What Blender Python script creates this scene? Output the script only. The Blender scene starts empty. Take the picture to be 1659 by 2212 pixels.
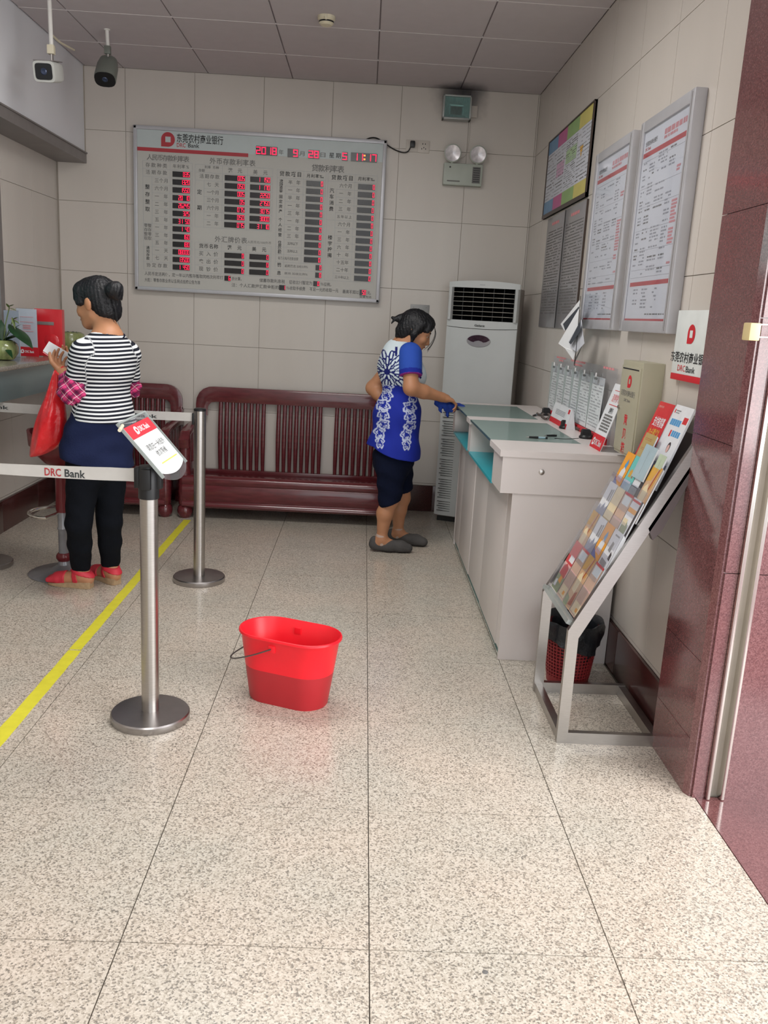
import bpy, bmesh, math, random
import numpy as np
from mathutils import Vector, Matrix

C = bpy.context.scene.collection
scene = bpy.context.scene
random.seed(7)
PI = math.pi

# ------------------------------------------------------------------ camera
FPX, CX, CY = 1853.0, 829.5, 1106.0
CAMH = 1.45
_q = (.22482867, .05505795, -.03361805)          # pitch down, roll, yaw
def _rot(p, r, y):
    B = np.array([[1,0,0],[0,0,-1],[0,1,0]], float)
    Ry = np.array([[math.cos(y),math.sin(y),0],[-math.sin(y),math.cos(y),0],[0,0,1]])
    Rp = np.array([[1,0,0],[0,math.cos(p),-math.sin(p)],[0,math.sin(p),math.cos(p)]])
    Rr = np.array([[math.cos(r),-math.sin(r),0],[math.sin(r),math.cos(r),0],[0,0,1]])
    return Rr@Rp@B@Ry
RM = _rot(*_q)
cam_data = bpy.data.cameras.new('camera')
cam = bpy.data.objects.new('camera', cam_data); C.objects.link(cam)
_m = np.eye(4); _m[:3,0] = RM[0]; _m[:3,1] = -RM[1]; _m[:3,2] = -RM[2]; _m[2,3] = CAMH
cam.matrix_world = Matrix(_m.tolist())
cam_data.sensor_fit = 'VERTICAL'; cam_data.sensor_height = 24.0
cam_data.lens = FPX*24.0/2212.0
cam_data.clip_start = 0.05; cam_data.clip_end = 100
scene.camera = cam
def at(px, py, ax, v):
    """world point where the photograph's pixel meets the plane ax = v"""
    d = RM.T@np.array([(px-CX)/FPX, (py-CY)/FPX, 1.0])
    i = 'XYZ'.index(ax); o = np.array([0,0,CAMH]); t = (v-o[i])/d[i]
    return Vector((o+t*d).tolist())

# ------------------------------------------------------------------ daylight and exposure
world = bpy.data.worlds.new('daylight'); scene.world = world; world.use_nodes = True
_bg = world.node_tree.nodes['Background']
_bg.inputs['Color'].default_value = (0.93, 0.97, 1.0, 1); _bg.inputs['Strength'].default_value = 2.4
def area(name, loc, target, sx, sy, power, col=(1,1,1)):
    l = bpy.data.lights.new(name, 'AREA'); l.shape = 'RECTANGLE'; l.size = sx; l.size_y = sy
    l.energy = power; l.color = col
    o = bpy.data.objects.new(name, l); C.objects.link(o); o.location = loc
    o.rotation_euler = (Vector(target)-Vector(loc)).to_track_quat('-Z','Y').to_euler()
    return o
area('doorway_daylight', (2.9, 0.9, 1.9), (-0.3, 3.6, 0.6), 2.6, 2.4, 130, (1.0,0.98,0.97))
area('hall_fill', (-0.4, 0.4, 2.93), (-0.4, 0.4, 0), 1.2, 0.6, 30, (1.0,0.98,0.94))  # unseen ceiling fill, added to light the near hall
area('hall_fill', (-0.45, 3.75, 2.96), (-0.45, 3.75, 0), 1.2, 0.6, 40, (1.0,0.98,0.95))  # second unseen fill, added to lift the dim back of the hall
area('teller_lamp', (-3.6, 3.2, 2.2), (-1.6, 4.6, 1.8), 1.2, 0.5, 30, (0.95,0.98,1.0))
vs = scene.view_settings
vs.view_transform = 'Standard'; vs.look = 'None'; vs.gamma = 1.0; vs.use_curve_mapping = False
vs.exposure = 0.0

# ------------------------------------------------------------------ materials
def lin(c):
    if isinstance(c, str):
        c = tuple(int(c[i:i+2],16)/255 for i in (1,3,5))
    return tuple((x/12.92 if x <= .04045 else ((x+.055)/1.055)**2.4) for x in c)
MATS = {}
def mat(name, col, rough=.5, metal=0.0, var=.06, vs_=12.0, bump=0.0, bs=60.0, coat=0.0, spec=.5, emit=0.0,
        trans=0.0, alpha=1.0, ior=1.45, aniso=None, sub=0.0):
    """principled material with a little procedural unevenness in colour, roughness and relief"""
    if name in MATS: return MATS[name]
    m = bpy.data.materials.new(name); m.use_nodes = True; MATS[name] = m
    nt = m.node_tree; N = nt.nodes; L = nt.links; b = N['Principled BSDF']
    c = lin(col)
    tc = N.new('ShaderNodeTexCoord'); src = tc.outputs['Object']
    if aniso:
        mp = N.new('ShaderNodeMapping'); mp.inputs['Scale'].default_value = aniso; L.new(src, mp.inputs['Vector']); src = mp.outputs['Vector']
    nz = N.new('ShaderNodeTexNoise'); nz.inputs['Scale'].default_value = vs_; nz.inputs['Detail'].default_value = 4
    L.new(src, nz.inputs['Vector'])
    rp = N.new('ShaderNodeValToRGB'); L.new(nz.outputs['Fac'], rp.inputs['Fac'])
    rp.color_ramp.elements[0].position = .3; rp.color_ramp.elements[1].position = .7
    rp.color_ramp.elements[0].color = (*[max(0,x*(1-var)) for x in c],1)
    rp.color_ramp.elements[1].color = (*[min(1,x*(1+var)) for x in c],1)
    L.new(rp.outputs['Color'], b.inputs['Base Color'])
    b.inputs['Roughness'].default_value = rough; b.inputs['Metallic'].default_value = metal
    b.inputs['Specular IOR Level'].default_value = spec; b.inputs['IOR'].default_value = ior
    b.inputs['Coat Weight'].default_value = coat; b.inputs['Coat Roughness'].default_value = .08
    if sub: b.inputs['Subsurface Weight'].default_value = sub; b.inputs['Subsurface Radius'].default_value = (.02,.008,.004)
    if emit:
        b.inputs['Emission Color'].default_value = (*c,1); b.inputs['Emission Strength'].default_value = emit
    if trans: b.inputs['Transmission Weight'].default_value = trans
    if alpha < 1: b.inputs['Alpha'].default_value = alpha
    if bump:
        n2 = N.new('ShaderNodeTexNoise'); n2.inputs['Scale'].default_value = bs; n2.inputs['Detail'].default_value = 5; L.new(src, n2.inputs['Vector'])
        bp = N.new('ShaderNodeBump'); bp.inputs['Strength'].default_value = bump; bp.inputs['Distance'].default_value = .01
        L.new(n2.outputs['Fac'], bp.inputs['Height']); L.new(bp.outputs['Normal'], b.inputs['Normal'])
    return m
def colattr(name, rough=.8, bump=0.15, bs=250, spec=.3):
    """cloth whose woven or printed pattern is carried by the mesh's colour attribute"""
    if name in MATS: return MATS[name]
    m = mat(name, (1,1,1), rough, bump=bump, bs=bs, spec=spec)
    nt = m.node_tree; b = nt.nodes['Principled BSDF']
    a = nt.nodes.new('ShaderNodeAttribute'); a.attribute_name = 'print'
    mx = nt.nodes.new('ShaderNodeMix'); mx.data_type = 'RGBA'; mx.blend_type = 'MULTIPLY'; mx.inputs['Factor'].default_value = 1
    rp = [n for n in nt.nodes if n.type == 'VALTORGB'][0]
    nt.links.new(a.outputs['Color'], mx.inputs[6]); nt.links.new(rp.outputs['Color'], mx.inputs[7])
    nt.links.new(mx.outputs[2], b.inputs['Base Color'])
    return m
def granite(name, ramp, scale, rough, coat=0.0, blotch=None, tint=0.08, stain=0.0):
    """speckled stone: voronoi grains sorted into a ramp, with a soft large-scale drift; world-space so slabs run on"""
    m = bpy.data.materials.new(name); m.use_nodes = True; MATS[name] = m
    nt = m.node_tree; N = nt.nodes; L = nt.links; b = N['Principled BSDF']
    g = N.new('ShaderNodeNewGeometry')
    n0 = N.new('ShaderNodeTexNoise'); n0.inputs['Scale'].default_value = scale*.9; n0.inputs['Detail'].default_value = 3; L.new(g.outputs['Position'], n0.inputs['Vector'])
    vo = N.new('ShaderNodeTexVoronoi'); vo.inputs['Scale'].default_value = scale
    ad = N.new('ShaderNodeVectorMath'); ad.operation = 'MULTIPLY_ADD'; ad.inputs[1].default_value = (.006,.006,.006)
    L.new(n0.outputs['Color'], ad.inputs[0]); L.new(g.outputs['Position'], ad.inputs[2]); L.new(ad.outputs['Vector'], vo.inputs['Vector'])
    sp = N.new('ShaderNodeSeparateColor'); L.new(vo.outputs['Color'], sp.inputs['Color'])
    mxv = N.new('ShaderNodeMath'); mxv.operation = 'MULTIPLY_ADD'; mxv.inputs[1].default_value = .55
    L.new(sp.outputs['Red'], mxv.inputs[0])
    sc = N.new('ShaderNodeMath'); sc.operation = 'MULTIPLY'; sc.inputs[1].default_value = .45; L.new(n0.outputs['Fac'], sc.inputs[0]); L.new(sc.outputs[0], mxv.inputs[2])
    rp = N.new('ShaderNodeValToRGB'); cr = rp.color_ramp
    while len(cr.elements) < len(ramp): cr.elements.new(.5)
    for e,(p,c) in zip(cr.elements, ramp): e.position = p; e.color = (*lin(c),1)
    L.new(mxv.outputs[0], rp.inputs['Fac'])
    n1 = N.new('ShaderNodeTexNoise'); n1.inputs['Scale'].default_value = 2.2; n1.inputs['Detail'].default_value = 3; L.new(g.outputs['Position'], n1.inputs['Vector'])
    r1 = N.new('ShaderNodeValToRGB'); r1.color_ramp.elements[0].position=.35; r1.color_ramp.elements[1].position=.65
    bl = blotch or ((1,1,1),(1,1,1))
    r1.color_ramp.elements[0].color = (*bl[0],1); r1.color_ramp.elements[1].color = (*bl[1],1); L.new(n1.outputs['Fac'], r1.inputs['Fac'])
    mu = N.new('ShaderNodeMix'); mu.data_type='RGBA'; mu.blend_type='MULTIPLY'; mu.inputs['Factor'].default_value = 1
    L.new(rp.outputs['Color'], mu.inputs[6]); L.new(r1.outputs['Color'], mu.inputs[7]); L.new(mu.outputs[2], b.inputs['Base Color'])
    b.inputs['Roughness'].default_value = rough; b.inputs['Coat Weight'].default_value = coat; b.inputs['Coat Roughness'].default_value = .12
    return m

M = {}
M['floor'] = granite('floor_granite', [(0,'#66625d'),(.26,'#857f77'),(.36,'#aca295'),(.47,'#c3bbaf'),(.66,'#d0c8bd'),(.9,'#dfd8ce')], 235, .28, .3, ((.93,.95,.93),(1.03,.99,.95)))
M['joint'] = mat('grey_joint', '#6f685f', .9)
M['wjoint'] = mat('wall_joint', '#a1988d', .9)
M['walltile'] = mat('cream_wall_tile', '#c7c0b8', .34, var=.025, vs_=5, aniso=(1,1,.15), coat=.15)
M['ceil'] = mat('ceiling_panel', '#c2bbbd', .85, var=.02, bump=.05, bs=200)
M['ceiljoint'] = mat('ceiling_joint', '#958d90', .8)
M['tbar'] = mat('ceiling_bar', '#d6d0cf', .6)
M['redgran'] = granite('red_granite', [(0,'#4f3032'),(.3,'#633b3c'),(.5,'#734849'),(.7,'#7d5454'),(.95,'#8d6466')], 300, .14, .7, ((.93,.93,.95),(1.05,1.0,1.0)))
M['darkskirt'] = granite('dark_red_skirting', [(0,'#2a1416'),(.4,'#40211f'),(.7,'#4d2a28'),(1,'#5c3836')], 260, .25, .3)
M['white'] = mat('white_paint', '#cfcfd0', .6, var=.02)
M['soffit'] = mat('soffit_white', '#dcdde1', .45, var=.03, vs_=2)
M['steel'] = mat('brushed_steel', '#b4b0ac', .30, 1.0, var=.06, vs_=30, aniso=(1,1,14))
M['steelbase'] = mat('steel_base', '#a6a3a2', .32, 1.0, var=.05, vs_=20)
M['alu'] = mat('aluminium_frame', '#b4b4b8', .36, .25, var=.04)
M['greytrim'] = mat('grey_metal_trim', '#85807e', .45, .4, var=.06)
M['rosewood'] = mat('red_lacquered_wood', '#5e2328', .24, var=.22, vs_=9, aniso=(1,6,6), coat=.5)
M['lam'] = mat('white_laminate', '#d3cdca', .42, var=.02, vs_=4, coat=.1)
M['lamedge'] = mat('laminate_edge_shadow', '#a59f9b', .6)
M['teal'] = mat('teal_panel', '#2aa6b4', .3, var=.04)
M['tealdark'] = mat('teal_glass_edge', '#0c4a50', .25)
M['kick'] = mat('green_grey_kickboard', '#5f8583', .6, var=.08)
M['black'] = mat('black_plastic', '#17181a', .4, var=.1)
M['blackrub'] = mat('black_bag_plastic', '#15181d', .35, var=.2, bump=.6, bs=30)
M['yellow'] = mat('yellow_floor_tape', '#dcd53c', .5, var=.05, vs_=25)
M['bucket'] = mat('lit_red_plastic', '#f01f2e', .36, var=.03, sub=.05)  # brighter colour stands in for light coming through the plastic above the water
M['bucketdk'] = mat('water_dulled_red_plastic', '#b3262e', .42, var=.03)  # same plastic, coloured duller where water stands behind it
M['wire'] = mat('grey_wire', '#6d6a69', .4, .8)
M['paper'] = mat('white_paper', '#e8eaec', .7, var=.015)
M['paperblue'] = mat('bluish_paper', '#c9ccd4', .6, var=.02)
M['ink'] = mat('black_print', '#2b2d2f', .7)
M['inkgrey'] = mat('grey_print', '#6d6c6a', .7)
M['inkpale'] = mat('pale_grey_print', '#a3a5aa', .7)
M['red'] = mat('red_print', '#c8232f', .55)
M['redpale'] = mat('pale_red_print', '#dd8f92', .6)
M['ledred'] = mat('led_red', (1.0,.10,.30), .4, emit=1.5)
M['ledamber'] = mat('led_amber', (1.0,.45,.18), .4, emit=3)
M['leddark'] = mat('led_window', '#1b1a1c', .25)
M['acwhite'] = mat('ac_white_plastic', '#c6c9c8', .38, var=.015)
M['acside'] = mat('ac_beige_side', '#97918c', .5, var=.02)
M['beigebox'] = mat('beige_metal_box', '#aaa690', .45, var=.02, coat=.1)
def glass(name, col, alpha, rough=.04):
    m = bpy.data.materials.new(name); m.use_nodes = True; MATS[name]=m
    nt = m.node_tree; N=nt.nodes; L=nt.links
    for n in list(N):
        if n.type == 'BSDF_PRINCIPLED': N.remove(n)
    out = [n for n in N if n.type=='OUTPUT_MATERIAL'][0]
    t = N.new('ShaderNodeBsdfTransparent'); t.inputs['Color'].default_value = (*lin(col),1)
    g = N.new('ShaderNodeBsdfGlossy'); g.inputs['Roughness'].default_value = rough
    fr = N.new('ShaderNodeFresnel'); fr.inputs['IOR'].default_value = 1.5
    nz = N.new('ShaderNodeTexNoise'); nz.inputs['Scale'].default_value = 6
    mm = N.new('ShaderNodeMath'); mm.operation='MULTIPLY_ADD'; mm.inputs[1].default_value=.03; L.new(nz.outputs['Fac'], mm.inputs[0]); gm = N.new('ShaderNodeNewGeometry'); fb = N.new('ShaderNodeMath'); fb.operation='SUBTRACT'; fb.inputs[0].default_value=1; L.new(gm.outputs['Backfacing'], fb.inputs[1]); f2 = N.new('ShaderNodeMath'); f2.operation='MULTIPLY'; L.new(fr.outputs[0], f2.inputs[0]); L.new(fb.outputs[0], f2.inputs[1]); L.new(f2.outputs[0], mm.inputs[2])
    mx = N.new('ShaderNodeMixShader'); L.new(mm.outputs[0], mx.inputs[0]); L.new(t.outputs[0], mx.inputs[1]); L.new(g.outputs[0], mx.inputs[2])
    if alpha > 0:
        d = N.new('ShaderNodeBsdfDiffuse'); d.inputs['Color'].default_value = (*lin(col),1)
        m2 = N.new('ShaderNodeMixShader'); m2.inputs[0].default_value = alpha
        L.new(mx.outputs[0], m2.inputs[1]); L.new(d.outputs[0], m2.inputs[2]); mx = m2
    L.new(mx.outputs[0], out.inputs['Surface'])
    return m
M['acrylic'] = glass('clear_acrylic', '#f4f5f8', .04)
M['acrylicedge'] = glass('acrylic_edge', '#d5dcda', .35)
M['glassgreen'] = glass('green_tinted_glass', '#a9cfcb', .10)
M['winglass'] = glass('window_glass', '#b6c8c6', .15)

# ------------------------------------------------------------------ mesh building
class MB:
    """collects shapes and links them as ONE mesh object"""
    def __init__(s): s.v=[]; s.f=[]; s.mi=[]; s.mats=[]; s.cur=0
    def m(s, mt):
        if mt not in s.mats: s.mats.append(mt)
        s.cur = s.mats.index(mt); return s
    def add(s, vs, fs, X=None):
        o = len(s.v)
        s.v += [tuple(X@Vector(p)) if X else tuple(p) for p in vs]
        for f in fs: s.f.append(tuple(o+i for i in f)); s.mi.append(s.cur)
        return s
    def box(s, a, b, X=None):
        (x0,y0,z0),(x1,y1,z1) = [min(p,q) for p,q in zip(a,b)],[max(p,q) for p,q in zip(a,b)]
        return s.add([(x0,y0,z0),(x1,y0,z0),(x1,y1,z0),(x0,y1,z0),(x0,y0,z1),(x1,y0,z1),(x1,y1,z1),(x0,y1,z1)],
            [(0,3,2,1),(4,5,6,7),(0,1,5,4),(1,2,6,5),(2,3,7,6),(3,0,4,7)], X)
    def rbox(s, a, b, r=.005, X=None):
        """box with chamfered edges"""
        bm = bmesh.new(); (x0,y0,z0),(x1,y1,z1) = [min(p,q) for p,q in zip(a,b)],[max(p,q) for p,q in zip(a,b)]
        bmesh.ops.create_cube(bm, size=1)
        for v in bm.verts: v.co = Vector((x0+(v.co.x+.5)*(x1-x0), y0+(v.co.y+.5)*(y1-y0), z0+(v.co.z+.5)*(z1-z0)))
        r = min(r, .45*min(x1-x0,y1-y0,z1-z0))
        bmesh.ops.bevel(bm, geom=bm.edges[:], offset=r, segments=2, affect='EDGES', profile=.6)
        bm.verts.index_update()
        s.add([v.co.copy() for v in bm.verts], [[v.index for v in f.verts] for f in bm.faces], X); bm.free(); return s
    def prism(s, pts, d, X=None, holes=None):
        """closed outline pts in local XZ, extruded from y=0 to y=d"""
        n = len(pts)
        vs = [(p[0],0,p[1]) for p in pts]+[(p[0],d,p[1]) for p in pts]
        a = sum(pts[i][0]*pts[(i+1)%n][1]-pts[(i+1)%n][0]*pts[i][1] for i in range(n))
        fs = [tuple(range(n)), tuple(range(2*n-1,n-1,-1))]
        fs += [(i,i+n,(i+1)%n+n,(i+1)%n) for i in range(n)]
        if a*(1 if d>0 else -1) < 0: fs = [tuple(reversed(f)) for f in fs]
        return s.add(vs, fs, X)
    def loft(s, rings, closed=True, caps=True, X=None):
        n = len(rings[0]); vs=[p for r in rings for p in r]; fs=[]
        for k in range(len(rings)-1):
            for i in range(n if closed else n-1):
                j=(i+1)%n; fs.append((k*n+i,k*n+j,(k+1)*n+j,(k+1)*n+i))
        if caps and closed:
            fs.append(tuple(range(n-1,-1,-1))); fs.append(tuple(range((len(rings)-1)*n, len(rings)*n)))
        return s.add(vs, fs, X)
    def lathe(s, prof, n=24, c=(0,0,0), X=None, caps=True):
        """profile [(r,z)...] turned about the z axis through c"""
        rings=[[(c[0]+r*math.cos(2*PI*i/n), c[1]+r*math.sin(2*PI*i/n), c[2]+z) for i in range(n)] for r,z in prof]
        return s.loft(rings, X=X, caps=caps)
    def tube(s, path, r, n=10, X=None, caps=True):
        path=[Vector(p) for p in path]; rs = r if isinstance(r,(list,tuple)) else [r]*len(path)
        rings=[]; up=None
        for i,p in enumerate(path):
            t=(path[min(i+1,len(path)-1)]-path[max(i-1,0)]).normalized()
            if up is None: up = Vector((0,0,1)) if abs(t.z)<.9 else Vector((1,0,0))
            u = t.cross(up).normalized(); w = u.cross(t).normalized(); up = w
            rings.append([tuple(p+rs[i]*(math.cos(2*PI*k/n)*u+math.sin(2*PI*k/n)*w)) for k in range(n)])
        return s.loft(rings, X=X, caps=caps)
    def bar(s, a, b, w, h, up=(0,0,1), X=None):
        """rectangular bar from a to b, w across and h along up"""
        a=Vector(a); b=Vector(b); t=(b-a).normalized(); u=t.cross(Vector(up)).normalized(); v=u.cross(t)
        c=[(-w/2,-h/2),(w/2,-h/2),(w/2,h/2),(-w/2,h/2)]
        return s.loft([[tuple(p+x*u+y*v) for x,y in c] for p in (a,b)], X=X)
    def quad(s, p, X=None): return s.add(p, [(0,1,2,3)], X)
    def text(s, txt, u, v, size, mt, depth=.0006, y=-.001, bold=0.0, align='CENTER', sx=1.0, X=None, space=1.0, rot=0.0):
        """lettering in the local XZ plane, read from -y; u,v = centre (or left) of the line"""
        vs, fs, w, h = glyphs(txt, bold, space)
        s.m(mt); k=size
        ox = {'CENTER':-w/2,'LEFT':0,'RIGHT':-w}[align]
        ca, sa = math.cos(rot), math.sin(rot)
        out=[]
        for (a,b) in vs:
            a=(a+ox)*k*sx; b=(b-.36)*k
            out.append((u+a*ca-b*sa, y, v+a*sa+b*ca))
        return s.add(out, fs, X)
    def build(s, name, parent=None, loc=None, smooth=True, ang=35):
        me = bpy.data.meshes.new(name); me.from_pydata(s.v, [], s.f)
        for mt in s.mats: me.materials.append(mt)
        if len(s.mats)>1: me.polygons.foreach_set('material_index', s.mi)
        if smooth:
            me.polygons.foreach_set('use_smooth', [True]*len(me.polygons)); me.set_sharp_from_angle(angle=math.radians(ang))
        me.update()
        o = bpy.data.objects.new(name, me); C.objects.link(o)
        if loc: o.location = loc
        if parent: o.parent = parent
        return o
_gc = {}
def glyphs(txt, bold=0.0, space=1.0):
    key=(txt,bold,space)
    if key in _gc: return _gc[key]
    cu = bpy.data.curves.new('t','FONT'); cu.body = txt; cu.size = 1; cu.offset = bold; cu.space_character = space
    cu.resolution_u = 2; cu.fill_mode = 'FRONT' if hasattr(cu,'fill_mode') else cu.fill_mode
    ob = bpy.data.objects.new('t', cu); C.objects.link(ob)
    dg = bpy.context.evaluated_depsgraph_get(); dg.update()
    me = bpy.data.meshes.new_from_object(ob.evaluated_get(dg))
    vs=[(v.co.x,v.co.y) for v in me.vertices]; fs=[tuple(p.vertices) for p in me.polygons]
    if vs:
        x0=min(v[0] for v in vs); x1=max(v[0] for v in vs)
        vs=[(v[0]-x0,v[1]) for v in vs]; w=x1-x0
    else: w=0
    bpy.data.objects.remove(ob); bpy.data.curves.remove(cu); bpy.data.meshes.remove(me)
    _gc[key]=(vs,fs,w,1); return _gc[key]

def tag(o, label=None, cat=None, group=None, kind=None):
    if label: o['label']=label
    if cat: o['category']=cat
    if group: o['group']=group
    if kind: o['kind']=kind
    return o
def thing(name, label, cat, loc=(0,0,0), rz=0.0, group=None):
    o = bpy.data.objects.new(name, None); C.objects.link(o); o.location=loc; o.rotation_euler=(0,0,rz)
    o.empty_display_size=.05
    return tag(o,label,cat,group)
def struct(o): o['kind']='structure'; return o
def copy_tree(o, parent=None):
    c=o.copy(); C.objects.link(c)
    if parent: c.parent=parent
    for ch in list(o.children): copy_tree(ch,c)
    return c

# logo: rounded red ring with one square corner and a square hole
def logo(mb, u, v, s, mt, hole, y=-.001, X=None, sx=1.0):
    pts=[(-.5,-.5)]+[(.5*math.cos(a)*1.0, .5*math.sin(a)) for a in [(-90+i*15)*PI/180 for i in range(0,19)]]
    mb.m(mt); mb.add([(u+p[0]*s*sx,y,v+p[1]*s) for p in pts],[tuple(range(len(pts)))],X)
    h=.19; mb.m(hole); mb.add([(u+a*s*sx,y-.0006,v+b*s) for a,b in ((-h,-h),(h,-h),(h,h),(-h,h))],[(0,1,2,3)],X)
def tfit(mb, txt, u0, u1, v, h, mt, y=-.001, bold=.0, X=None, space=1.0):
    vs, fs, w, _ = glyphs(txt, bold, space)
    if not vs: return
    k = h/(.86 if ord(txt[0])>0x2000 else .73)
    mb.text(txt, (u0+u1)/2, v, k, mt, y=y, bold=bold, sx=(u1-u0)/max(1e-6,w*k), X=X, space=space)

# ================================================================== ROOM
YB, XR, XL, ZC = 6.445, 1.147, -2.21, 3.005
YF = -1.6        # how far the built room comes forward
def tiles(parent, name, us, vs, fn, m, t=.006, gap=.0015, bev=.0):
    for i in range(len(us)-1):
        for j in range(len(vs)-1):
            if us[i+1]-us[i] < .01 or vs[j+1]-vs[j] < .01: continue
            a = fn(us[i]+gap, vs[j]+gap, 0); b = fn(us[i+1]-gap, vs[j+1]-gap, t)
            MB().m(m).box(a, b).build(name, parent, smooth=False)
def steps(a, b, s0, st):
    k = math.ceil((a-s0)/st+1e-6); out=[a]
    x = s0+k*st
    while x < b-1e-4:
        out.append(x); x += st
    out.append(b); return out
# floor
fl = struct(MB().m(M['joint']).box((-4.4,YF,-.12),(1.128,YB+.1,-.006)).box((1.12,2.47,-.12),(1.31,YB+.1,-.006)).build('floor', smooth=False))
tiles(fl, 'floor_tile', steps(XL-.02,1.24,.08,.58)[:-1]+[1.128], steps(YF,YB,1.731,.5815), lambda u,v,t:(u,v,-.006+t), M['floor'])
# red granite threshold of the doorway on the right
th = struct(MB().m(M['redgran']).box((1.128,YF,-.12),(4.2,2.462,-.012)).build('trim_1', smooth=False))
th['label']='polished red granite doorway threshold'
for (a,b,c,d) in ((1.130,1.6,1.75,2.46),(1.752,1.6,2.4,2.46),(1.130,.9,1.75,1.598),(1.130,YF,1.75,.898),(1.752,YF,4.2,1.598),(2.402,1.6,4.2,2.46)):
    MB().m(M['redgran']).box((a,b,-.012),(c-.002,d-.002,0.0)).build('granite_slab', th, smooth=False)
# back wall
bw = struct(MB().m(M['wjoint']).box((XL-.2,YB+.006,-.12),(XR+.2,YB+.14,ZC+.05)).build('wall_back', smooth=False))
tiles(bw, 'wall_tile', steps(XL,XR,-1.247,.4765), steps(.2,ZC,1.169,.4765), lambda u,v,t:(u,YB+.006-t,v), M['walltile'])
# right wall up to the granite jamb
rw = struct(MB().m(M['wjoint']).box((XR+.006,2.47,-.1),(XR+.16,YB+.1,ZC+.05)).build('wall_right', smooth=False))
tiles(rw, 'wall_tile', steps(2.78,YB,YB-.4765*7,.4765), steps(.2,ZC,1.169,.4765), lambda u,v,t:(XR+.006-t,u,v), M['walltile'])
# left wall, between the back wall and the teller window
lw = struct(MB().m(M['wjoint']).box((XL-.12,YF,-.1),(XL-.006,YB+.05,1.06)).box((XL-.12,5.46,1.06),(XL-.006,YB+.05,2.38)).build('wall_left', smooth=False))
tiles(lw, 'wall_tile', steps(5.46,YB,YB-.4765*9,.4765), steps(1.06,2.38,1.169,.4765), lambda u,v,t:(XL-.006+t,u,v), M['walltile'])
tiles(lw, 'wall_tile', steps(2.9,YB,YB-.4765*9,.4765), steps(.2,1.06,1.169,.4765), lambda u,v,t:(XL-.006+t,u,v), M['walltile'])
# skirtings
def skirt(name, a, b, axis, at0, sgn):
    o = struct(MB().m(M['joint']).box(*( ((a,at0,0),(b,at0+sgn*.004,.198)) if axis=='x' else ((at0,a,0),(at0+sgn*.004,b,.198)) )).build(name, smooth=False))
    n = max(1, round((b-a)/.6)); st=(b-a)/n
    for i in range(n):
        p,q = a+i*st+.001, a+(i+1)*st-.001
        if axis=='x': MB().m(M['darkskirt']).rbox((p,at0,0),(q,at0+sgn*.014,.2),.003).build('skirting_slab', o)
        else: MB().m(M['darkskirt']).rbox((at0,p,0),(at0+sgn*.014,q,.2),.003).build('skirting_slab', o)
skirt('baseboard_back', XL+.016, XR-.016, 'x', YB, -1)
skirt('baseboard_right', 2.80, YB, 'y', XR, -1)
skirt('baseboard_left', 2.9, YB, 'y', XL, 1)
# ceiling
ce = struct(MB().m(M['ceiljoint']).box((-2.9,YF,ZC+.008),(3.0,YB+.1,ZC+.1)).build('ceiling', smooth=False))
tiles(ce, 'ceiling_panel', steps(-2.0,XR,.005,.58), steps(.8,YB,5.30,.58), lambda u,v,t:(u,v,ZC+.008-t), M['ceil'], t=.008, gap=.004)
for k,y in enumerate(steps(.8,YB,5.30,.58)[1:-1]):
    MB().m(M['tbar']).box((-2.0,y-.0035,ZC-.0015),(XR,y+.0035,ZC+.006)).build('ceiling_bar', ce, smooth=False)
MB().m(M['ceil']).box((-2.9,YF,ZC),(3.0,.79,ZC+.008)).build('ceiling_panel', ce, smooth=False)
# dark soot on ceiling and wall around the lamp: thin stain in the paint (a shape of its own)
def soot():
    m = bpy.data.materials.new('soot_stain'); m.use_nodes=True; nt=m.node_tree; N=nt.nodes; L=nt.links; b=N['Principled BSDF']
    b.inputs['Base Color'].default_value=(.035,.03,.045,1); b.inputs['Roughness'].default_value=1
    tc=N.new('ShaderNodeTexCoord'); ln=N.new('ShaderNodeVectorMath'); ln.operation='LENGTH'; L.new(tc.outputs['Object'], ln.inputs[0])
    nz=N.new('ShaderNodeTexNoise'); nz.inputs['Scale'].default_value=7; nz.inputs['Detail'].default_value=4; L.new(tc.outputs['Object'], nz.inputs['Vector'])
    a=N.new('ShaderNodeMath'); a.operation='MULTIPLY_ADD'; a.inputs[1].default_value=.22; L.new(nz.outputs['Fac'],a.inputs[0]); L.new(ln.outputs['Value'],a.inputs[2])
    mr=N.new('ShaderNodeMapRange'); mr.inputs['From Min'].default_value=.10; mr.inputs['From Max'].default_value=.33; mr.inputs['To Min'].default_value=.85; mr.inputs['To Max'].default_value=0
    L.new(a.outputs[0], mr.inputs['Value']); L.new(mr.outputs[0], b.inputs['Alpha']); return m
M['soot']=soot()
st=MB().m(M['soot']); st.add([(-.3,-.28,-.0105),(.32,-.28,-.0105),(.32,-.001,-.0105),(-.3,-.001,-.0105)],[(3,2,1,0)]); st.add([(-.3,-.0015,-.011),(.32,-.0015,-.011),(.32,-.0015,-.22),(-.3,-.0015,-.22)],[(0,1,2,3)])
so=st.build('soot_stain', bw, smooth=False); so.location=(.60,YB,ZC+.006)
# soffit over the tellers, its metal edge and underside
sf = struct(MB().m(M['soffit']).box((-2.9,YF,2.44),(-2.007,YB+.05,ZC+.02)).build('wall_upper', smooth=False)); sf['label']='white bulkhead above the teller counter'
tr = struct(MB().m(M['greytrim']).box((-2.9,YF,2.375),(-1.998,YB,2.44)).build('trim_2', smooth=False)); tr['label']='grey metal edge under the white bulkhead'
MB().m(M['greytrim']).box((-1.998,YF,2.437),(-1.990,YB,2.446)).build('drip_lip', tr, smooth=False)
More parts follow.
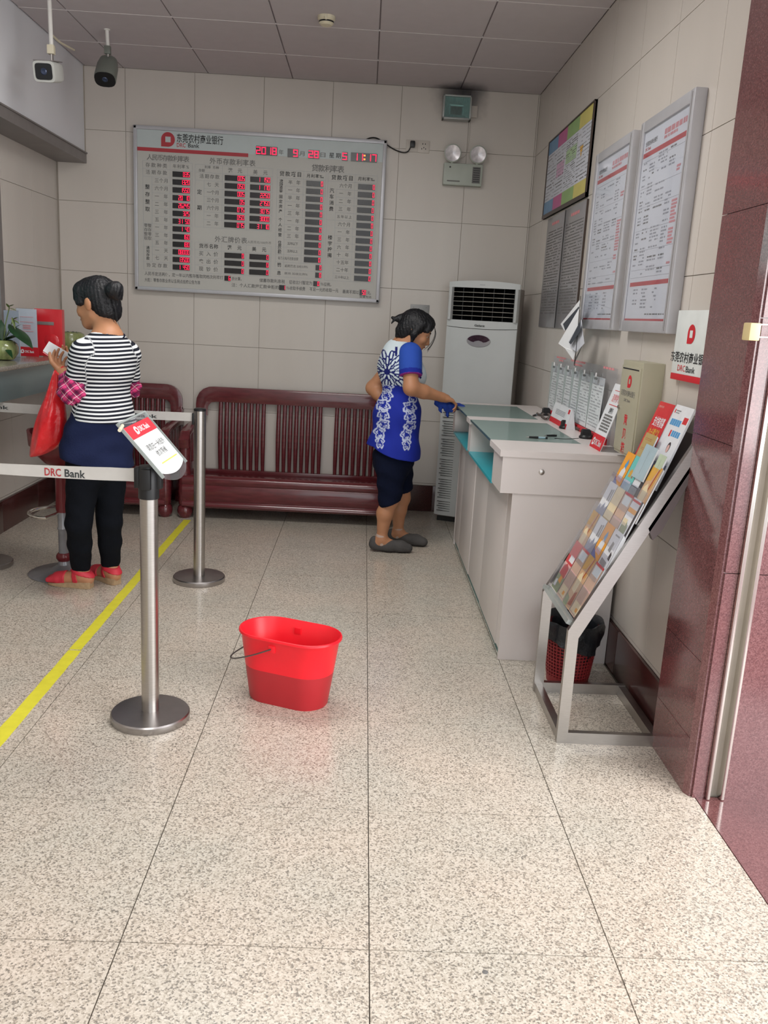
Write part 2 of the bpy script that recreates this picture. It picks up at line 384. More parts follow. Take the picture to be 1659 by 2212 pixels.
# strip in joint colour painted in for the shadow gap of the bulkhead at the back wall
MB().m(M['wjoint']).box((-2.010,YB-.008,2.44),(-2.002,YB,ZC)).build('shadow_gap_strip', sf, smooth=False)
# pillar / door jamb in red granite
pl = struct(MB().m(M['redgran']).box((1.112,2.474,0),(XR+.16,2.79,ZC)).build('wall_jamb', smooth=False)); pl['label']='red granite pillar at the end of the right wall'
zs=[.0,.19,.45,1.13,1.81,2.49,ZC]
for i in range(len(zs)-1):
    MB().m(M['redgran']).box((1.098,2.482,zs[i]+.0012),(1.113,2.795,zs[i+1]-.0012)).build('granite_slab', pl, smooth=False)
MB().m(M['redgran']).loft([[(1.098,2.482,z),(1.110,2.458,z),(1.125,2.458,z),(1.125,2.49,z)] for z in (0,ZC)]).build('chamfered_edge', pl, smooth=False)
# jamb face with the door channel, and its continuation to the right
jf = struct(MB().m(M['redgran']).box((1.118,2.462,0),(1.158,2.60,ZC)).box((1.216,2.462,0),(4.2,2.6,ZC)).box((1.15,2.52,0),(1.22,2.6,ZC)).build('wall_right_end', smooth=False)); jf['label']='polished red granite wall beside the doorway'
for (a,b) in ((0,.75),(.752,1.5),(1.502,2.25),(2.252,ZC)):
    MB().m(M['redgran']).box((1.118,2.450,a),(1.157,2.462,b-.001)).build('granite_slab', jf, smooth=False)
    MB().m(M['redgran']).box((1.222,2.450,a),(2.2,2.462,b-.001)).build('granite_slab', jf, smooth=False)
ch = thing('door_channel', 'bright metal guide channel running up the red granite doorway jamb', 'channel', (1.187,2.45,0))
M['chrome']=mat('polished_steel','#dcd9d2',.18,1.0,var=.02)
M['chdark']=mat('dark_channel','#4a4640',.4,.5)
MB().m(M['chrome']).rbox((-.029,-.014,.002),(-.017,.05,ZC-.01),.003).build('channel_lip', ch)
MB().m(M['chrome']).rbox((.017,-.014,.002),(.029,.05,ZC-.01),.003).build('channel_lip', ch)
MB().m(M['chdark']).box((-.017,.035,.002),(.017,.05,ZC-.01)).build('channel_back', ch)
# push bar seen at the right edge
ph = thing('door_pull', 'cream bracket holding two shiny tubes at the right edge', 'handle', (0.985,2.2,1.46))
M['brass']=mat('cream_plastic_bracket','#d9c795',.4)
M['tubewhite']=mat('shiny_white_tube','#e9e7e6',.2,.3)
a=at(1612,700,'Y',2.2); 
MB().m(M['brass']).rbox((-.020,-.022,-.022),(.008,.022,.022),.004).build('bracket', ph)
MB().m(M['tubewhite']).tube([(.006,0,.0185),(.30,0,.028)],.0022).build('tube', ph)
MB().m(M['tubewhite']).tube([(.006,0,-.0125),(.30,0,-.007)],.0022).build('tube', ph)
MB().m(M['brass']).rbox((.29,-.02,-.03),(.31,.24,.04),.004).build('mount', ph)
# teller window on the left
wn = struct(MB().m(M['greytrim']).box((XL-.08,5.40,1.10),(XL+.004,5.46,2.375)).box((XL-.08,3.0,2.33),(XL+.004,5.40,2.375)).box((XL-.08,3.0,1.10),(XL+.004,5.40,1.13)).box((XL-.08,2.94,1.10),(XL+.004,3.0,2.375)).build('window_1', smooth=False))
MB().m(M['winglass']).box((XL-.045,3.0,1.13),(XL-.035,5.40,2.33)).build('pane', wn, smooth=False)
# teller room shell
trm = struct(MB().m(M['white']).box((-4.4,YF,0),(-4.3,YB,ZC)).box((-4.3,YB-.9,0),(XL-.12,YB-.8,ZC)).build('wall_left_far', smooth=False))
trf = struct(MB().m(M['ceil']).box((-4.3,YF,2.62),(-2.9,YB-.9,2.66)).build('ceiling_teller', smooth=False))
# wall in front of teller zone nearer than the window, behind camera to the left
nw = struct(MB().m(M['walltile']).box((XL-.12,YF,1.06),(XL-.006,2.94,2.38)).build('wall_left_near', smooth=False))
rear = struct(MB().m(M['walltile']).box((-4.4,YF-.12,0),(-.9,YF,ZC)).build('wall_front', smooth=False))

# ================================================================== TELLER COUNTER
tc = thing('teller_counter', 'grey granite teller counter at the left edge carrying plants and signs', 'counter', (XL,4.2,0))
M['ctop']=granite('grey_counter_granite',[(0,'#4a4743'),(.4,'#7b746a'),(.7,'#928a7e'),(1,'#b0a89c')],260,.25,.3)
M['fascia']=mat('dark_glossy_panel','#5d6f70',.22,var=.04,vs_=3,coat=.4)
MB().m(M['ctop']).rbox((.002,-1.2,1.065),(.372,YB-4.2-.01,1.09),.004).build('worktop', tc)
MB().m(M['fascia']).box((.30,-1.2,.905),(.345,YB-4.2-.012,1.065)).build('fascia_panel', tc, smooth=False)
MB().m(M['fascia']).box((.002,-1.2,.905),(.30,YB-4.2-.012,.925)).build('underside', tc, smooth=False)

# ================================================================== WRITING COUNTER
CT=.935; X0=.60; XB=XR-.016; Y0=3.50; Y1=5.52
cn = thing('writing_counter', 'white laminate writing counter with glass insets and turquoise shelves along the right wall', 'counter', (0,0,0))
b=MB().m(M['lam'])
b.box((.672,3.533,0.0),(.69,3.60,.745)); 
MB().m(M['lam']).box((.656,3.533,0),(XB,3.551,.755)).build('end_panel', cn, smooth=False)
MB().m(M['lam']).box((.656,Y1-.03,0),(XB,Y1-.012,.755)).build('end_panel', cn, smooth=False)
MB().m(M['lam']).box((.676,3.551,.06),(XB,Y1-.03,.745)).build('carcass', cn, smooth=False)
MB().m(M['kick']).box((.668,3.545,.0),(.684,Y1-.02,.062)).build('kickboard', cn, smooth=False)
MB().m(M['lam']).box((.656,3.551,.045),(.676,3.625,.752)).build('stile', cn, smooth=False)
ys=[3.629,4.115,4.60,5.05,Y1-.034]
yy=[at(1043,1206,'X',.656)[1], at(994,1148,'X',.656)[1]]
ys=[3.629,yy[0],(yy[0]+yy[1])/2,yy[1],Y1-.034]
for i in range(4):
    w=ys[i+1]-ys[i]
    MB().m(M['lam']).rbox((.654+(.004 if i%2 else 0),ys[i]+.002,.036),(.674,ys[i+1]-.002,.750),.002).build('door', cn)
# upper display case
MB().m(M['lam']).box((X0,3.515,.752),(XB,3.533,CT-.027)).build('front_board', cn, smooth=False)
MB().m(M['lam']).box((X0,3.533,.752),(X0+.02,3.765,CT-.027)).build('corner_post', cn, smooth=False)
MB().m(M['lam']).box((X0,4.60,.752),(XB,4.70,CT-.027)).build('divider', cn, smooth=False)
MB().m(M['lam']).box((X0,5.42,.752),(XB,Y1,CT-.027)).build('end_board', cn, smooth=False)
MB().m(M['lam']).box((1.06,3.533,.752),(XB,Y1-.02,CT-.027)).build('back_board', cn, smooth=False)
MB().m(M['lam']).box((X0+.02,3.74,.752),(1.06,3.765,CT-.027)).build('divider', cn, smooth=False)
MB().m(M['teal']).box((X0-.004,3.762,.745),(1.06,4.60,.757)).build('turquoise_shelf', cn, smooth=False)
MB().m(M['teal']).box((X0-.004,4.70,.745),(1.06,5.42,.757)).build('turquoise_shelf', cn, smooth=False)
M['glasstop']=glass('glass_inset','#8a9d98',.62,.03); M['sideglass']=glass('side_glass','#d9ecea',.10,.03)  # glasstop's grey diffuse share stands in for reflections hiding the shelf
# worktop: a white slab around two glass insets
G=[(X0-.012,3.81,1.00,4.57),(X0-.012,4.72,.985,5.42)]
wt=MB().m(M['lam'])
xa,xb=X0-.014,XB
def wb(x0,y0,x1,y1): wt.box((x0,y0,CT-.027),(x1,y1,CT))
wb(xa,Y0,xb,3.81); wb(1.0,3.81,xb,4.57); wb(xa,4.57,xb,4.72); wb(.985,4.72,xb,5.42); wb(xa,5.42,xb,Y1)
wt.build('worktop', cn, smooth=False)
for (a,c,d,e) in G:
    g=MB().m(M['glasstop']).box((a+.002,c+.001,CT-.009),(d-.001,e-.001,CT-.001)).build('glass_inset', cn, smooth=False)
    MB().m(M['tealdark']).box((a,c+.001,CT-.010),(a+.0025,e-.001,CT)).build('glass_edge', g, smooth=False)
lk=MB().m(M['steel']).lathe([(.012,0),(.012,.002),(.008,.004)],16)
lko=lk.build('small_logo_sticker', cn); lko.rotation_euler=(PI/2,0,0); p=at(1170,1020,'Y',3.515); lko.location=(p.x,3.5145,p.z)

# ================================================================== AIR CONDITIONER
AC_RZ=math.radians(-20)
p0=at(936,1110,'Y',6.14); 
acx,acy=.571,6.14
W,D,Hh=.497,.225,1.705
ac = thing('air_conditioner', 'tall white floor standing air conditioner in the far right corner', 'air conditioner', (acx,acy,0), AC_RZ)
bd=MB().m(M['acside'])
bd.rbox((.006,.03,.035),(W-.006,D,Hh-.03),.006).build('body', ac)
# front panel, slightly bowed, with arched top
def acfront(z0,z1,arch0=0,arch1=0,m=M['acwhite'],name='front_panel',x0=0,x1=W,y0=0,t=.032,n=14):
    rings=[]
    vs=[];fs=[]
    for i in range(n+1):
        s=i/n; x=x0+(x1-x0)*s; bow=-.018*(1-(2*s-1)**2); 
        za=z0+arch0*(1-(2*s-1)**2); zb=z1+arch1*(1-(2*s-1)**2)
        edge=.010*(abs(2*s-1)**8)
        vs+=[(x,y0+bow+edge,za),(x,y0+bow+edge,zb),(x,y0+t,zb),(x,y0+t,za)]
    for i in range(n):
        a=i*4;b_=a+4
        for k in range(4): fs.append((a+k,b_+k,b_+(k+1)%4,a+(k+1)%4))
    fs.append((0,1,2,3)); fs.append((n*4+3,n*4+2,n*4+1,n*4))
    fs=[tuple(reversed(f)) for f in fs]
    mb=MB().m(m); mb.add(vs,fs); return mb.build(name,ac,ang=40)
acfront(.05,1.402,0,-.010,name='lower_panel')
acfront(1.406,1.450,-.010,0,name='grille_surround')
acfront(1.669,1.703,0,.014,name='top_cap')
acfront(1.45,1.669,0,0,name='grille_surround',x0=0,x1=.035,n=4)
acfront(1.45,1.669,0,0,name='grille_surround',x0=W-.035,x1=W,n=4)
M['void']=mat('recess_shade_black','#0a0a0b',1.0,spec=0.0)  # near-black colour paints in the shade behind the grille
MB().m(M['void']).box((.03,.018,1.445),(W-.03,.03,1.675)).build('grille_recess', ac, smooth=False)
M['louv']=mat('grille_louvre','#a09a90',.4,.3)
for i in range(6):
    z=1.45+.219*(i+1)/7
    acfront(z-.0016,z+.0016,0,0,M['louv'],'louvre',.034,W-.034,.004,.006)
for i in range(5):
    x=.035+(W-.07)*(i+1)/6; MB().m(M['black']).box((x-.002,.002,1.452),(x+.002,.02,1.668)).build('grille_rib', ac, smooth=False)
# oval control badge
M['badge']=mat('silver_badge','#a6a4a9',.3,.5); M['badgedk']=mat('purple_display','#3a2734',.2,var=.4,vs_=40)
ov=MB().m(M['badge']); pts=[(.083*math.cos(t*PI/16),.0415*math.sin(t*PI/16)) for t in range(32)]
ov.prism(pts,.006); o=ov.build('control_badge', ac, loc=(.242,-.0235,1.314))
up=[(.080*math.cos(t*PI/16),.039*math.sin(t*PI/16)) for t in range(1,16)]
dk=[*up,(-.055,-.006),(-.035,-.010),(-.022,-.003),(0,.002),(.022,-.003),(.035,-.010),(.055,-.006)]
MB().m(M['badgedk']).prism(dk,.0012).build('display', o, loc=(0,-.0008,0))
br=MB(); tfit(br,'Galanz',-.036,.036,0,.014,M['ink'],bold=.02); br.build('brand_lettering', ac, loc=(.241,-.0205,1.418))
br=MB(); br.m(M['inkpale']).box((-.018,0,-.002),(.018,.001,.002)); br.build('small_print', ac, loc=(.24,-.0195,1.690))
# vent slits
k=0; z=.800; rows=[3,7,8,8,9,8]; 
sl=MB().m(M['black'])
for g,nr in enumerate(rows[:5]+[5]):
    for r in range(nr):
        x0_=.022 if r%2==0 else .034
        sl.box((x0_,-.0135,z-.0014),(.122,-.004,z+.0014)); sl.box((.375,-.0165,z-.0014),(W-x0_,-.004,z+.0014))
        z-=.0168
    z-=.012
tag(sl.build('vent_slits', ac, smooth=False),kind='stuff')
MB().m(M['black']).box((.02,.03,0),(W-.02,D-.02,.036)).build('plinth', ac, smooth=False)
# ================================================================== BENCHES
def bench(name,label,cat,x0,x1,groups,gl=True):
    """rosewood seat: long rail back with grouped slats, rolled seat, scrolled arms on ball feet. local x 0..w, front -y"""
    w=x1-x0; yb=YB-.06; t=thing(name,label,cat,(x0,yb,0)); R=M['rosewood']
    # legs / arms : y local 0 = back plane, seat front at -.56
    for s,xx in ((0,.0),(1,w)):
        sg=1 if s==0 else -1
        # arm: flattened bar with a rolled front
        a=MB().m(R)
        pr=[]
        path=[(0,-.02,.60),(0,-.15,.615),(0,-.30,.61),(0,-.42,.60),(0,-.50,.585),(0,-.535,.545),(0,-.52,.50)]
        rings=[]
        for i,p in enumerate(path):
            q0=Vector(path[max(i-1,0)]); q1=Vector(path[min(i+1,len(path)-1)]); tt=(q1-q0).normalized(); up=Vector((1,0,0)); v=tt.cross(up).normalized()
            hw=.036; hh=.026
            rings.append([tuple(Vector(p)+hw*math.copysign(abs(math.cos(k*PI/6))**.7,math.cos(k*PI/6))*up+hh*math.copysign(abs(math.sin(k*PI/6))**.7,math.sin(k*PI/6))*v) for k in range(12)])
        a.loft(rings); a.build('armrest', t, loc=(xx+sg*.04,0,0))
        # front post with ball foot
        f=MB().m(R).lathe([(.001,0),(.034,.0),(.050,.022),(.054,.048),(.048,.075),(.038,.088),(.044,.10),(.046,.2),(.042,.30),(.034,.40),(.038,.50),(.036,.56),(.02,.585)],20)
        f.build('front_leg', t, loc=(xx+sg*.04,-.50,0))
        b=MB().m(R); b.rbox((-.03,-.03,0),(.03,.03,.70),.008); b.build('rear_leg', t, loc=(xx+sg*.045,0.005,0))
        # side panel under the arm
        MB().m(R).rbox((-.012,-.47,.12),(.012,-.03,.36),.005).build('side_panel', t, loc=(xx+sg*.04,0,0))
        for yy in (-.14,-.24,-.34):
            MB().m(R).rbox((-.009,yy-.012,.35),(.009,yy+.012,.60),.004).build('side_slat', t, loc=(xx+sg*.04,0,0))
    # seat: slightly dished boards with a rolled front edge and lower lip
    MB().m(R).loft([[(x,-.50,.270),(x,-.35,.240),(x,-.18,.215),(x,-.02,.205),(x,-.02,.232),(x,-.18,.242),(x,-.35,.270),(x,-.50,.304)] for x in (.02,w-.02)]).build('seat', t)
    fr=MB().m(R); prof=[(-.50,.395),(-.525,.397),(-.548,.388),(-.560,.368),(-.556,.345),(-.545,.33),(-.551,.312),(-.556,.28),(-.548,.24),(-.54,.215),(-.556,.203),(-.560,.186),(-.548,.170),(-.52,.168),(-.505,.18),(-.50,.25)]
    fr.loft([[(x,p[0],p[1]-.088) for p in prof] for x in (.03,w-.03)]); fr.build('seat_front', t, ang=50)
    # back: top rail with rounded shoulders
    def rail():
        zt,zb_=.875,.80; r=.12
        out=[(.075,.62)]
        out+=[(.030,.62)] if False else []
        out=[(.02,.70)]+[(.02+r-r*math.cos(a),.755+r*math.sin(a)) for a in [i*PI/16 for i in range(0,9)]]
        top=[(w-x,z) for x,z in reversed(out)]
        out=out+top
        ri=.05
        inn=[(w-.105,.66)]+[(w-.105-ri+ri*math.cos(a),.715+ri*math.sin(a)) for a in [i*PI/12 for i in range(0,7)]]
        inn+=[(w-x,z) for x,z in reversed(inn)]
        return out,inn
    o_,i_=rail()
    mb=MB().m(R)
    # build as strip between outer and inner outlines, thickness .045
    n=40
    def resample(pl,n):
        P=[Vector((p[0],0,p[1])) for p in pl]; d=[0]
        for i in range(1,len(P)): d.append(d[-1]+(P[i]-P[i-1]).length)
        res=[]
        for k in range(n):
            s=d[-1]*k/(n-1); j=max(i for i in range(len(d)) if d[i]<=s+1e-9); j=min(j,len(P)-2)
            f=(s-d[j])/(d[j+1]-d[j]+1e-12); res.append(P[j].lerp(P[j+1],f))
        return res
    A=resample(o_,n); B=resample(list(reversed(i_)),n)
    rings=[]
    for a_,b_ in zip(A,B):
        c=(a_+b_)/2
        rings.append([(a_.x,-.012,a_.z),(a_.x,.012,a_.z),(c.x,.022,c.z),(b_.x,.014,b_.z),(b_.x,-.014,b_.z),(c.x,-.026,c.z)])
    mb.loft(rings); mb.build('top_rail', t, ang=50)
    MB().m(R).rbox((.05,-.02,.228),(w-.05,.02,.262),.008).build('lower_rail', t)
    for xx in (.055,w-.055):
        MB().m(R).rbox((xx-.035,-.02,.235),(xx+.035,.02,.72),.010).build('back_post', t)
    # slats, in groups of eight, each a gently curved flat spindle
    proto=None
    for g in groups:
        for k in range(g[1]):
            x=g[0]-x0+k*g[2]
            if proto is None:
                s=MB().m(R); rg=[]
                for j in range(9):
                    f=j/8; z=.255+f*.53; yy=-.012*math.sin(PI*f)*1.5; hw=.0125+.0035*math.sin(PI*f)
                    rg.append([(-hw,yy+.009,z),(hw,yy+.009,z),(hw*1.0,yy-.003,z),(hw*.55,yy-.009,z),(-hw*.55,yy-.009,z),(-hw,yy-.003,z)])
                s.loft(rg); proto=s.build('slat', t, ang=50); proto.location=(x,0,0)
            else:
                c=proto.copy(); C.objects.link(c); c.parent=t; c.location=(x,0,0)
    return t
yb_=YB-.06
gx=[(at(476,970,'Y',yb_)[0],at(568,970,'Y',yb_)[0]),(at(600,985,'Y',yb_)[0],at(689,985,'Y',yb_)[0]),(at(724,990,'Y',yb_)[0],at(813,990,'Y',yb_)[0])]
bench('rosewood_bench','long dark red lacquered wood bench with slatted back against the wall','bench',-1.235,.245,[(a,8,(b-a)/7) for a,b in gx])
bx=[at(354,895,'Y',yb_)[0]]
bench('rosewood_armchair','dark red lacquered wood armchair left of the long bench, behind the standing queue post','chair',-1.985,-1.295,[(-1.73,8,.0388)])

# ================================================================== LED RATE BOARD
YF_=YB-.065
bc=at(560,460,'Y',YF_)
o_tl=at(291,275,'Y',YF_); o_br=at(820,650,'Y',YF_)
bu0,bu1=at(287,269,'Y',YF_).x, at(836.7,302,'Y',YF_).x
bz1=(at(287,269,'Y',YF_).z+at(836.7,302,'Y',YF_).z)/2; bz0=(at(291,625,'Y',YF_).z+at(820.4,655,'Y',YF_).z)/2
bd=thing('rate_board','large grey framed interest rate board with glowing red digits on the back wall','sign board',(0,YF_,0))
BL,BR_,BB,BT=bu0,bu1,bz0,bz1
f=.026
fm=MB().m(M['alu'])
for a_,b__ in (((BL,0,BB),(BL+f,.062,BT)),((BR_-f,0,BB),(BR_,.062,BT)),((BL,0,BT-f),(BR_,.062,BT)),((BL,0,BB),(BR_,.062,BB+f))):
    MB().m(M['alu']).rbox(a_,b__,.006).build('frame_bar', bd)
M['boardface']=mat('board_face','#b4b2ac',.45,var=.02,vs_=3)
M['boardhead']=mat('board_header','#b3bcbc',.4,var=.02)
MB().m(M['boardface']).box((BL+f,.010,BB+f),(BR_-f,.055,BT-f)).build('face_panel', bd, smooth=False)
def Z2(x,y): p=at(280+x/5.53,260+y/5.53,'Y',YF_); return p.x,p.z
def Z3(x,y): p=at(560+x/5.53,260+y/5.53,'Y',YF_); return p.x,p.z
def Z4(x,y): p=at(280+x/5.53,440+y/5.53,'Y',YF_); return p.x,p.z
def Z5(x,y): p=at(560+x/5.53,440+y/5.53,'Y',YF_); return p.x,p.z
YS=.0095
MB().m(M['boardhead']).box((BL+f,.0092,Z2(90,320)[1]),(BR_-f,.0105,BT-f)).build('header_band', bd, smooth=False)
rs=MB().m(M['red']); a_=Z2(88,322); b__=Z2(1415,412)
M['redband']=mat('red_band','#a8343c',.5)
zz=Z2(88,332)[1]; MB().m(M['redband']).box((a_[0],.0080,zz-.013),(b__[0],.0094,zz+.011)).build('red_band', bd, smooth=False)
pt=MB()   # all flat print
lu,lv=Z2(455,225); logo(pt,lu,lv,.095,M['redband'],M['boardhead'],y=.0085)
a_=Z2(560,215); b__=Z2(1115,235); tfit(pt,'东莞农村商业银行',a_[0],b__[0],(a_[1]+b__[1])/2,.052,M['ink'],y=.0088,bold=.012)
a_=Z2(560,285); b__=Z2(665,290); tfit(pt,'DRC',a_[0],b__[0],a_[1]-.002,.028,M['redband'],y=.0088,bold=.012)
a_=Z2(695,290); b__=Z2(830,297); tfit(pt,'Bank',a_[0],b__[0],a_[1]-.002,.028,M['ink'],y=.0088,bold=.012)
SEG={'0':'abcdef','1':'bc','2':'abged','3':'abgcd','4':'fgbc','5':'afgcd','6':'afgedc','7':'abc','8':'abcdefg','9':'abfgcd',' ':'','-':'g'}
def led(u0,u1,v,h,s,dw,name='led_display',mt=None):
    """dark window from u0 to u1 with seven-segment digits right-aligned"""
    o=MB().m(M['leddark']).box((u0,.002,v-h/2),(u1,.0095,v+h/2)).build(name, bd, smooth=False)
    d=MB(); x=u1-dw*.08
    for chs in reversed(s):
        if chs in '.:' :
            if chs==':' :
                d.m(M['ledamber']); 
                for q in (-.22,.22): d.box((x-dw*.42,.0002,v+q*h-.005),(x-dw*.12,.0014,v+q*h+.005))
                x-=dw*.5; continue
            d.m(M['ledred']).box((x-.004,.0002,v-h*.40),(x,.0014,v-h*.40+.005)); continue
        L_,R_=x-dw*.86,x-dw*.06; T_,B_=v+h*.42,v-h*.42; w_=dw*.15; mz=v
        g=w_*.15
        S={'a':((L_,T_-w_),(R_,T_)),'d':((L_,B_),(R_,B_+w_)),'g':((L_,mz-w_/2),(R_,mz+w_/2)),'f':((L_,mz+g),(L_+w_,T_-g)),'b':((R_-w_,mz+g),(R_,T_-g)),'e':((L_,B_+g),(L_+w_,mz-g)),'c':((R_-w_,B_+g),(R_,mz-g))}
        d.m(mt or M['ledred'])
        for c_ in SEG[chs]:
            (p,q),(r,t_)=S[c_]; d.box((p,.0002,q),(r,.0016,t_))
        x-=dw
    if s.strip(): d.build('lit_digits', o, smooth=False)
# date and clock row
def zrow(x0,x1,y,s,h=.058,dw=None,f=Z3):
    a=f(x0,y); b=f(x1,y); n=len([c for c in s if c not in '.:']); 
    led(a[0],b[0],(a[1]+b[1])/2+.0,h,s,dw or (b[0]-a[0])/ (n+.0))
a=Z2(1508,360); b=Z3(215,375); led(a[0],b[0],b[1]+.002,.056,'2018',(b[0]-a[0])/4)
zrow(338,468,390,' 9',.055,None); zrow(585,718,405,'28',.055); zrow(990,1056,430,'5',.055)
a=Z3(1095,435); b=Z3(1408,450); led(a[0],b[0],(a[1]+b[1])/2,.056,'11:17',(b[0]-a[0])/4.9)
def zt(x0,x1,y,txt,h,f=Z3,m='inkgrey',bold=.008):
    a=f(x0,y); b=f(x1,y); tfit(pt,txt,a[0],b[0],(a[1]+b[1])/2,h,M[m],y=.0088,bold=bold)
zt(232,288,378,'年',.030,m='inkgrey'); zt(478,540,395,'月',.030); zt(730,790,410,'日',.030); zt(835,895,415,'星',.032,m='ink'); zt(915,975,420,'期',.032,m='ink')
def spread(f,x0,x1,y,s,h,m='inkgrey',bold=.010):
    n=len(s)
    for i,c in enumerate(s):
        x=x0+(x1-x0)*(i/(n-1) if n>1 else .5); u,v=f(x,y); v2=f((x0+x1)/2,y)[1]
        if c!=' ': pt.text(c,u,v2,h/.86,M[m],y=.0088,bold=bold)
def vert(f,x,y0,y1,s,h,m='ink'):
    n=len(s); u=f(x,(y0+y1)/2)[0]
    for i,c in enumerate(s):
        v=f(x,y0+(y1-y0)*(i/(n-1) if n>1 else .5))[1]; pt.text(c,u,v,h/.86,M[m],y=.0088,bold=.010)
ln=MB().m(M['inkpale'])
def hl(u0,u1,v): ln.box((u0,.0088,v-.0007),(u1,.0096,v+.0007))
def vl(u,v0,v1): ln.box((u-.0007,.0088,v0),(u+.0007,.0096,v1))
def table(xs,zs,skipcols=None):
    for z in zs: hl(xs[0],xs[-1],z)
    for x in xs: vl(x,zs[0],zs[-1])
# --- block A
zA0=Z2(450,490)[1]; rowA=[Z2(615,645)[1]-(Z2(615,645)[1]-Z4(615,760)[1])*i/12 for i in range(13)]; pit=rowA[0]-rowA[1]
xa=[Z2(155,700)[0],Z2(262,700)[0],Z2(480,700)[0],Z2(745,700)[0]]
spread(Z2,235,675,450,'人民币存款利率表',.036)
for z in [rowA[0]+pit*1.5]+[r-pit*.5 for r in rowA]+[rowA[0]+pit*.5]: hl(xa[0] if (z>rowA[1] or z<rowA[-2] or abs(z-(rowA[6]-pit*.5))<.002 or abs(z-(rowA[9]-pit*.5))<.002) else xa[1],xa[3],z)
for x in (xa[0],xa[2],xa[3]): vl(x,rowA[-1]-pit*.5,rowA[0]+pit*1.5)
vl(xa[1],rowA[-1]+pit*.5,rowA[0]-pit*.5)
spread(Z2,212,418,535,'存款种类',.028); spread(Z2,535,690,550,'年利率%',.024)
LA=['活期存款','三个月','六个月','一 年','二 年','三 年','五 年','一 年','三 年','五 年','一 天','七 天','协定存款']
VA=['035','1320','1550','20 10','26245','325','31 50','1 40','160','180','08000','13500','1 450']
for i,(l,v) in enumerate(zip(LA,VA)):
    c=Z2(320 if len(l)<4 else 212,0)[0]; c2=Z2(430,0)[0]
    lx=Z2(320,600)[0] if len(l)<4 else Z2(215,600)[0]; rx=Z2(428,600)[0] if len(l)<4 else Z2(418,600)[0]
    for j,ch in enumerate(l):
        if ch!=' ': pt.text(ch,lx+(rx-lx)*j/(len(l)-1),rowA[i]+.004,.031,M['inkgrey'],y=.0088,bold=.008)
    led(Z2(512,700)[0],Z2(718,700)[0],rowA[i],pit*.68,v,.0158)
ux=(xa[0]+xa[1])/2
for i,c in enumerate('整存整取'): pt.text(c,ux,rowA[2]+.01-i*pit*.95,.034,M['ink'],y=.0088,bold=.01)
for i,c in enumerate(['零整','存存','整零','取取']): pt.text(c,ux,rowA[7]+.012-i*pit*.55,.027,M['inkgrey'],y=.0088,bold=.01)
for i,c in enumerate('通知存款'): pt.text(c,ux,rowA[10]+.018-i*pit*.47,.024,M['ink'],y=.0088,bold=.01)
# --- block B
xb=[Z2(780,700)[0],Z2(885,700)[0],Z2(1105,700)[0],Z2(1405,700)[0],Z3(160,700)[0]]
r0=Z2(1250,690)[1]; r6=Z4(1250,255)[1]; rowB=[r0+(r6-r0)*i/6 for i in range(7)]
spread(Z2,990,1465,497,'外币存款利率表',.038)
for z in [rowB[0]+pit*1.5,rowB[0]+pit*.5]+[r-pit*.5 for r in rowB]: hl(xb[0] if z>rowB[1] or z<rowB[-1] else xb[1],xb[4],z)
for x in (xb[0],xb[2],xb[3],xb[4]): vl(x,rowB[-1]-pit*.5,rowB[0]+pit*1.5)
vl(xb[1],rowB[-1]-pit*.5,rowB[0]-pit*.5)
spread(Z2,1200,1315,597,'港元',.028); spread(Z2,1500,1620,620,'美元',.028)
LB=['活期存款','七 天','一个月','三个月','六个月','一 年','二 年']; VB=[('005','1 150'),('050','1 170'),('005','2250'),('05','2750'),('075','3075'),('050','3000'),('075','31 10')]
for i,l in enumerate(LB):
    lx=xb[1]+.035 if len(l)<4 else xb[0]+.045; rx=xb[2]-.038 if len(l)<4 else xb[2]-.035
    for j,ch in enumerate(l):
        if ch!=' ': pt.text(ch,lx+(rx-lx)*j/(len(l)-1),rowB[i]+.002,.031,M['inkgrey'],y=.0088,bold=.008)
    led(Z2(1136,700)[0],Z2(1378,700)[0],rowB[i],pit*.68,VB[i][0],.0172); led(Z2(1440,700)[0],Z3(132,700)[0],rowB[i],pit*.68,VB[i][1],.0172)
pt.text('定',(xb[0]+xb[1])/2,rowB[2],.034,M['ink'],y=.0088,bold=.01); pt.text('期',(xb[0]+xb[1])/2,rowB[4],.034,M['ink'],y=.0088,bold=.01)
pt.text('利率  币种',(xb[0]+xb[2])/2+.02,rowB[0]+pit*1.2,.022,M['inkgrey'],y=.0088,bold=.008); pt.text('存期',xb[0]+.045,rowB[0]+pit*.75,.022,M['inkgrey'],y=.0088,bold=.008)
# --- block C
r0=Z4(1250,620)[1]; r2=Z4(1250,803)[1]; rowC=[r0+(r2-r0)*i/2 for i in range(3)]
spread(Z4,1050,1365,432,'外汇牌价表',.038); a=Z4(1405,455); b=Z5(140,470); tfit(pt,'人民币元/100外币',a[0],b[0],(a[1]+b[1])/2,.018,M['inkgrey'],y=.0088)
for z in [rowC[0]+pit*1.5,rowC[0]+pit*.5]+[r-pit*.5 for r in rowC]: hl(xb[0],xb[4],z)
for x in (xb[0],xb[2],xb[3],xb[4]): vl(x,rowC[-1]-pit*.5,rowC[0]+pit*1.5)
for l,z in zip(['货币名称','买入价','卖出价','现钞价'],[rowC[0]+pit]+rowC):
    n=len(l)
    for j,ch in enumerate(l): pt.text(ch,xb[0]+.045+(xb[2]-xb[0]-.085)*j/(n-1),z+.002,.033,M['ink' if n==4 else 'inkgrey'],y=.0088,bold=.01)
spread(Z4,1190,1310,525,'港元',.028,'ink'); spread(Z4,1485,1605,545,'美元',.028,'ink')
for r in rowC:
    led(Z4(1132,700)[0],Z4(1365,700)[0],r,pit*.68,'0',.0160); led(Z4(1430,700)[0],Z5(112,700)[0],r,pit*.68,'0',.0160)
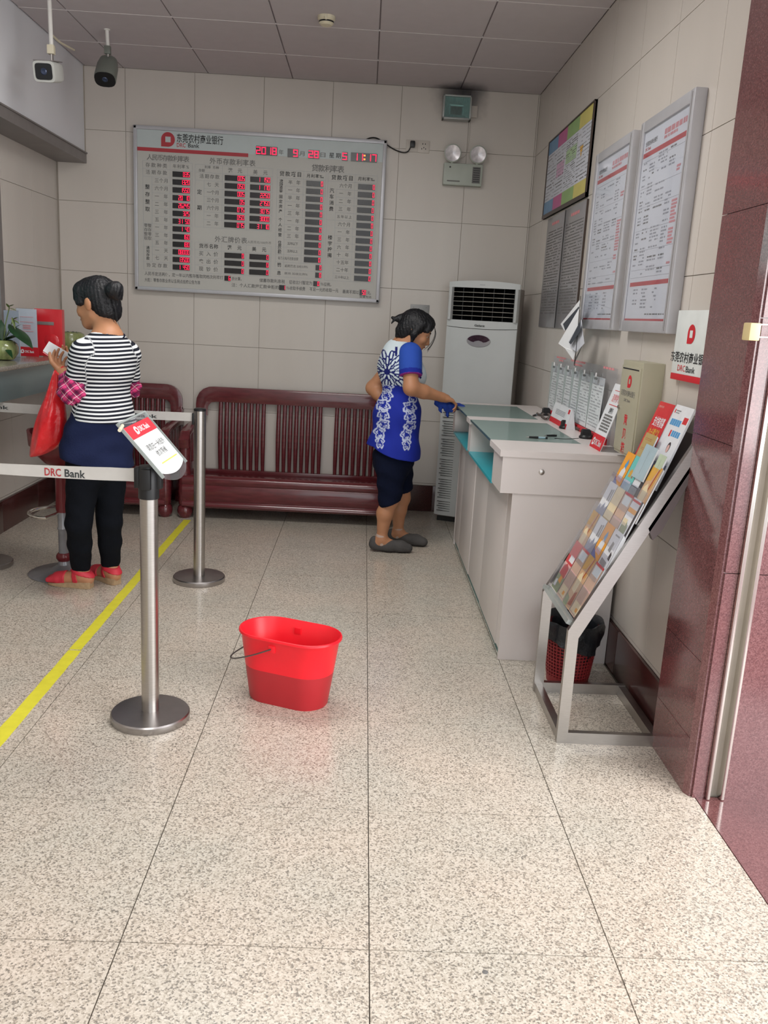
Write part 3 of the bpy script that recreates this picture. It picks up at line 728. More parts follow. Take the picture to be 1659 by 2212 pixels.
# --- block D and E
spread(Z3,665,975,575,'贷款利率表',.042)
xd=[Z3(212,700)[0],Z3(312,700)[0],Z3(528,700)[0],Z3(795,700)[0]]
r0=Z3(660,755)[1]; r9=Z5(640,495)[1]; rowD=[r0+(r9-r0)*i/8.04 for i in range(12)]
for z in [rowD[0]+pit*1.5,rowD[0]+pit*.5]+[r-pit*.5 for r in rowD]: hl(xd[0] if z>rowD[0] or z<rowD[8] else xd[1],xd[3],z)
for x in (xd[0],xd[2],xd[3]): vl(x,rowD[-1]-pit*.5,rowD[0]+pit*1.5)
vl(xd[1],rowD[-1]-pit*.5,rowD[0]-pit*.5)
spread(Z3,270,478,640,'贷款项目',.030,'ink'); spread(Z3,585,745,665,'月利率‰',.024,'ink')
LD=['半 年','一 年','半 年','一 年','三 年','一 年','二 年','三 年','五年以下','五年以上']
for i in range(12):
    if i<10:
        l=LD[i]; lx=xd[1]+.035; rx=xd[2]-.035
        for j,ch in enumerate(l):
            if ch!=' ': pt.text(ch,lx+(rx-lx)*j/(len(l)-1),rowD[i],.031 if len(l)<4 else .022,M['inkgrey'],y=.0088,bold=.008)
        led(Z3(562,740)[0],Z3(765,740)[0],rowD[i],pit*.68,'0',.0160)
tfit(pt,'每万元每月还款金额',xd[0]+.02,xd[2]-.02,rowD[10],.020,M['inkgrey'],y=.0088); led(Z3(562,740)[0],Z3(765,740)[0],rowD[10],pit*.68,'0',.0160)
tfit(pt,'逾期罚息',xd[1]+.01,xd[1]+.09,rowD[11],.018,M['inkgrey'],y=.0088); tfit(pt,'加收比例%',xd[2]-.03,xd[2]+.05,rowD[11],.016,M['inkgrey'],y=.0088)
led(Z5(650,770)[0]+.013,Z5(722,770)[0]+.013,rowD[11],pit*.68,'0',.0150)
zx=rowD[11]-(rowD[0]-rowD[1]); led(Z5(650,770)[0]+.013,Z5(722,770)[0]+.013,zx,pit*.68,'0',.0150); tfit(pt,'挪用 加收比例%',xd[1]+.01,xd[2]+.05,zx,.016,M['inkgrey'],y=.0088); hl(xd[0],xd[3],zx-pit*.5)
for s,a,b in (('流动资金',0,1.3),('固定资产',2,3.9),('个人经营',5,7),('住房公积',8,9.3)):
    for j,ch in enumerate(s): pt.text(ch,(xd[0]+xd[1])/2,r0+(r9-r0)*(a+(b-a)*j/3)/8.04+.004,.026,M['ink'],y=.0088,bold=.012)
pt.text('罚',(xd[0]+xd[1])/2,rowD[11]+.004,.03,M['ink'],y=.0088,bold=.012); pt.text('息',(xd[0]+xd[1])/2,zx,.03,M['ink'],y=.0088,bold=.012)
xe=[Z3(820,700)[0],Z3(925,700)[0],Z3(1145,700)[0],Z3(1412,700)[0]]
r0=Z3(1270,795)[1]; r12=Z5(1215,893)[1]; rowE=[r0+(r12-r0)*i/12 for i in range(13)]
for z in [rowE[0]+pit*1.5,rowE[0]+pit*.5]+[r-pit*.5 for r in rowE]: hl(xe[0] if z>rowE[0] or z<rowE[12] or abs(z-rowE[4]+pit*.5)<.003 else xe[1],xe[3],z)
for x in (xe[0],xe[2],xe[3]): vl(x,rowE[-1]-pit*.5,rowE[0]+pit*1.5)
vl(xe[1],rowE[-1]-pit*.5,rowE[0]-pit*.5)
spread(Z3,890,1095,685,'贷款项目',.030,'ink'); spread(Z3,1200,1355,700,'月利率‰',.024,'ink')
LE=['六个月','一 年','二 年','三 年','五年以上','六个月','一 年','三 年','六 年','十 年','十五年','二十年','三十年以上']
for i,l in enumerate(LE):
    lx=xe[1]+.035; rx=xe[2]-.035
    if len(l)>3: lx-=.012; rx+=.012
    for j,ch in enumerate(l):
        if ch!=' ': pt.text(ch,lx+(rx-lx)*j/(len(l)-1),rowE[i],.030 if len(l)<4 else .023,M['inkgrey'],y=.0088,bold=.008)
    led(Z3(1180,800)[0],Z3(1383,800)[0],rowE[i],pit*.68,'0',.0155)
for i,c in enumerate('汽车消费'): pt.text(c,(xe[0]+xe[1])/2,rowE[1]+.015-i*pit*.78,.032,M['ink'],y=.0088,bold=.012)
for i,c in enumerate('楼宇按揭'): pt.text(c,(xe[0]+xe[1])/2,rowE[7]+.01-i*pit*.78,.032,M['ink'],y=.0088,bold=.012)
# --- foot notes
def note(f0,x0,y0,f1,x1,y1,s,h=.024):
    a=f0(x0,y0); b=f1(x1,y1); tfit(pt,s,a[0],b[0],(a[1]+b[1])/2,h,M['inkgrey'],y=.0088,bold=.012); return (a[1]+b[1])/2
z1=note(Z4,175,830,Z4,1115,885,'人民币定活两便，定一年以内整存整取同档次利率打')
led(Z4(1132,890)[0],Z4(1205,890)[0],z1-.002,.034,'6',.0140); note(Z4,1220,893,Z4,1335,900,'折计算。')
note(Z4,175,905,Z4,840,945,'大额：零售存款业务以各网点挂牌公告为准')
note(Z5,0,915,Z5,305,930,'储蓄存款利息税'); note(Z5,355,935,Z5,630,950,'征收比例暂定为'); z=Z5(680,955)[1]; led(Z5(645,955)[0],Z5(718,955)[0],z,.034,'0',.0140); note(Z5,735,960,Z5,860,968,'％征税。')
note(Z4,1215,970,Z5,232,1000,'注：个人汇款按汇款金额的'); z=Z5(270,1002)[1]; led(Z5(237,1000)[0],Z5(310,1000)[0],z,.034,'1',.0140)
note(Z5,325,1005,Z5,548,1020,'％收取手续费'); note(Z5,600,1020,Z5,945,1040,'不足一元的收取一元'); note(Z5,995,1048,Z5,1190,1060,'最高不超过'); z=Z5(1235,1060)[1]; led(Z5(1198,1060)[0],Z5(1276,1060)[0],z,.036,'50',.0145); note(Z5,1290,1065,Z5,1335,1068,'元。')
note(Z5,1198,1108,Z5,1340,1116,'监督电话',.014)
tag(pt.build('printed_lettering', bd, smooth=False),kind='stuff'); tag(ln.build('table_lines', bd, smooth=False),kind='stuff')
# wall standoffs so that the board is carried by the wall
for u in (BL+.2,BR_-.2): MB().m(M['alu']).box((u-.03,.055,BB+.1),(u+.03,.0655,BT-.1)).build('wall_bracket', bd, smooth=False)

# power lead and sockets
def tube_obj(name,pts,r,m,label,cat,n=8):
    o=MB().m(m).tube(pts,r,n).build(name); return tag(o,label,cat)
def smoothpath(pts,k=6):
    P=[Vector(p) for p in pts]; out=[]
    for i in range(len(P)-1):
        p0=P[max(i-1,0)];p1=P[i];p2=P[i+1];p3=P[min(i+2,len(P)-1)]
        for j in range(k):
            t=j/k; out.append(.5*((2*p1)+(-p0+p2)*t+(2*p0-5*p1+4*p2-p3)*t*t+(-p0+3*p1-3*p2+p3)*t**3))
    out.append(P[-1]); return out
cp=[at(x,y,'Y',v) for x,y,v in ((783,305,YB-.05),(800,298,YB-.02),(815,299,YB-.012),(832,310,YB-.012),(850,322,YB-.012),(868,329,YB-.014),(880,328,YB-.02),(886,320,YB-.03),(888,312,YB-.03))]
tube_obj('power_lead',smoothpath(cp),.0042,M['black'],'thin black power lead looping from the rate board to the wall socket','cable')
def socket(px0,py0,px1,py1,name,label,kind):
    a=at(px0,py0,'Y',YB-.008); b=at(px1,py1,'Y',YB-.008); w=abs(b.x-a.x); h=abs(b.z-a.z)
    t=thing(name,label,'socket',((a.x+b.x)/2,YB,(a.z+b.z)/2))
    MB().m(M['sockplate'] if kind!='blank' else M['greyplate']).rbox((-w/2,-.008,-h/2),(w/2,-.0005,h/2),.003).build('plate', t)
    return t,w,h
M['sockplate']=mat('socket_plate','#bfb7ae',.4); M['greyplate']=mat('grey_blank_plate','#8d8d8c',.45,.3)
t,w,h=socket(878,301,903,329,'wall_socket','wall socket with the black plug pushed in','plug')
MB().m(M['black']).rbox((-.016,-.045,-.014),(.018,-.008,.028),.006).build('plug', t)
t,w,h=socket(904,303,927,331,'wall_socket','empty wall socket beside the plugged one','open')
for u,v in ((-.008,.018),(.010,.018),(-.014,-.014),(.014,-.014),(0,-.006)): MB().m(M['black']).box((u-.0025,-.0085,v-.005),(u+.0025,-.0078,v+.005)).build('pin_slot', t, smooth=False)
t,w,h=socket(887,657,926,690,'blank_plate','grey blank cover plate on the back wall behind the head of the cleaning woman','blank')
for u in (-w*.33,w*.33): MB().m(M['inkgrey']).lathe([(.003,0),(.003,.001)],10).build('screw', t).matrix_local=Matrix.Translation((u,-.008,h*.3))@Matrix.Rotation(PI/2,4,'X')

# flood light near the ceiling
p=at(988,231,'Y',YB-.10); t=thing('flood_lamp','square wall lamp with ribbed reflector below the dark soot stain at the ceiling','lamp',(p.x,YB,p.z))
M['lampframe']=mat('grey_lamp_frame','#9a9d9a',.4,.3); M['reflector']=mat('lamp_reflector','#c0cccd',.3,.2,var=.2,vs_=25,aniso=(8,1,1))
w,h=.098,.078
for a_,b_ in (((-w,-.10,-h),(-w+.012,-.02,h)),((w-.012,-.10,-h),(w,-.02,h)),((-w,-.10,h-.012),(w,-.02,h)),((-w,-.10,-h),(w,-.02,-h+.012))):
    MB().m(M['lampframe']).rbox(a_,b_,.003).build('frame_bar', t)
MB().m(M['reflector']).add([(-w+.01,-.085,-h+.01),(w-.01,-.085,-h+.01),(w-.01,-.085,h-.01),(-w+.01,-.085,h-.01),(-.05,-.03,-.035),(.05,-.03,-.035),(.05,-.03,.035),(-.05,-.03,.035)],[(0,1,5,4),(1,2,6,5),(2,3,7,6),(3,0,4,7),(4,5,6,7)]).build('reflector', t, smooth=False)
MB().m(M['tubewhite']).tube([(-.045,-.055,.02),(.045,-.055,.02)],.008,12).build('tube_bulb', t)
MB().m(M['sideglass']).box((-w+.01,-.098,-h+.01),(w-.01,-.094,h-.01)).build('front_glass', t, smooth=False)
MB().m(M['lampframe']).box((-.04,-.03,-.05),(.04,0,.09)).build('bracket', t, smooth=False)
MB().m(M['sockplate']).rbox((w+.004,-.03,-.045),(w+.05,-.0,.03),.004).build('junction_box', t)
# twin spot emergency lamp
p=at(1000,377,'Y',YB-.06); t=thing('emergency_lamp','twin spot emergency lamp box on the back wall above the air conditioner','lamp',(p.x,YB,p.z))
w,h=.137,.073
M['emg']=mat('pale_green_grey_plastic','#a9afa5',.4)
MB().m(M['emg']).rbox((-w,-.06,-h),(w,0,h),.008).build('housing', t)
MB().m(M['inkgrey']).box((.066,-.0615,-.054),(.122,-.058,.054)).build('label_panel', t, smooth=False)
for i in range(7): MB().m(M['black']).box((.072,-.0625,-.045+i*.0145),(.116,-.061,-.040+i*.0145)).build('vent_slot', t, smooth=False)
MB().m(M['black']).lathe([(.006,0),(.006,.001)],12).build('indicator', t).matrix_local=Matrix.Translation((-.093,-.06,.045))@Matrix.Rotation(PI/2,4,'X')
MB().m(M['inkgrey']).box((-.11,-.0608,-.05),(-.02,-.06,-.042)).build('small_print', t, smooth=False)
M['lens']=mat('lamp_lens','#d5d1d4',.2,.2,var=.3,vs_=30)
for u in (-.083,.095):
    s=MB().m(M['emg']); s.lathe([(.02,-.05),(.05,-.03),(.058,-.0),(.060,.012),(.054,.014)],24,caps=False); hd=s.build('spot_head', t)
    hd.matrix_local=Matrix.Translation((u,-.07,.135))@Matrix.Rotation(PI/2+.15,4,'X')
    MB().m(M['lens']).lathe([(.0005,.004),(.02,.006),(.036,.009),(.053,.0125)],24,caps=False).build('lens', hd)
    MB().m(M['emg']).tube([(u,-.05,.07),(u,-.055,.10)],.012).build('neck', t)
lead=[at(x,y,'Y',YB-.006) for x,y in ((990,345),(1003,338),(1009,328),(1013,300),(1016,265),(1020,250))]
tube_obj('thin_lead',smoothpath(lead),.0025,M['walltile'],'thin cream lead running up the wall between the two wall lamps','cable')
# smoke detector
t=thing('smoke_detector','small round cream smoke detector on the ceiling','smoke detector',(-.285,5.12,ZC))
M['cream']=mat('cream_plastic','#d5cdb4',.45)
MB().m(M['cream']).lathe([(.048,0),(.048,-.014),(.040,-.02),(.040,-.034),(.030,-.044),(.0005,-.046)],28).build('housing', t)
MB().m(M['black']).lathe([(.0405,-.024),(.0412,-.028),(.0405,-.032)],28,caps=False).build('vent_ring', t)
MB().m(M['cream']).rbox((-.006,-.055,-.028),(.006,-.038,-.004),.002).build('tab', t)
# security cameras
def seccam(name,label,x,y,zb,zc,rx,rz,dark,body,sz=(.05,.045,.14)):
    t=thing(name,label,'camera',(x,y,ZC))
    MB().m(M['white2']).tube([(0,0,0),(.004,0,zb-ZC)],.011,12).build('ceiling_rod', t)
    MB().m(M['white2']).lathe([(.018,0),(.018,-.004),(.012,-.006)],16).build('ceiling_plate', t)
    MB().m(M['cream'] if not dark else M['greycam']).rbox((-.016,-.016,zb-ZC-.035),(.02,.016,zb-ZC+.01),.004).build('joint', t)
    MB().m(M['steel']).tube([(.004,0,zb-ZC-.03),(.004,0,zc-ZC+sz[1])],.008,10).build('swivel', t)
    hX=Matrix.Translation((0,0,zc-ZC))@Matrix.Rotation(rz,4,'Z')@Matrix.Rotation(rx,4,'X')
    b=MB().m(body)
    n=20; rings=[]
    for yy,k in ((-sz[2],1.0),(-sz[2]+.01,1.04),(0,1.0),(sz[2]*.45,.85),(sz[2]*.55,.55)):
        rings.append([(sz[0]*k*math.copysign(abs(math.cos(a))**(.35 if not dark else .75),math.cos(a)),yy,sz[1]*k*math.copysign(abs(math.sin(a))**(.35 if not dark else .75),math.sin(a))) for a in [2*PI*(i+.5)/n for i in range(n)]])
    b.loft(rings); o=b.build('housing', t); o.matrix_local=hX
    f=MB().m(M['black']); rr=[(p[0]*.80,-sz[2]-.003,p[2]*.78) for p in rings[0]] if not dark else [(p[0]*1.0,-sz[2]-.004,p[2]*1.0) for p in rings[0]]
    f.loft([rr,[(p[0]*.97,p[1]+.006,p[2]*.97) for p in rr]]); f.build('front_window', o)
    L_=MB().m(M['lensblue']).lathe([(.0005,0.0),(.012,.002),(.016,.0),(.018,-.003)],20,caps=False).build('lens', o); L_.matrix_local=Matrix.Translation((0,-sz[2]-.0045,0))@Matrix.Rotation(PI/2,4,'X')
    if not dark: MB().m(M['greytrim']).rbox((-sz[0]*.97,-sz[2]*.95,sz[1]*.98),(sz[0]*.97,sz[2]*.3,sz[1]*1.08),.003).build('sun_shield', o)
    return t
M['white2']=mat('white_rod','#dedcd6',.35); M['lensblue']=mat('camera_lens','#39435a',.1,.3); M['greycam']=mat('grey_green_camera_body','#737770',.4,.2)
M['whitecam']=mat('white_camera_body','#b9bab5',.4)
seccam('security_camera','white box security camera on a white ceiling rod, left of the other camera',-1.725,5.0,2.735,2.612,math.radians(12),math.radians(-3),False,M['whitecam'],(.056,.050,.10))
seccam('security_camera','dark grey bullet security camera on a grey ceiling rod, right of the white camera',-1.600,5.6,2.905,2.80,math.radians(48),math.radians(4),True,M['greycam'],(.060,.048,.115))
cb=[at(x,y,'Y',v) for x,y,v in ((108,71,5.04),(114,77,5.08),(128,90,5.2),(145,100,5.35),(160,108,5.5))]
tube_obj('cream_cable',smoothpath(cb),.006,M['cream'],'short cream cable trailing from the white security camera rod','cable')
RW=-PI/2   # things that face the room from the right wall: local x runs towards the camera, local y into the wall
def rwp(px,py,X): p=at(px,py,'X',X); return (-p.y,p.z)

# ================================================================== QUEUE POSTS
def post(x,y,label,head='steel',ztop=.918):
    t=thing('queue_post',label,'queue post',(x,y,0),0,'queue posts holding the belts')
    MB().m(M['steelbase']).lathe([(.001,0),(.136,0),(.138,.004),(.138,.024),(.134,.029),(.032,.034),(.001,.034)],56).build('base', t)
    zt=ztop if head=='steel' else .812
    MB().m(M['steel']).lathe([(.0305,.03),(.0305,zt)],36).build('pole', t, ang=50)
    if head=='steel':
        MB().m(M['black']).lathe([(.0295,zt),(.0315,zt+.002),(.0315,zt+.010),(.024,zt+.014),(.001,zt+.014)],32).build('cap', t)
        MB().m(M['black']).rbox((-.040,-.012,.845),(-.028,.012,.905),.003).build('belt_clip', t)
    else:
        MB().m(M['black']).lathe([(.0305,.806),(.0345,.808),(.0345,.905),(.031,.918),(.001,.92)],36).build('cassette', t)
        for k in range(4):
            a=k*PI/2+PI
            c=MB().m(M['black']).rbox((.026,-.016,.842),(.046,.016,.912),.004).build('belt_clip', t); c.rotation_euler=(0,0,a)
    return t
q=at(325,1534,'Z',.03); q2=at(430,1242,'Z',.03); q3=at(25,1212,'Z',.03)
P1=(q.x,q.y); P2=(q2.x,q2.y); P3=(q3.x-.138,q3.y); P4=(-1.52,2.94)
post(*P1,'steel queue post with black head carrying the tilted acrylic sign','black')
post(*P2,'plain steel queue post standing in front of the benches')
post(*P3,'queue post of which only the base rim shows at the left edge',ztop=.885)
post(*P4,'queue post outside the left edge that ends the front belt','black')
M['belt']=mat('silver_grey_belt','#bdbbb7',.55,var=.04,vs_=20,bump=.05,bs=400)
M['beltred']=mat('belt_red_print','#a23339',.6); M['beltdk']=mat('belt_dark_print','#34383a',.6)
def belt(a,b,za0,za1,zb0,zb1,label,texts,wob=.0):
    """belt from point a to point b (xy) with bottom/top heights at each end; texts: (distance from a, string list)"""
    a=Vector((a[0],a[1],0)); b=Vector((b[0],b[1],0)); L=(b-a).length; t=math.atan2((b-a).y,(b-a).x)
    r=thing('queue_belt',label,'belt',(a.x,a.y,0),t,'silver grey queue belts')
    m=MB().m(M['belt']); n=24; rings=[]
    for i in range(n+1):
        f=i/n; yy=wob*math.sin(f*PI*7)*math.exp(-((1-f)*14))
        z0=za0+(zb0-za0)*f-.004*math.sin(PI*f); z1=za1+(zb1-za1)*f-.004*math.sin(PI*f)-abs(yy)*.5
        rings.append([(L*f,yy-.0008,z0),(L*f,yy-.0008,z1),(L*f,yy+.0008,z1),(L*f,yy+.0008,z0)])
    m.loft(rings); m.build('webbing', r, ang=50)
    for d,h,k in texts:
        p=MB(); p2_=MB()
        f=d/L; zc=(za0+za1)/2+((zb0+zb1)/2-(za0+za1)/2)*f-.004*math.sin(PI*f)
        tfit(p,'DRC',d,d+.135*k,zc,h,M['beltred'],y=-.0018,bold=.02); tfit(p2_,'Bank',d+.165*k,d+.335*k,zc,h,M['beltdk'],y=-.0018,bold=.02)
        p.build('printed_name', r, smooth=False); p2_.build('printed_name', r, smooth=False)
# front belt: px heights
zf=[at(300,y,'Y',P1[1]).z for y in (1041,1011)]; zl=[at(0,y,'Y',P1[1]+.02).z for y in (1027,1003)]
xl=at(0,1015,'Y',P1[1]+.02).x
def ext(z0,z1): 
    x0,x1=P1[0]-.04,xl; k=(P4[0]+.04-x0)/(x1-x0); return z0+(z1-z0)*k
ux0=at(92,1020,'Y',P1[1]+.01).x; ux1=at(185,1022,'Y',P1[1]+.01).x
La=ux0-(P4[0]+.04); kk=(ux1-ux0)/.335
belt((P4[0]+.04,P4[1]-.0),(P1[0]-.04,P1[1]),ext(zf[0],zl[0]),ext(zf[1],zl[1]),zf[0],zf[1],'front queue belt reading DRC Bank, crossing the striped woman’s thighs',[(La,.027,kk)],.012)
zf=[at(420,y,'Y',P2[1]).z for y in (910,892)]; zl=[at(0,y,'Y',P2[1]+.05).z for y in (892,871)]
Lb=P2[0]-P3[0]
e1=at(13,882,'Y',P2[1]+.05).x-(P3[0]+.035); e2=at(340,898,'Y',P2[1]).x-(P3[0]+.035)
belt((P3[0]+.035,P3[1]),(P2[0]-.04,P2[1]),zl[0],zl[1],zf[0],zf[1],'rear queue belt passing behind the striped woman at hip height',[(e1-.335*.7,.019,.7),(e2-.335*.7,.019,.7)],.0)

# sign on the front post
S0=at(254,915.5,'Y',2.77); S1=at(312,889,'Y',3.01); S2=at(352,1033.6,'Y',2.755)
W_=(S1-S0); D_=(S2-S0); wl=W_.length; wu=W_.normalized(); D_=D_-wu*D_.dot(wu); dl=D_.length; du=D_.normalized(); nu=du.cross(wu).normalized()
if nu.z<0: nu=-nu
sg=thing('acrylic_sign','tilted acrylic sign with red header on top of the front queue post','sign',S0)
# local frame: x across, z up the sheet, y away from the reader
SM=Matrix(((wu.x,-nu.x,-du.x,0),(wu.y,-nu.y,-du.y,0),(wu.z,-nu.z,-du.z,0),(0,0,0,1)))
sg.matrix_world=Matrix.Translation(S0)@SM
def arcp(w0,w1,v,bulge,n=12):
    return [(w0+(w1-w0)*i/n, -(v+bulge*math.sin(PI*i/n)**.8)*dl) for i in range(n+1)]
outl=[(0,0)]+[(x*wl,z) for x,z in arcp(0,1,.99,.155)]+[(wl,0)]
MB().m(M['acrylic']).prism(outl,.003).build('clear_panel', sg, loc=(0,.002,0))
sh=[(.03*wl,-.10*dl)]+[(x*wl,z) for x,z in arcp(.03,.95,.93,.10)]+[(.95*wl,-.10*dl)]
M['signwhite']=mat('sign_white_sheet','#edf1f2',.4)
MB().m(M['signwhite']).prism(sh,.0008).build('white_sheet', sg, loc=(0,-.0010,0))
M['signred']=mat('sign_red_header','#e03b47',.4)
MB().m(M['signred']).box((.03*wl,-.0016,-.315*dl),(.95*wl,-.0011,-.10*dl)).build('red_header', sg, smooth=False)
p=MB(); logo(p,.33*wl,-.205*dl,.030,M['signwhite'],M['signred'],y=-.002); tfit(p,'DRC Bank',.42*wl,.78*wl,-.205*dl,.020,M['signwhite'],y=-.002,bold=.015)
tfit(p,'请您在一米线外',.20*wl,.86*wl,-.52*dl,.022,M['inkgrey'],y=-.0014,bold=.01); tfit(p,'依次等候',.34*wl,.72*wl,-.655*dl,.022,M['inkgrey'],y=-.0014,bold=.01)
p.m(mat('sign_yellow_line','#e7e36a',.5)).box((.26*wl,-.0016,-.825*dl),(.88*wl,-.0012,-.805*dl)); tag(p.build('printed_lettering', sg, smooth=False),kind='stuff')
MB().m(M['acrylicedge']).box((-.001,-.004,-dl*1.0),(.0025,.007,.0)).build('edge_rail', sg, smooth=False)
MB().m(M['acrylicedge']).box((wl-.0025,-.003,-dl*1.0),(wl+.001,.007,.0)).build('edge_rail', sg, smooth=False)
MB().m(M['acrylicedge']).box((0,-.004,-.004),(wl,.007,.002)).build('edge_rail', sg, smooth=False)
MB().m(M['cream']).tube([(-.022,0,-.022),(.02,.0,-.012)],.006).build('tape_tab', sg)
MB().m(M['black']).tube([(wl*.5,.012,-.80*dl),(wl*.5,.05,-.86*dl)],.014).build('mount', sg)

# ================================================================== FLOOR TAPE, BUCKET
tp=thing('floor_tape','yellow warning tape running along the floor beside the striped woman','tape',(-1.160,0,0))
yb1=at(155,1404,'Z',0).y
for (a,b__,w0,dx) in ((1.2,yb1-.004,.027,0.002),(yb1+.006,5.80,.025,-.001)):
    m=MB().m(M['yellow']); n=40; rings=[]
    for i in range(n+1):
        y=a+(b__-a)*i/n; j=random.uniform(-.0015,.0015); k=random.uniform(-.0015,.0015)
        rings.append([(dx-w0+j,y,.0002),(dx+w0+k,y,.0002),(dx+w0+k,y,.0009),(dx-w0+j,y,.0009)])
    m.loft(rings); m.build('tape_strip', tp, smooth=False)
# stray dark gum spot
def stadium(a,b,n=14,ex=1.0):
    out=[]
    for i in range(n+1):
        t=-PI/2+PI*i/n; out.append((a-b+b*math.cos(t),b*math.sin(t)))
    for i in range(n+1):
        t=PI/2+PI*i/n; out.append((-(a-b)+b*math.cos(t),b*math.sin(t)))
    return out
BA=math.radians(-22)
bk=thing('bucket','empty-handed bright red oval plastic bucket standing on the open floor','bucket',(-.225,3.060,0),BA)
bk['label']='bright red oval plastic bucket holding water, alone on the open floor'
H_=.275; zw=.135
def ring(f,z,off=0): 
    a=.158+.038*f+off; b=.086+.027*f+off; return [(x,y,z) for x,y in stadium(a,b)]
m=MB().m(M['bucketdk']); m.loft([ring(-.06,.004),ring(0,0.0)][::-1]+[],caps=True)
m=MB().m(M['bucketdk']); m.loft([ring(-.10,0.0),ring(0,.006),ring(zw/H_,zw)],caps=False); m.add(ring(-.10,0.0),[tuple(reversed(range(30)))])
m.m(M['bucket']); m.loft([ring(zw/H_,zw),ring(.96,H_*.95),ring(1,H_*.955)],caps=False)
m.loft([ring(1.0,H_*.955,.000),ring(1.0,H_*.955,.006),ring(1,H_*.97,.008),ring(1,H_*.995,.006),ring(1,H_,.002),ring(1,H_*.985,-.002),ring(zw/H_,zw,-.003),ring(0,.008,-.003)],caps=False)
m.add(ring(0,.008,-.003),[tuple(range(30))])
m.build('pail', bk, ang=40)
M['water']=mat('murky_water','#9a3a3c',.05,var=.1,coat=.5)
MB().m(M['water']).add(ring(zw/H_,zw,-.0035),[tuple(range(30))]).build('water_surface', bk, smooth=False)
yr=.113
hp=[(-.02,-(yr+.005),H_*.86),(-.09,-(yr+.012),H_*.74),(-.17,-(yr+.00),H_*.62),(-.215,-.07,H_*.56),(-.228,0,H_*.54),(-.215,.07,H_*.56),(-.17,yr,H_*.62),(-.09,yr+.012,H_*.74),(-.02,yr+.005,H_*.86)]
MB().m(M['wire']).tube(smoothpath(hp,5),.0028,8).build('handle', bk)
for s in (-1,1): MB().m(M['bucket']).rbox((-.034,s*(yr-.006)-.006,H_*.80),(-.006,s*(yr-.006)+.006,H_*.90),.003).build('handle_lug', bk)
gs=MB().m(M['inkgrey']).lathe([(.0005,.0006),(.006,.0005),(.007,.0001)],14,caps=False).build('gum_spot', loc=at(1048,2100,'Z',0)); tag(gs,'dark chewing gum spot on a floor tile at the bottom','stain')

# ================================================================== STOOL
st_=thing('bar_stool','round based bar stool with dark red seat behind the striped woman','stool',(-1.560,4.49,0))
M['dkredplastic']=mat('dark_red_plastic','#6e2126',.3,var=.05,coat=.2)
M['worn']=mat('worn_chrome','#8d8e92',.30,.35,var=.15,vs_=14)
MB().m(M['worn']).lathe([(.001,0),(.183,0),(.185,.004),(.17,.012),(.07,.028),(.034,.05),(.028,.07),(.001,.07)],48).build('base', st_)
MB().m(M['dkredplastic']).lathe([(.03,.07),(.040,.085),(.040,.10),(.03,.115)],24).build('collar', st_)
MB().m(M['worn']).lathe([(.026,.11),(.026,.24),(.031,.25),(.026,.26),(.026,.35)],24).build('lower_column', st_)
MB().m(M['dkredplastic']).lathe([(.030,.34),(.034,.36),(.032,.56),(.05,.60)],24).build('sleeve', st_)
rg=[(-.15*math.cos(a)-.02,.10*math.sin(a)*1.4,.335) for a in [(-80+160*i/16)*PI/180 for i in range(17)]]
MB().m(M['chrome']).tube([(-.02,-.01,.335)]+rg+[(-.02,.01,.335)],.009,10).build('foot_ring', st_)
se=MB().m(M['dkredplastic']); se.lathe([(.045,.585),(.08,.60),(.13,.65),(.158,.70),(.156,.73),(.14,.742),(.001,.735)],36,(-.01,.03,0)); se.build('seat', st_)
bkr=MB().m(M['dkredplastic']); rings=[]
for i in range(15):
    a=math.radians(110+140*i/14); r=.145; h=.06*math.sin(PI*i/14)**.6
    rings.append([(r*math.cos(a),r*math.sin(a),.70),((r+.012)*math.cos(a),(r+.012)*math.sin(a),.70),((r+.018)*math.cos(a),(r+.018)*math.sin(a),.72+h),((r+.004)*math.cos(a),(r+.004)*math.sin(a),.72+h)])
bkr.loft(rings); bkr.build('low_backrest', st_)

# ================================================================== THINGS ON THE TELLER COUNTER
TZ=1.09
M['leaf']=mat('dark_green_leaf','#1f4225',.35,var=.35,vs_=20); M['leaflt']=mat('young_leaf','#6a7a45',.5,var=.3,vs_=30)
M['potgreen']=mat('green_glazed_pot','#8c9560',.25,var=.30,vs_=16,aniso=(3,3,.6),coat=.5)
def leafblade(mb,base,tip,w,droop,m):
    base=Vector(base); tip=Vector(tip); d=tip-base; side=d.cross(Vector((0,0,1))).normalized(); n=8; L=[];Rr=[];Mi=[]
    vs=[];fs=[]
    for i in range(n+1):
        f=i/n; c=base+d*f+Vector((0,0,droop*math.sin(PI*f))); ww=w*math.sin(PI*min(1,f*1.02+.02))**.8*(1-.35*f)
        fold=Vector((0,0,-.25*ww))
        vs+=[tuple(c-side*ww-fold*-1),tuple(c),tuple(c+side*ww+fold)]
    for i in range(n):
        a=i*3; fs+=[(a,a+3,a+4,a+1),(a+1,a+4,a+5,a+2)]
    mb.m(m).add(vs,fs); 
pc=at(8,763,'X',-2.02); ppx,ppy=-2.03,at(8,763,'X',-2.03).y
pt_=thing('potted_plant','potted plant with long dark green leaves in a pale green pot','plant',(ppx,ppy,TZ))
MB().m(M['potgreen']).lathe([(.03,0),(.055,.005),(.078,.04),(.080,.075),(.062,.105),(.054,.11),(.048,.10),(.001,.095)],28).build('pot', pt_)
def loc_(px,py,Y): p=at(px,py,'Y',Y); return (p.x-ppx,p.y-ppy,p.z-TZ)
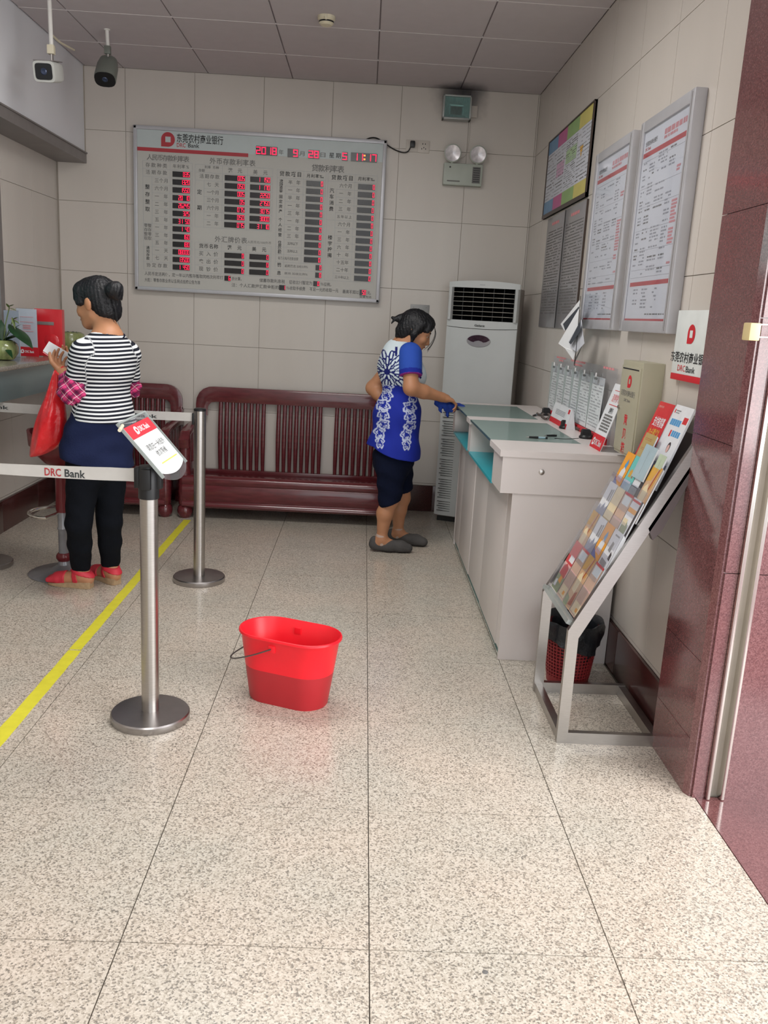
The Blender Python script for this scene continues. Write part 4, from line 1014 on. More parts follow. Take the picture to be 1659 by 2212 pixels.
LV=[((8,735),(55,735),.05,.03,-.03,.0),((8,735),(48,700),.03,.02,.03,.0),((5,735),(2,690),.03,.01,.05,.02),((8,735),(28,775),.02,.0,-.12,-.02),((6,738),(40,745),.03,.02,.0,-.10),((4,740),(-40,700),.03,.03,.05,-.05),((4,740),(-50,760),.03,.03,.0,.08)]
for i,(b0,t0,w,dr,dy,by) in enumerate(LV):
    mb=MB(); A_=Vector(loc_(*b0,ppy)); B_=Vector(loc_(*t0,ppy+dy)); A_.z=max(A_.z,.10)
    leafblade(mb,A_,B_,w,dr,M['leaf'] if i!=1 else M['leaf']); mb.build('leaf', pt_)
big=MB(); leafblade(big,loc_(20,700,ppy),loc_(72,755,ppy-.06),.066,.02,M['leaf']); big.build('leaf', pt_)
stm=MB().m(M['leaflt']); stm.tube([(0,0,.09),loc_(12,700,ppy),loc_(20,665,ppy)],.003,6); stm.build('stem', pt_)
for a_,b_ in (((20,665),(36,672)),((20,665),(13,655)),((20,662),(31,658)),((28,690),(42,700)),((28,690),(40,685)),((26,685),(33,712))):
    mb=MB(); leafblade(mb,loc_(*a_,ppy),loc_(*b_,ppy-.03),.010,.004,M['leaflt']); mb.build('young_leaf', pt_)
MB().m(M['leaflt']).tube([(0,0,.09),loc_(20,712,ppy),loc_(28,690,ppy)],.0025,6).build('stem', pt_)
# second green pot behind the woman
p=at(152,757,'Z',TZ); 
pg=thing('melon_green_pot','round glazed pot striped green like a melon, behind the paper','pot',(at(151,757,'Z',TZ).x,p.y,TZ))
MB().m(M['potgreen']).lathe([(.05,.0),(.078,.01),(.105,.05),(.108,.085),(.098,.118),(.080,.128),(.078,.12),(.001,.112)],30).build('pot', pg)
MB().m(M['rosewood']).lathe([(.001,0),(.085,0),(.088,.006),(.05,.012)],24,caps=False).build('saucer', pg)
mb=MB().m(M['leaf']); 
for k in range(9):
    a=k*.7; mb.lathe([(.0005,0),(.018,.004),(.014,.014),(.0005,.02)],8,(.05*math.cos(a),.05*math.sin(a),.112))
mb.build('soil_moss', pg)['kind']='stuff'
# red donation style box and signs on the counter, all standing upright and facing the camera side
p=at(103,769,'Z',TZ)
def facepos(px0,px1,py0,py1,Y): a=at(px0,py1,'Y',Y); b=at(px1,py0,'Y',Y); return a.x,b.x,a.z,b.z
Yr=p.y; x0,x1,z0,z1=facepos(77,133,669,772,Yr)
rb=thing('red_box','red upright box with a grey slot beside the melon green pot','box',((x0+x1)/2,Yr,TZ))
w=(x1-x0)/2; h=z1-TZ
M['redbox']=mat('red_acrylic','#c9262f',.3,coat=.2)
MB().m(M['redbox']).rbox((-w,0,0),(w,.05,h),.003).build('body', rb)
MB().m(M['greytrim']).rbox((-w+.01,-.003,h*.66),(w-.05,.002,h*.73),.001).build('slot_plate', rb)
MB().m(M['redbox']).lathe([(.045,0),(.04,.004),(.02,.006),(.0005,.007)],24,caps=False).build('emboss', rb).matrix_local=Matrix.Translation((.02,-.001,h*.32))@Matrix.Rotation(PI/2,4,'X')
Y2_=Yr-.10
x0,x1,z0,z1=facepos(38,80,667,775,Y2_)
ws=thing('table_sign','white acrylic table sign with red footer reading DRC Bank, next to the red box','sign',((x0+x1)/2,Y2_,TZ),math.radians(-12))
w=(x1-x0)/2*1.1; h=z1-TZ
MB().m(M['acrylic']).box((-w,-.004,0),(w,-.002,h)).build('clear_front', ws, smooth=False)
MB().m(M['paper']).box((-w+.004,-.0015,.055),(w-.004,.001,h-.004)).build('sheet', ws, smooth=False)
MB().m(M['red']).box((-w+.002,-.006,.0),(w+.006,-.0042,.055)).build('red_footer', ws, smooth=False)
mb=MB(); logo(mb,-w*.45,.028,.024,M['paper'],M['red'],y=-.0068); tfit(mb,'DRC Bank',-w*.2,w*.65,.028,.015,M['paper'],y=-.0068,bold=.02)
mb.m(M['redpale']); 
for z in (.205,.235,.150): mb.box((-w*.6,-.0046,z-.0012),(w*.65,-.0042,z+.0012))
for z in (.165,.175,.185): mb.box((-w*.35,-.0046,z-.0022),(w*.4,-.0042,z+.0022))
tag(mb.build('print', ws, smooth=False),kind='stuff')
MB().m(M['acrylicedge']).box((-w,-.004,-.0),(w,.05,.003)).build('foot', ws, smooth=False)
x0,x1,z0,z1=facepos(10,44,672,785,Y2_-.12)
w2=thing('table_sign','second white table sign half hidden by the plant leaves','sign',((x0+x1)/2,Y2_-.12,TZ),math.radians(-18))
w=(x1-x0)/2; h=z1-TZ
MB().m(M['paperblue']).box((-w,-.002,.0),(w,.002,h)).build('sheet', w2, smooth=False)
MB().m(M['acrylic']).box((-w-.003,-.006,0),(w+.003,-.003,h+.003)).build('clear_front', w2, smooth=False)
mb=MB().m(M['redpale']); mb.box((-w*.2,-.0030,.22),(w*.8,-.0021,.223)); mb.build('print', w2, smooth=False)
MB().m(M['acrylicedge']).box((-w,-.004,-.0),(w,.05,.003)).build('foot', w2, smooth=False)

# ================================================================== BOARDS ON THE RIGHT WALL
def bars(mb,m,u0,u1,v,h,y,rng,dens=.75):
    """a line of unreadable small print as a broken bar"""
    mb.m(m); u=u0
    while u<u1:
        l=rng.uniform(.012,.04); 
        if rng.random()<dens: mb.box((u,y,v-h/2),(min(u+l,u1),y+.0004,v+h/2))
        u+=l+rng.uniform(.004,.012)
# colourful notice
Xc=XR-.012
tl=rwp(1186,307,Xc); trr=rwp(1287.5,215.4,Xc); bl=rwp(1172.8,472.3,Xc); br_=rwp(1265.3,426.4,Xc)
u0=(tl[0]+bl[0])/2; u1=(trr[0]+br_[0])/2; v1=(tl[1]+trr[1])/2; v0=(bl[1]+br_[1])/2
cb_=thing('notice_board','colourful notice board with blue, pink, green and yellow columns high on the right wall','board',(Xc,0,0),RW)
M['dkframe']=mat('dark_bronze_frame','#4b403b',.4,.4)
MB().m(M['paperblue']).box((u0,.002,v0),(u1,.012,v1)).build('backing', cb_, smooth=False)
for a_,b_ in (((u0,-.006,v0),(u1,.012,v0+.022)),((u0,-.004,v1-.008),(u1,.012,v1)),((u0,-.004,v0),(u0+.008,.012,v1)),((u1-.014,-.006,v0),(u1,.012,v1))): MB().m(M['dkframe']).box(a_,b_).build('frame_bar', cb_, smooth=False)
cols=['#6b8fb0','#b9608f','#8fae72','#c9be6e']; us=[u0+.01,u0+.01+(u1-u0)*.24,u0+(u1-u0)*.46,u0+(u1-u0)*.72,u1-.014]
rng=random.Random(3)
for i,c in enumerate(cols):
    k=mat('notice_'+['blue','pink','green','yellow'][i],c,.5)
    MB().m(k).box((us[i],.0008,v1-.085),(us[i+1],.0022,v1-.008)).build('colour_block', cb_, smooth=False)
    MB().m(k).box((us[i],.0008,v0+.022),(us[i+1],.0022,v0+.10)).build('colour_block', cb_, smooth=False)
mb=MB(); kp=mat('notice_pale_pink','#c9a5bd',.6); kg=mat('notice_pale_green','#a9c49b',.6)
mb.m(kp).box((us[1]+.02,.001,v0+.21),(us[2]-.02,.0018,v0+.29)); mb.m(kg).box((us[2]+.02,.001,v0+.25),(us[3]-.02,.0018,v0+.33))
mb.m(mat('notice_orange','#d9a84a',.5)).add([(us[3]+.10,.0008,v0+.23),(us[3]+.14,.0008,v0+.29),(us[3]+.06,.0008,v0+.29)],[(0,1,2)])
for i in range(4):
    v=v1-.10
    while v>v0+.11:
        bars(mb,M['inkpale'] if rng.random()<.7 else M['inkgrey'],us[i]+.012,us[i+1]-.015,v,.0045,.0006,rng); v-=.0125 if i==2 else .02
tag(mb.build('print', cb_, smooth=False),kind='stuff')
# grey double poster
Xg=XR-.009
u0,v1=rwp(1182,470,Xg); u1,_=rwp(1271,432,Xg); u1=-4.745; v1=2.105; v0=1.433; u0=-5.745
gp=thing('grey_poster','double grey rules poster with a dark joint, below the colourful notice','poster',(Xg,0,0),RW)
M['greysheet']=mat('grey_printed_sheet','#8b898c',.35,var=.04,coat=.3); 
um=u0+(u1-u0)*.50
for a_,b_ in ((u0,um-.008),(um+.008,u1)): MB().m(M['greysheet']).rbox((a_,.001,v0),(b_,.008,v1),.002).build('sheet', gp)
MB().m(M['black']).box((um-.008,-.001,v0),(um+.008,.008,v1)).build('joint_strip', gp, smooth=False)
MB().m(M['dkframe']).box((u1,-.002,v0),(u1+.008,.008,v1)).build('edge_strip', gp, smooth=False)
mb=MB()
for a_,b_ in ((u0,um-.008),(um+.008,u1)):
    bars(mb,M['redpale'],a_+.15,b_-.15,v1-.045,.016,.0,rng,1)
    v=v1-.09
    while v>v0+.08: bars(mb,M['inkgrey'],a_+.04,b_-.04,v,.0055,.0002,rng,.85); v-=.0165
tag(mb.build('print', gp, smooth=False),kind='stuff')
# two aluminium framed tall charts
def chart(label,pa,pb,X,seed):
    u0,u1=pa; v0,v1=pb; t=thing('framed_chart',label,'poster',(X,0,0),RW,'tall framed price charts')
    d=XR-X; f=.045
    for a_,b_ in (((u0,0,v0),(u0+f,d,v1)),((u1-f,0,v0),(u1,d,v1)),((u0+f,0,v1-f),(u1-f,d,v1)),((u0+f,0,v0),(u1-f,d,v0+f))):
        MB().m(M['alu']).rbox(a_,b_,.006).build('frame_bar', t)
    for a_ in (u0+f*.45,u1-f*.55): MB().m(M['greytrim']).box((a_,-.001,v0+.01),(a_+.003,.004,v1-.01)).build('groove', t, smooth=False)
    MB().m(M['paper']).box((u0+f,.010,v0+f),(u1-f,.016,v1-f)).build('sheet', t, smooth=False)
    MB().m(M['acrylic']).box((u0+f,.005,v0+f),(u1-f,.007,v1-f)).build('cover_sheet', t, smooth=False)
    a=u0+f; b=u1-f; c=v0+f; e=v1-f; H=e-c; Wd=b-a; mb=MB(); r=random.Random(seed)
    mb.m(M['red']); mb.box((a+.005,.0094,c+H*.865),(b-.01,.0100,c+H*.890)); mb.box((a+.02,.0094,c+H*.185),(b-.0,.0100,c+H*.207)); mb.box((a,.0094,c),(b,.0100,c+.008))
    tfit(mb,'东莞农村商业银行',a+.02,a+Wd*.32,c+H*.935,.018,M['ink'],y=.0094,bold=.01); tfit(mb,'DRC Bank',a+.02,a+Wd*.18,c+H*.908,.012,M['red'],y=.0094,bold=.01)
    bars(mb,M['redpale'],a+Wd*.48,b-.03,c+H*.945,.020,.0094,r,1); bars(mb,M['redpale'],a+Wd*.48,b-.12,c+H*.918,.010,.0094,r,1)
    mb.m(M['redpale'])
    for q0,q1,k in ((.36,.60,.14),(.72,.76,.12),(.28,.31,.1)): 
        for s in range(int((q1-q0)*60)): 
            if r.random()<.85: mb.box((b-Wd*k-.02,.0092,c+H*(q0+s/60)),(b-.03-r.random()*.02,.0096,c+H*(q0+(s+.65)/60)))
    v=c+H*.85
    while v>c+H*.23:
        if r.random()<.88:
            for q0,q1 in ((.05,.13),(.20,.32),(.40,.60),(.66,.78)):
                if r.random()<.6: bars(mb,M['inkpale'] if r.random()<.8 else M['inkgrey'],a+Wd*q0,a+Wd*q1,v,.006,.0094,r,.9)
        v-=.0125
    for q in (.84,.70,.60,.48,.37,.27,.23): mb.m(M['inkpale']).box((a+.01,.0095,c+H*q),(b-.02,.0099,c+H*q+.0012))
    v=c+H*.165
    while v>c+H*.06:
        for q0,q1 in ((.15,.26),(.36,.50),(.62,.72)): bars(mb,M['inkpale'],a+Wd*q0,a+Wd*q1,v,.006,.0094,r,.8)
        v-=.014
    bars(mb,M['inkgrey'],a+Wd*.5,b-.03,c+H*.035,.005,.0094,r,1)
    tag(mb.build('print', t, smooth=False),kind='stuff')
chart('tall aluminium framed price chart next to the grey poster',(-4.508,-3.897),(1.44,2.278),XR-.045,5)
chart('larger looking aluminium framed price chart nearest the granite pillar',(-3.792,-3.19),(1.44,2.278),XR-.045,9)
# loose papers hanging on a string from the corner of the grey poster
lp=thing('hanging_papers','loose curling sheets hanging on a string below the grey poster','papers',at(1247,700,'X',XR-.09))
o_=at(1247,700,'X',XR-.09)
def pl_(px,py,X): p=at(px,py,'X',X); return (p.x-o_.x,p.y-o_.y,p.z-o_.z)
M['sheetdk']=mat('dark_photo_print','#3c434b',.5)
def sheet(pts,X,m,name,th=.001):
    v=[pl_(a,b,X_) for (a,b),X_ in zip(pts,X)]; n=len(v); nn=Vector((th,0,0))
    mb=MB().m(m); mb.add(v+[tuple(Vector(p)+nn) for p in v],[tuple(range(n)),tuple(range(2*n-1,n-1,-1))]+[(i,i+n,(i+1)%n+n,(i+1)%n) for i in range(n)]); return mb.build(name,lp,smooth=False)
xs_=XR-.09
sheet([(1252,648),(1211,700),(1219,715),(1253,668)],[xs_,xs_-.01,xs_-.01,xs_],M['paper'],'sheet')
sheet([(1250,662),(1216,700),(1221,714),(1252,672)],[xs_-.012,xs_-.022,xs_-.022,xs_-.012],M['sheetdk'],'dark_print')
sheet([(1252,664),(1206,742),(1220,752),(1238,778),(1243,760)],[xs_-.03,xs_-.06,xs_-.05,xs_-.03,xs_-.03],M['paper'],'sheet')
sheet([(1256,690),(1228,738),(1233,752),(1246,760),(1262,742),(1258,712)],[xs_-.045,xs_-.05,xs_-.05,xs_-.045,xs_-.045,xs_-.045],M['paperblue'],'sheet')
sheet([(1254,692),(1229,740),(1233,744),(1253,716)],[xs_-.058,xs_-.062,xs_-.062,xs_-.058],M['sheetdk'],'dark_print')
sheet([(1258,745),(1241,777),(1238,790),(1247,772)],[xs_-.02,xs_-.02,xs_-.02,xs_-.02],M['inkgrey'],'sheet_underside')
MB().m(M['black']).tube([pl_(1254,640,XR-.03),pl_(1252,664,xs_-.03),pl_(1246,740,xs_-.06),pl_(1241,790,xs_-.04)],.0016,6).build('string', lp)

# bank name sign half hidden by the pillar
Xs=XR-.022
sa=rwp(1452,672,Xs); sb=rwp(1436,818,Xs); 
u0=-(3.145); u1=-2.80; v1=1.525; v0=1.282
sn=thing('bank_sign','white bank name sign with red logo, partly behind the granite pillar','sign',(Xs,0,0),RW)
M['signface']=mat('white_sign_face','#dfe5e3',.35)
MB().m(M['signface']).rbox((u0,0,v0+.022),(u1,.020,v1),.002).build('face', sn)
MB().m(M['red']).rbox((u0,-.001,v0),(u1,.020,v0+.022),.002).build('red_footer', sn)
mb=MB(); cx_=rwp(1494,722,Xs)[0]; cz_=rwp(1494,722,Xs)[1]
logo(mb,cx_,cz_,.066,M['red'],M['signface'],sx=1.05)
ca=rwp(1451,760,Xs); cd=rwp(1519,783,Xs); 
w7=(cd[0]-ca[0]); tfit(mb,'东莞农村商业银行',ca[0],ca[0]+w7*8/7,(ca[1]+cd[1])/2-.004,.034,M['ink'],bold=.012)
a_=rwp(1464,793,Xs); b_=rwp(1480,797,Xs); tfit(mb,'DRC',a_[0],b_[0],(a_[1]+b_[1])/2,.022,M['red'],bold=.0)
a_=rwp(1482,797,Xs); b_=rwp(1501,801,Xs); tfit(mb,'Bank',a_[0],b_[0],(a_[1]+b_[1])/2,.022,M['ink'],bold=.01)
tag(mb.build('printed_name', sn, smooth=False),kind='stuff')

# beige wall box
yn=at(1437,785,'X',XR-.003).y; BX0=at(1390,785,'Y',yn).x
yf=(at(1345,778,'X',BX0).y+at(1326,976,'X',BX0).y)/2
sb_=thing('suggestion_box','beige metal suggestion box with bank logo mounted on the right wall','box',(BX0,0,0),RW)
z0,z1=max(.945,at(1362,992,'X',BX0).z),at(1389,784,'X',BX0).z
MB().m(M['beigebox']).rbox((-yf,0.002,z0),(-yn,XR-BX0,z1),.002).build('body', sb_)
MB().m(M['beigebox']).rbox((-yf+.006,-.003,z0+.012),(-yn-.012,.003,z1-.02),.0015).build('door', sb_)
MB().m(M['black']).box((-yf+.02,-.0036,z1-.034),(-yn-.03,-.0028,z1-.029)).build('posting_slot', sb_, smooth=False)
cxm=(-yf-yn)/2; wz=yf-yn
mb=MB(); logo(mb,cxm-.003,z1-.080,.050,M['red'],M['beigebox'],y=-.0034)
tfit(mb,'东莞农村商业银行',-yf+wz*.12,-yn-wz*.18,z1-.128,.022,M['inkgrey'],y=-.0034,bold=.01)
tfit(mb,'DRC Bank',-yf+wz*.30,-yn-wz*.38,z1-.155,.012,M['inkgrey'],y=-.0034,bold=.01)
for i,c in enumerate('意见箱'): mb.text(c,cxm,z1-.232-i*.056,.048,M['red'],y=-.0034,bold=.02)
tag(mb.build('printed_lettering', sb_, smooth=False),kind='stuff')
MB().m(M['steel']).lathe([(.008,0),(.008,.006),(.004,.008)],14).build('lock', sb_).matrix_local=Matrix.Translation((-yf+.026,-.003,z1-.19))@Matrix.Rotation(PI/2,4,'X')
# ================================================================== LEAFLET RACK
RY0,RY1=2.78,3.23
rk=thing('leaflet_rack','stainless steel leaflet rack with sloping clear pockets, leaning back to the right wall','rack',(0,0,0))
def rackpt(z): return .729+(z-.43)*.559
for s,yy in ((0,RY0),(1,RY1)):
    ya,yb__=(yy,yy+.022) if s==0 else (yy-.022,yy)
    zt=1.16
    out=[(.752,0),(.752,.425),(rackpt(zt),zt),(rackpt(zt)+.046,zt-.0),(.790,.398),(.790,.042),(1.125,.042),(1.125,0)]
    m=MB().m(M['steel']); m.prism(out,.022); o=m.build('side_frame', rk, smooth=False, loc=(0,ya,0))
MB().m(M['steel']).box((.757,RY0+.022,.003),(.785,RY1-.022,.036)).build('cross_bar', rk, smooth=False)
MB().m(M['steel']).box((1.095,RY0+.022,.003),(1.124,RY1-.022,.040)).build('cross_bar', rk, smooth=False)
M['dksteel']=mat('dark_steel_sheet','#6d6464',.4,.6)
bk_=MB().m(M['dksteel']); bk_.loft([[(rackpt(z)+.052-.02*(z-.43),y,z) for y in (RY0+.022,RY1-.022)]+[(rackpt(z)+.055-.02*(z-.43),y,z) for y in (RY1-.022,RY0+.022)] for z in (.455,1.16)]); bk_.build('back_panel', rk, smooth=False)
m=MB().m(M['dksteel']); m.prism([(.985,.80),(1.10,1.02),(1.125,1.02),(1.03,.79),(1.005,.76)],.03); m.build('wall_stay', rk, smooth=False, loc=(0,RY0+.0,0))
def frame_at(x,z,tilt):
    """local axes on the rack: u towards the camera, v up the slope, w out towards the reader; origin at y far side"""
    c,s=math.cos(tilt),math.sin(tilt)
    return lambda u,v,w: Vector((x+v*s-w*c, RY1-.030-u, z+v*c+w*s))
def slab(mb,F,u0,u1,v0,v1,w0,w1):
    P=[F(u0,v0,w0),F(u1,v0,w0),F(u1,v1,w0),F(u0,v1,w0),F(u0,v0,w1),F(u1,v0,w1),F(u1,v1,w1),F(u0,v1,w1)]
    mb.add([tuple(p) for p in P],[(0,3,2,1),(4,5,6,7),(0,1,5,4),(1,2,6,5),(2,3,7,6),(3,0,4,7)])
def poly(mb,F,pts,w): mb.add([tuple(F(u,v,w)) for u,v in pts],[tuple(range(len(pts)))])
def ftext(mb,F,txt,u0,u1,v,h,mt,w,bold=0):
    vs,fs,wd,_=glyphs(txt,bold,1.0); k=h/(.86 if ord(txt[0])>0x2000 else .73); sx=(u1-u0)/(wd*k); mb.m(mt)
    mb.add([tuple(F(u0+a*k*sx,v+(b-.36)*k,w)) for a,b in vs],fs)
LM=lambda n,c: mat('leaflet_'+n,c,.35,var=.05,vs_=30,coat=.2)
c_red=LM('red','#cf2f35'); c_tan=LM('tan','#cfa983'); c_gold=LM('gold','#d9a63e'); c_white=LM('white','#e3e6ea'); c_bg=LM('bluegrey','#8f97ad'); c_or=LM('orange','#f0a428')
c_blue=LM('blue','#4a62a8'); c_turq=LM('turquoise','#6ec6be'); c_cream=LM('cream','#e6d6b0'); c_beige=LM('beige','#c9ab97'); c_dk=LM('dark','#3b3538'); c_grn=LM('green','#8b9a72'); c_lab=LM('label','#dfe9ec'); c_brn=LM('brown','#a8512f'); c_kh=LM('khaki','#b79f66'); c_pb=LM('paleblue','#a9c0c8'); c_grey=LM('grey','#8d8f90'); c_sky=LM('sky','#4f9bd0'); c_pink=LM('pink','#e3b8b0')
TOPS=[.645,.768,.883,1.0]
WDT=.0935
def leaflet(row,col,kind,label,h=.205,w=WDT,nsheet=4):
    zt=TOPS[row]; tilt=math.radians(23.5 if row==0 else 21.3)
    # the top of each row lies on the envelope plane, the foot slips behind the row below
    x_env=.775+.46*(zt-.46)-.004*(row>0)
    zb=zt-h*math.cos(tilt); xb=x_env-h*math.sin(tilt)
    F=frame_at(xb,zb,tilt); u0=.006+col*.0985; u1=u0+w
    t=MB().m(c_white)
    for s in range(nsheet-1,0,-1): slab(t,F,u0+.0008*s,u1+.0006*s,0,h-.0015*s,-.0015*s-.0012,-.0015*s)
    m=MB()
    def B(c,a0,a1,b0,b1,wv=.0004): m.m(c); slab(m,F,u0+(u1-u0)*a0,u0+(u1-u0)*a1,h*b0,h*b1,wv-.0002,wv)
    def P_(c,pts,wv=.0006): m.m(c); poly(m,F,[(u0+(u1-u0)*a,h*b) for a,b in pts],wv)
    if kind=='tomato':
        B(c_red,0,1,.55,1); B(c_white,.35,.95,.60,.72,.0006); B(c_pink,0,1,.30,.55); B(c_grn,0,1,0,.30); P_(c_red,[(.1,.30),(.9,.28),(.85,.48),(.5,.55),(.15,.48)]); P_(c_or,[(.4,.18),(.8,.16),(.75,.30),(.45,.32)]); P_(c_white,[(.1,.05),(.4,.06),(.35,.2),(.12,.18)])
        cover=c_red
    elif kind=='beige':
        B(c_beige,0,1,0,1); B(c_red,0,1,.955,1,.0006); B(c_lab,.12,.88,.78,.945,.0007); B(c_pink,.0,1,.5,.53,.0006); B(c_cream,.08,.9,.04,.24,.0006); B(c_or,.5,.75,.08,.15,.0009); cover=c_beige
    elif kind=='gold':
        B(c_tan,0,1,0,1); P_(c_gold,[(0,1),(.7,1),(.45,.74),(0,.70)]); P_(c_brn,[(.72,1),(.84,1),(.60,.45),(.50,.45)]); P_(c_gold,[(.84,1),(.95,1),(.78,.6),(.70,.62)],.0007); P_(c_cream,[(.15,.30),(.62,.28),(.66,.55),(.4,.68),(.15,.60)],.0007); P_(c_grn,[(0,0),(.5,0),(.4,.16),(0,.2)],.0007); P_(c_brn,[(.55,.05),(.95,.08),(.9,.35),(.65,.30)],.0008); cover=c_tan
    elif kind=='mountain':
        B(c_white,0,1,.45,1); B(c_bg,0,1,0,.45); P_(c_bg,[(0,.45),(.15,.55),(.35,.47),(.6,.62),(.75,.5),(1,.6),(1,.44),(0,.44)],.0008); B(c_grey,.55,.72,.66,.88,.0007); B(c_grey,.78,.90,.66,.90,.0007); cover=c_white
    elif kind=='orange':
        B(c_or,0,1,.30,1); B(c_blue,0,1,0,.30); P_(c_blue,[(0,.30),(0,.50),(.85,.30)],.0008); P_(c_sky,[(.4,.76),(.55,.88),(.70,.80),(.66,.68),(.48,.66)],.0008); P_(c_white,[(.25,.50),(.75,.48),(.78,.66),(.5,.72),(.30,.64)],.0009); P_(c_pink,[(.2,.45),(.8,.43),(.8,.5),(.22,.52)],.0010); B(c_white,.2,.55,.10,.20,.0009); cover=c_or
    elif kind=='greybook':
        B(c_white,0,1,0,1); P_(c_grey,[(.3,.62),(.6,.60),(.62,.78),(.4,.80)]); P_(c_dk,[(.65,.50),(.9,.48),(.88,.60),(.7,.64)]); P_(c_grey,[(.1,.35),(.8,.33),(.8,.44),(.12,.46)]); B(c_dk,.15,.7,.22,.25,.0006); B(c_grey,.3,.8,.90,.93,.0006); cover=c_white
    elif kind=='cream':
        B(c_cream,0,1,.4,1); B(c_kh,0,1,0,.4); P_(c_brn,[(.2,.1),(.6,.12),(.5,.3),(.25,.28)],.0007); B(c_brn,.96,1,0,1,.0008); cover=c_cream
    elif kind=='stripe':
        B(c_white,0,.86,0,1); B(c_dk,.86,1,0,1); B(c_red,0,.86,.93,.97,.0006); B(c_or,0,.86,.74,.82,.0006); P_(c_grn,[(.1,.2),(.7,.15),(.75,.5),(.4,.62),(.1,.5)]); B(c_cream,.05,.5,.5,.62,.0008); cover=c_white
    elif kind=='turq':
        B(c_turq,0,1,.5,1); B(c_pb,0,1,0,.5); P_(c_gold,[(.2,.60),(.5,.60),(.5,.72),(.35,.76),(.2,.70)]); B(c_brn,.6,.7,.60,.80,.0007); B(c_white,.0,.8,.50,.54,.0007); P_(c_gold,[(.3,.12),(.6,.12),(.6,.22),(.3,.24)],.0007); cover=c_turq
    elif kind=='bank':
        B(c_dk,0,1,0,1); B(c_blue,0,1,.93,1,.0006); B(c_white,0,.9,.89,.92,.0006); B(c_or,.0,.75,.78,.87,.0006); B(c_white,.0,.72,.52,.78,.0007); B(c_grey,0,.7,.36,.50,.0007); B(c_white,0,.6,0,.36,.0007); P_(c_red,[(.3,0),(.38,.0),(.28,.14),(.24,.14)],.0009); cover=c_dk
    root=t.build('leaflet'); tag(root,label,'leaflet','leaflets in the sloping rack')
    m.build('cover', root, smooth=False)
    return root
rows=[[('tomato','red leaflet with tomatoes and vegetables, far end of the bottom rack row'),('beige','beige leaflet with white label, second from far end of the bottom rack row'),('gold','golden tan leaflet, third from far end of the bottom rack row'),('beige','beige leaflet with white label, near end of the bottom rack row')],
[('gold','golden tan leaflet at the far end of the second rack row'),('mountain','leaflet with white top and blue-grey mountains in the second rack row'),('orange','orange leaflet with blue bird and blue foot in the second rack row'),('greybook','thick white booklet with grey pictures at the near end of the second row')],
[('mountain','leaflet with white top and blue-grey mountains, far end of the third rack row'),('cream','cream and khaki leaflet in the third rack row'),('beige','beige leaflet with white label in the third rack row'),('stripe','white leaflet with orange stripe and dark edge in the third rack row')],
[('orange','orange leaflet with blue bird, far end of the fourth rack row'),('turq','turquoise leaflet with yellow sun in the fourth rack row'),('bank','dark leaflet with blue and orange header in the fourth rack row'),('gold','golden tan leaflet at the near end of the fourth rack row')]]
for r,row in enumerate(rows):
    for c,(k,l) in enumerate(row): leaflet(r,c,k,l,nsheet=9 if k=='greybook' else 4)
# clear pocket fronts
for r,zt in enumerate([.56,.685,.80,.915]):
    tilt=math.radians(24); x_=.775+.46*(zt-.46)-.003; F=frame_at(x_-.10*math.sin(tilt),zt-.10*math.cos(tilt),tilt)
    m=MB().m(M['acrylic']); slab(m,F,-.004,.402,0,.10,.006,.0075); m.build('clear_pocket', rk, smooth=False)
m=MB().m(M['acrylicedge']); F=frame_at(.757,.440,math.radians(22)); slab(m,F,-.004,.402,0,.016,-.02,.012); m.build('bottom_tray', rk, smooth=False)
# top row: red poster, white poster, and papers in front of them
def bigleaf(u0,u1,zt,h,label,draw,off=0,cat='leaflet',base=c_white):
    tilt=math.radians(19.5); x_env=.775+.455*(zt-.46)+off; F=frame_at(x_env-h*math.sin(tilt),zt-h*math.cos(tilt),tilt)
    t=MB().m(c_white)
    for s in (3,2,1): slab(t,F,u0+.001*s,u1+.001*s,0,h-.001*s,-.0015*s-.0012,-.0015*s)
    t.m(base); slab(t,F,u0,u1,0,h,-.0012,.0002)
    root=tag(t.build('leaflet'),label,cat,'leaflets in the sloping rack'); m=MB(); draw(m,F,u0,u1,h); tag(m.build('cover', root, smooth=False),kind='stuff')
def dr_red(m,F,u0,u1,h):
    W=u1-u0; ftext(m,F,'东莞农村商业银行',u0+.012,u0+W*.42,h*.925,.008,c_pink,.0006)
    ftext(m,F,'支付有惊喜',u0+W*.16,u0+W*.88,h*.70,.034,c_white,.0006,.02); ftext(m,F,'办卡赢好礼',u0+W*.16,u0+W*.88,h*.52,.034,c_gold,.0006,.02)
    for (a,b_,c,k) in ((.45,.36,.07,c_dk),(.45,.26,.12,c_pink),(.62,.30,.07,c_pink),(.30,.20,.09,c_gold),(.40,.14,.07,c_blue),(.58,.13,.07,c_white)):
        m.m(k); poly(m,F,[(u0+W*(a+c*math.cos(i*PI/5)),h*b_+W*c*1.2*math.sin(i*PI/5)) for i in range(10)],.0007)
    for a,b_,k in ((.1,.40,c_or),(.9,.42,c_blue),(.85,.2,c_or),(.1,.12,c_pink)): m.m(k); poly(m,F,[(u0+W*(a+.03*math.cos(i*PI/3)),h*b_+.006*math.sin(i*PI/3)) for i in range(6)],.0007)
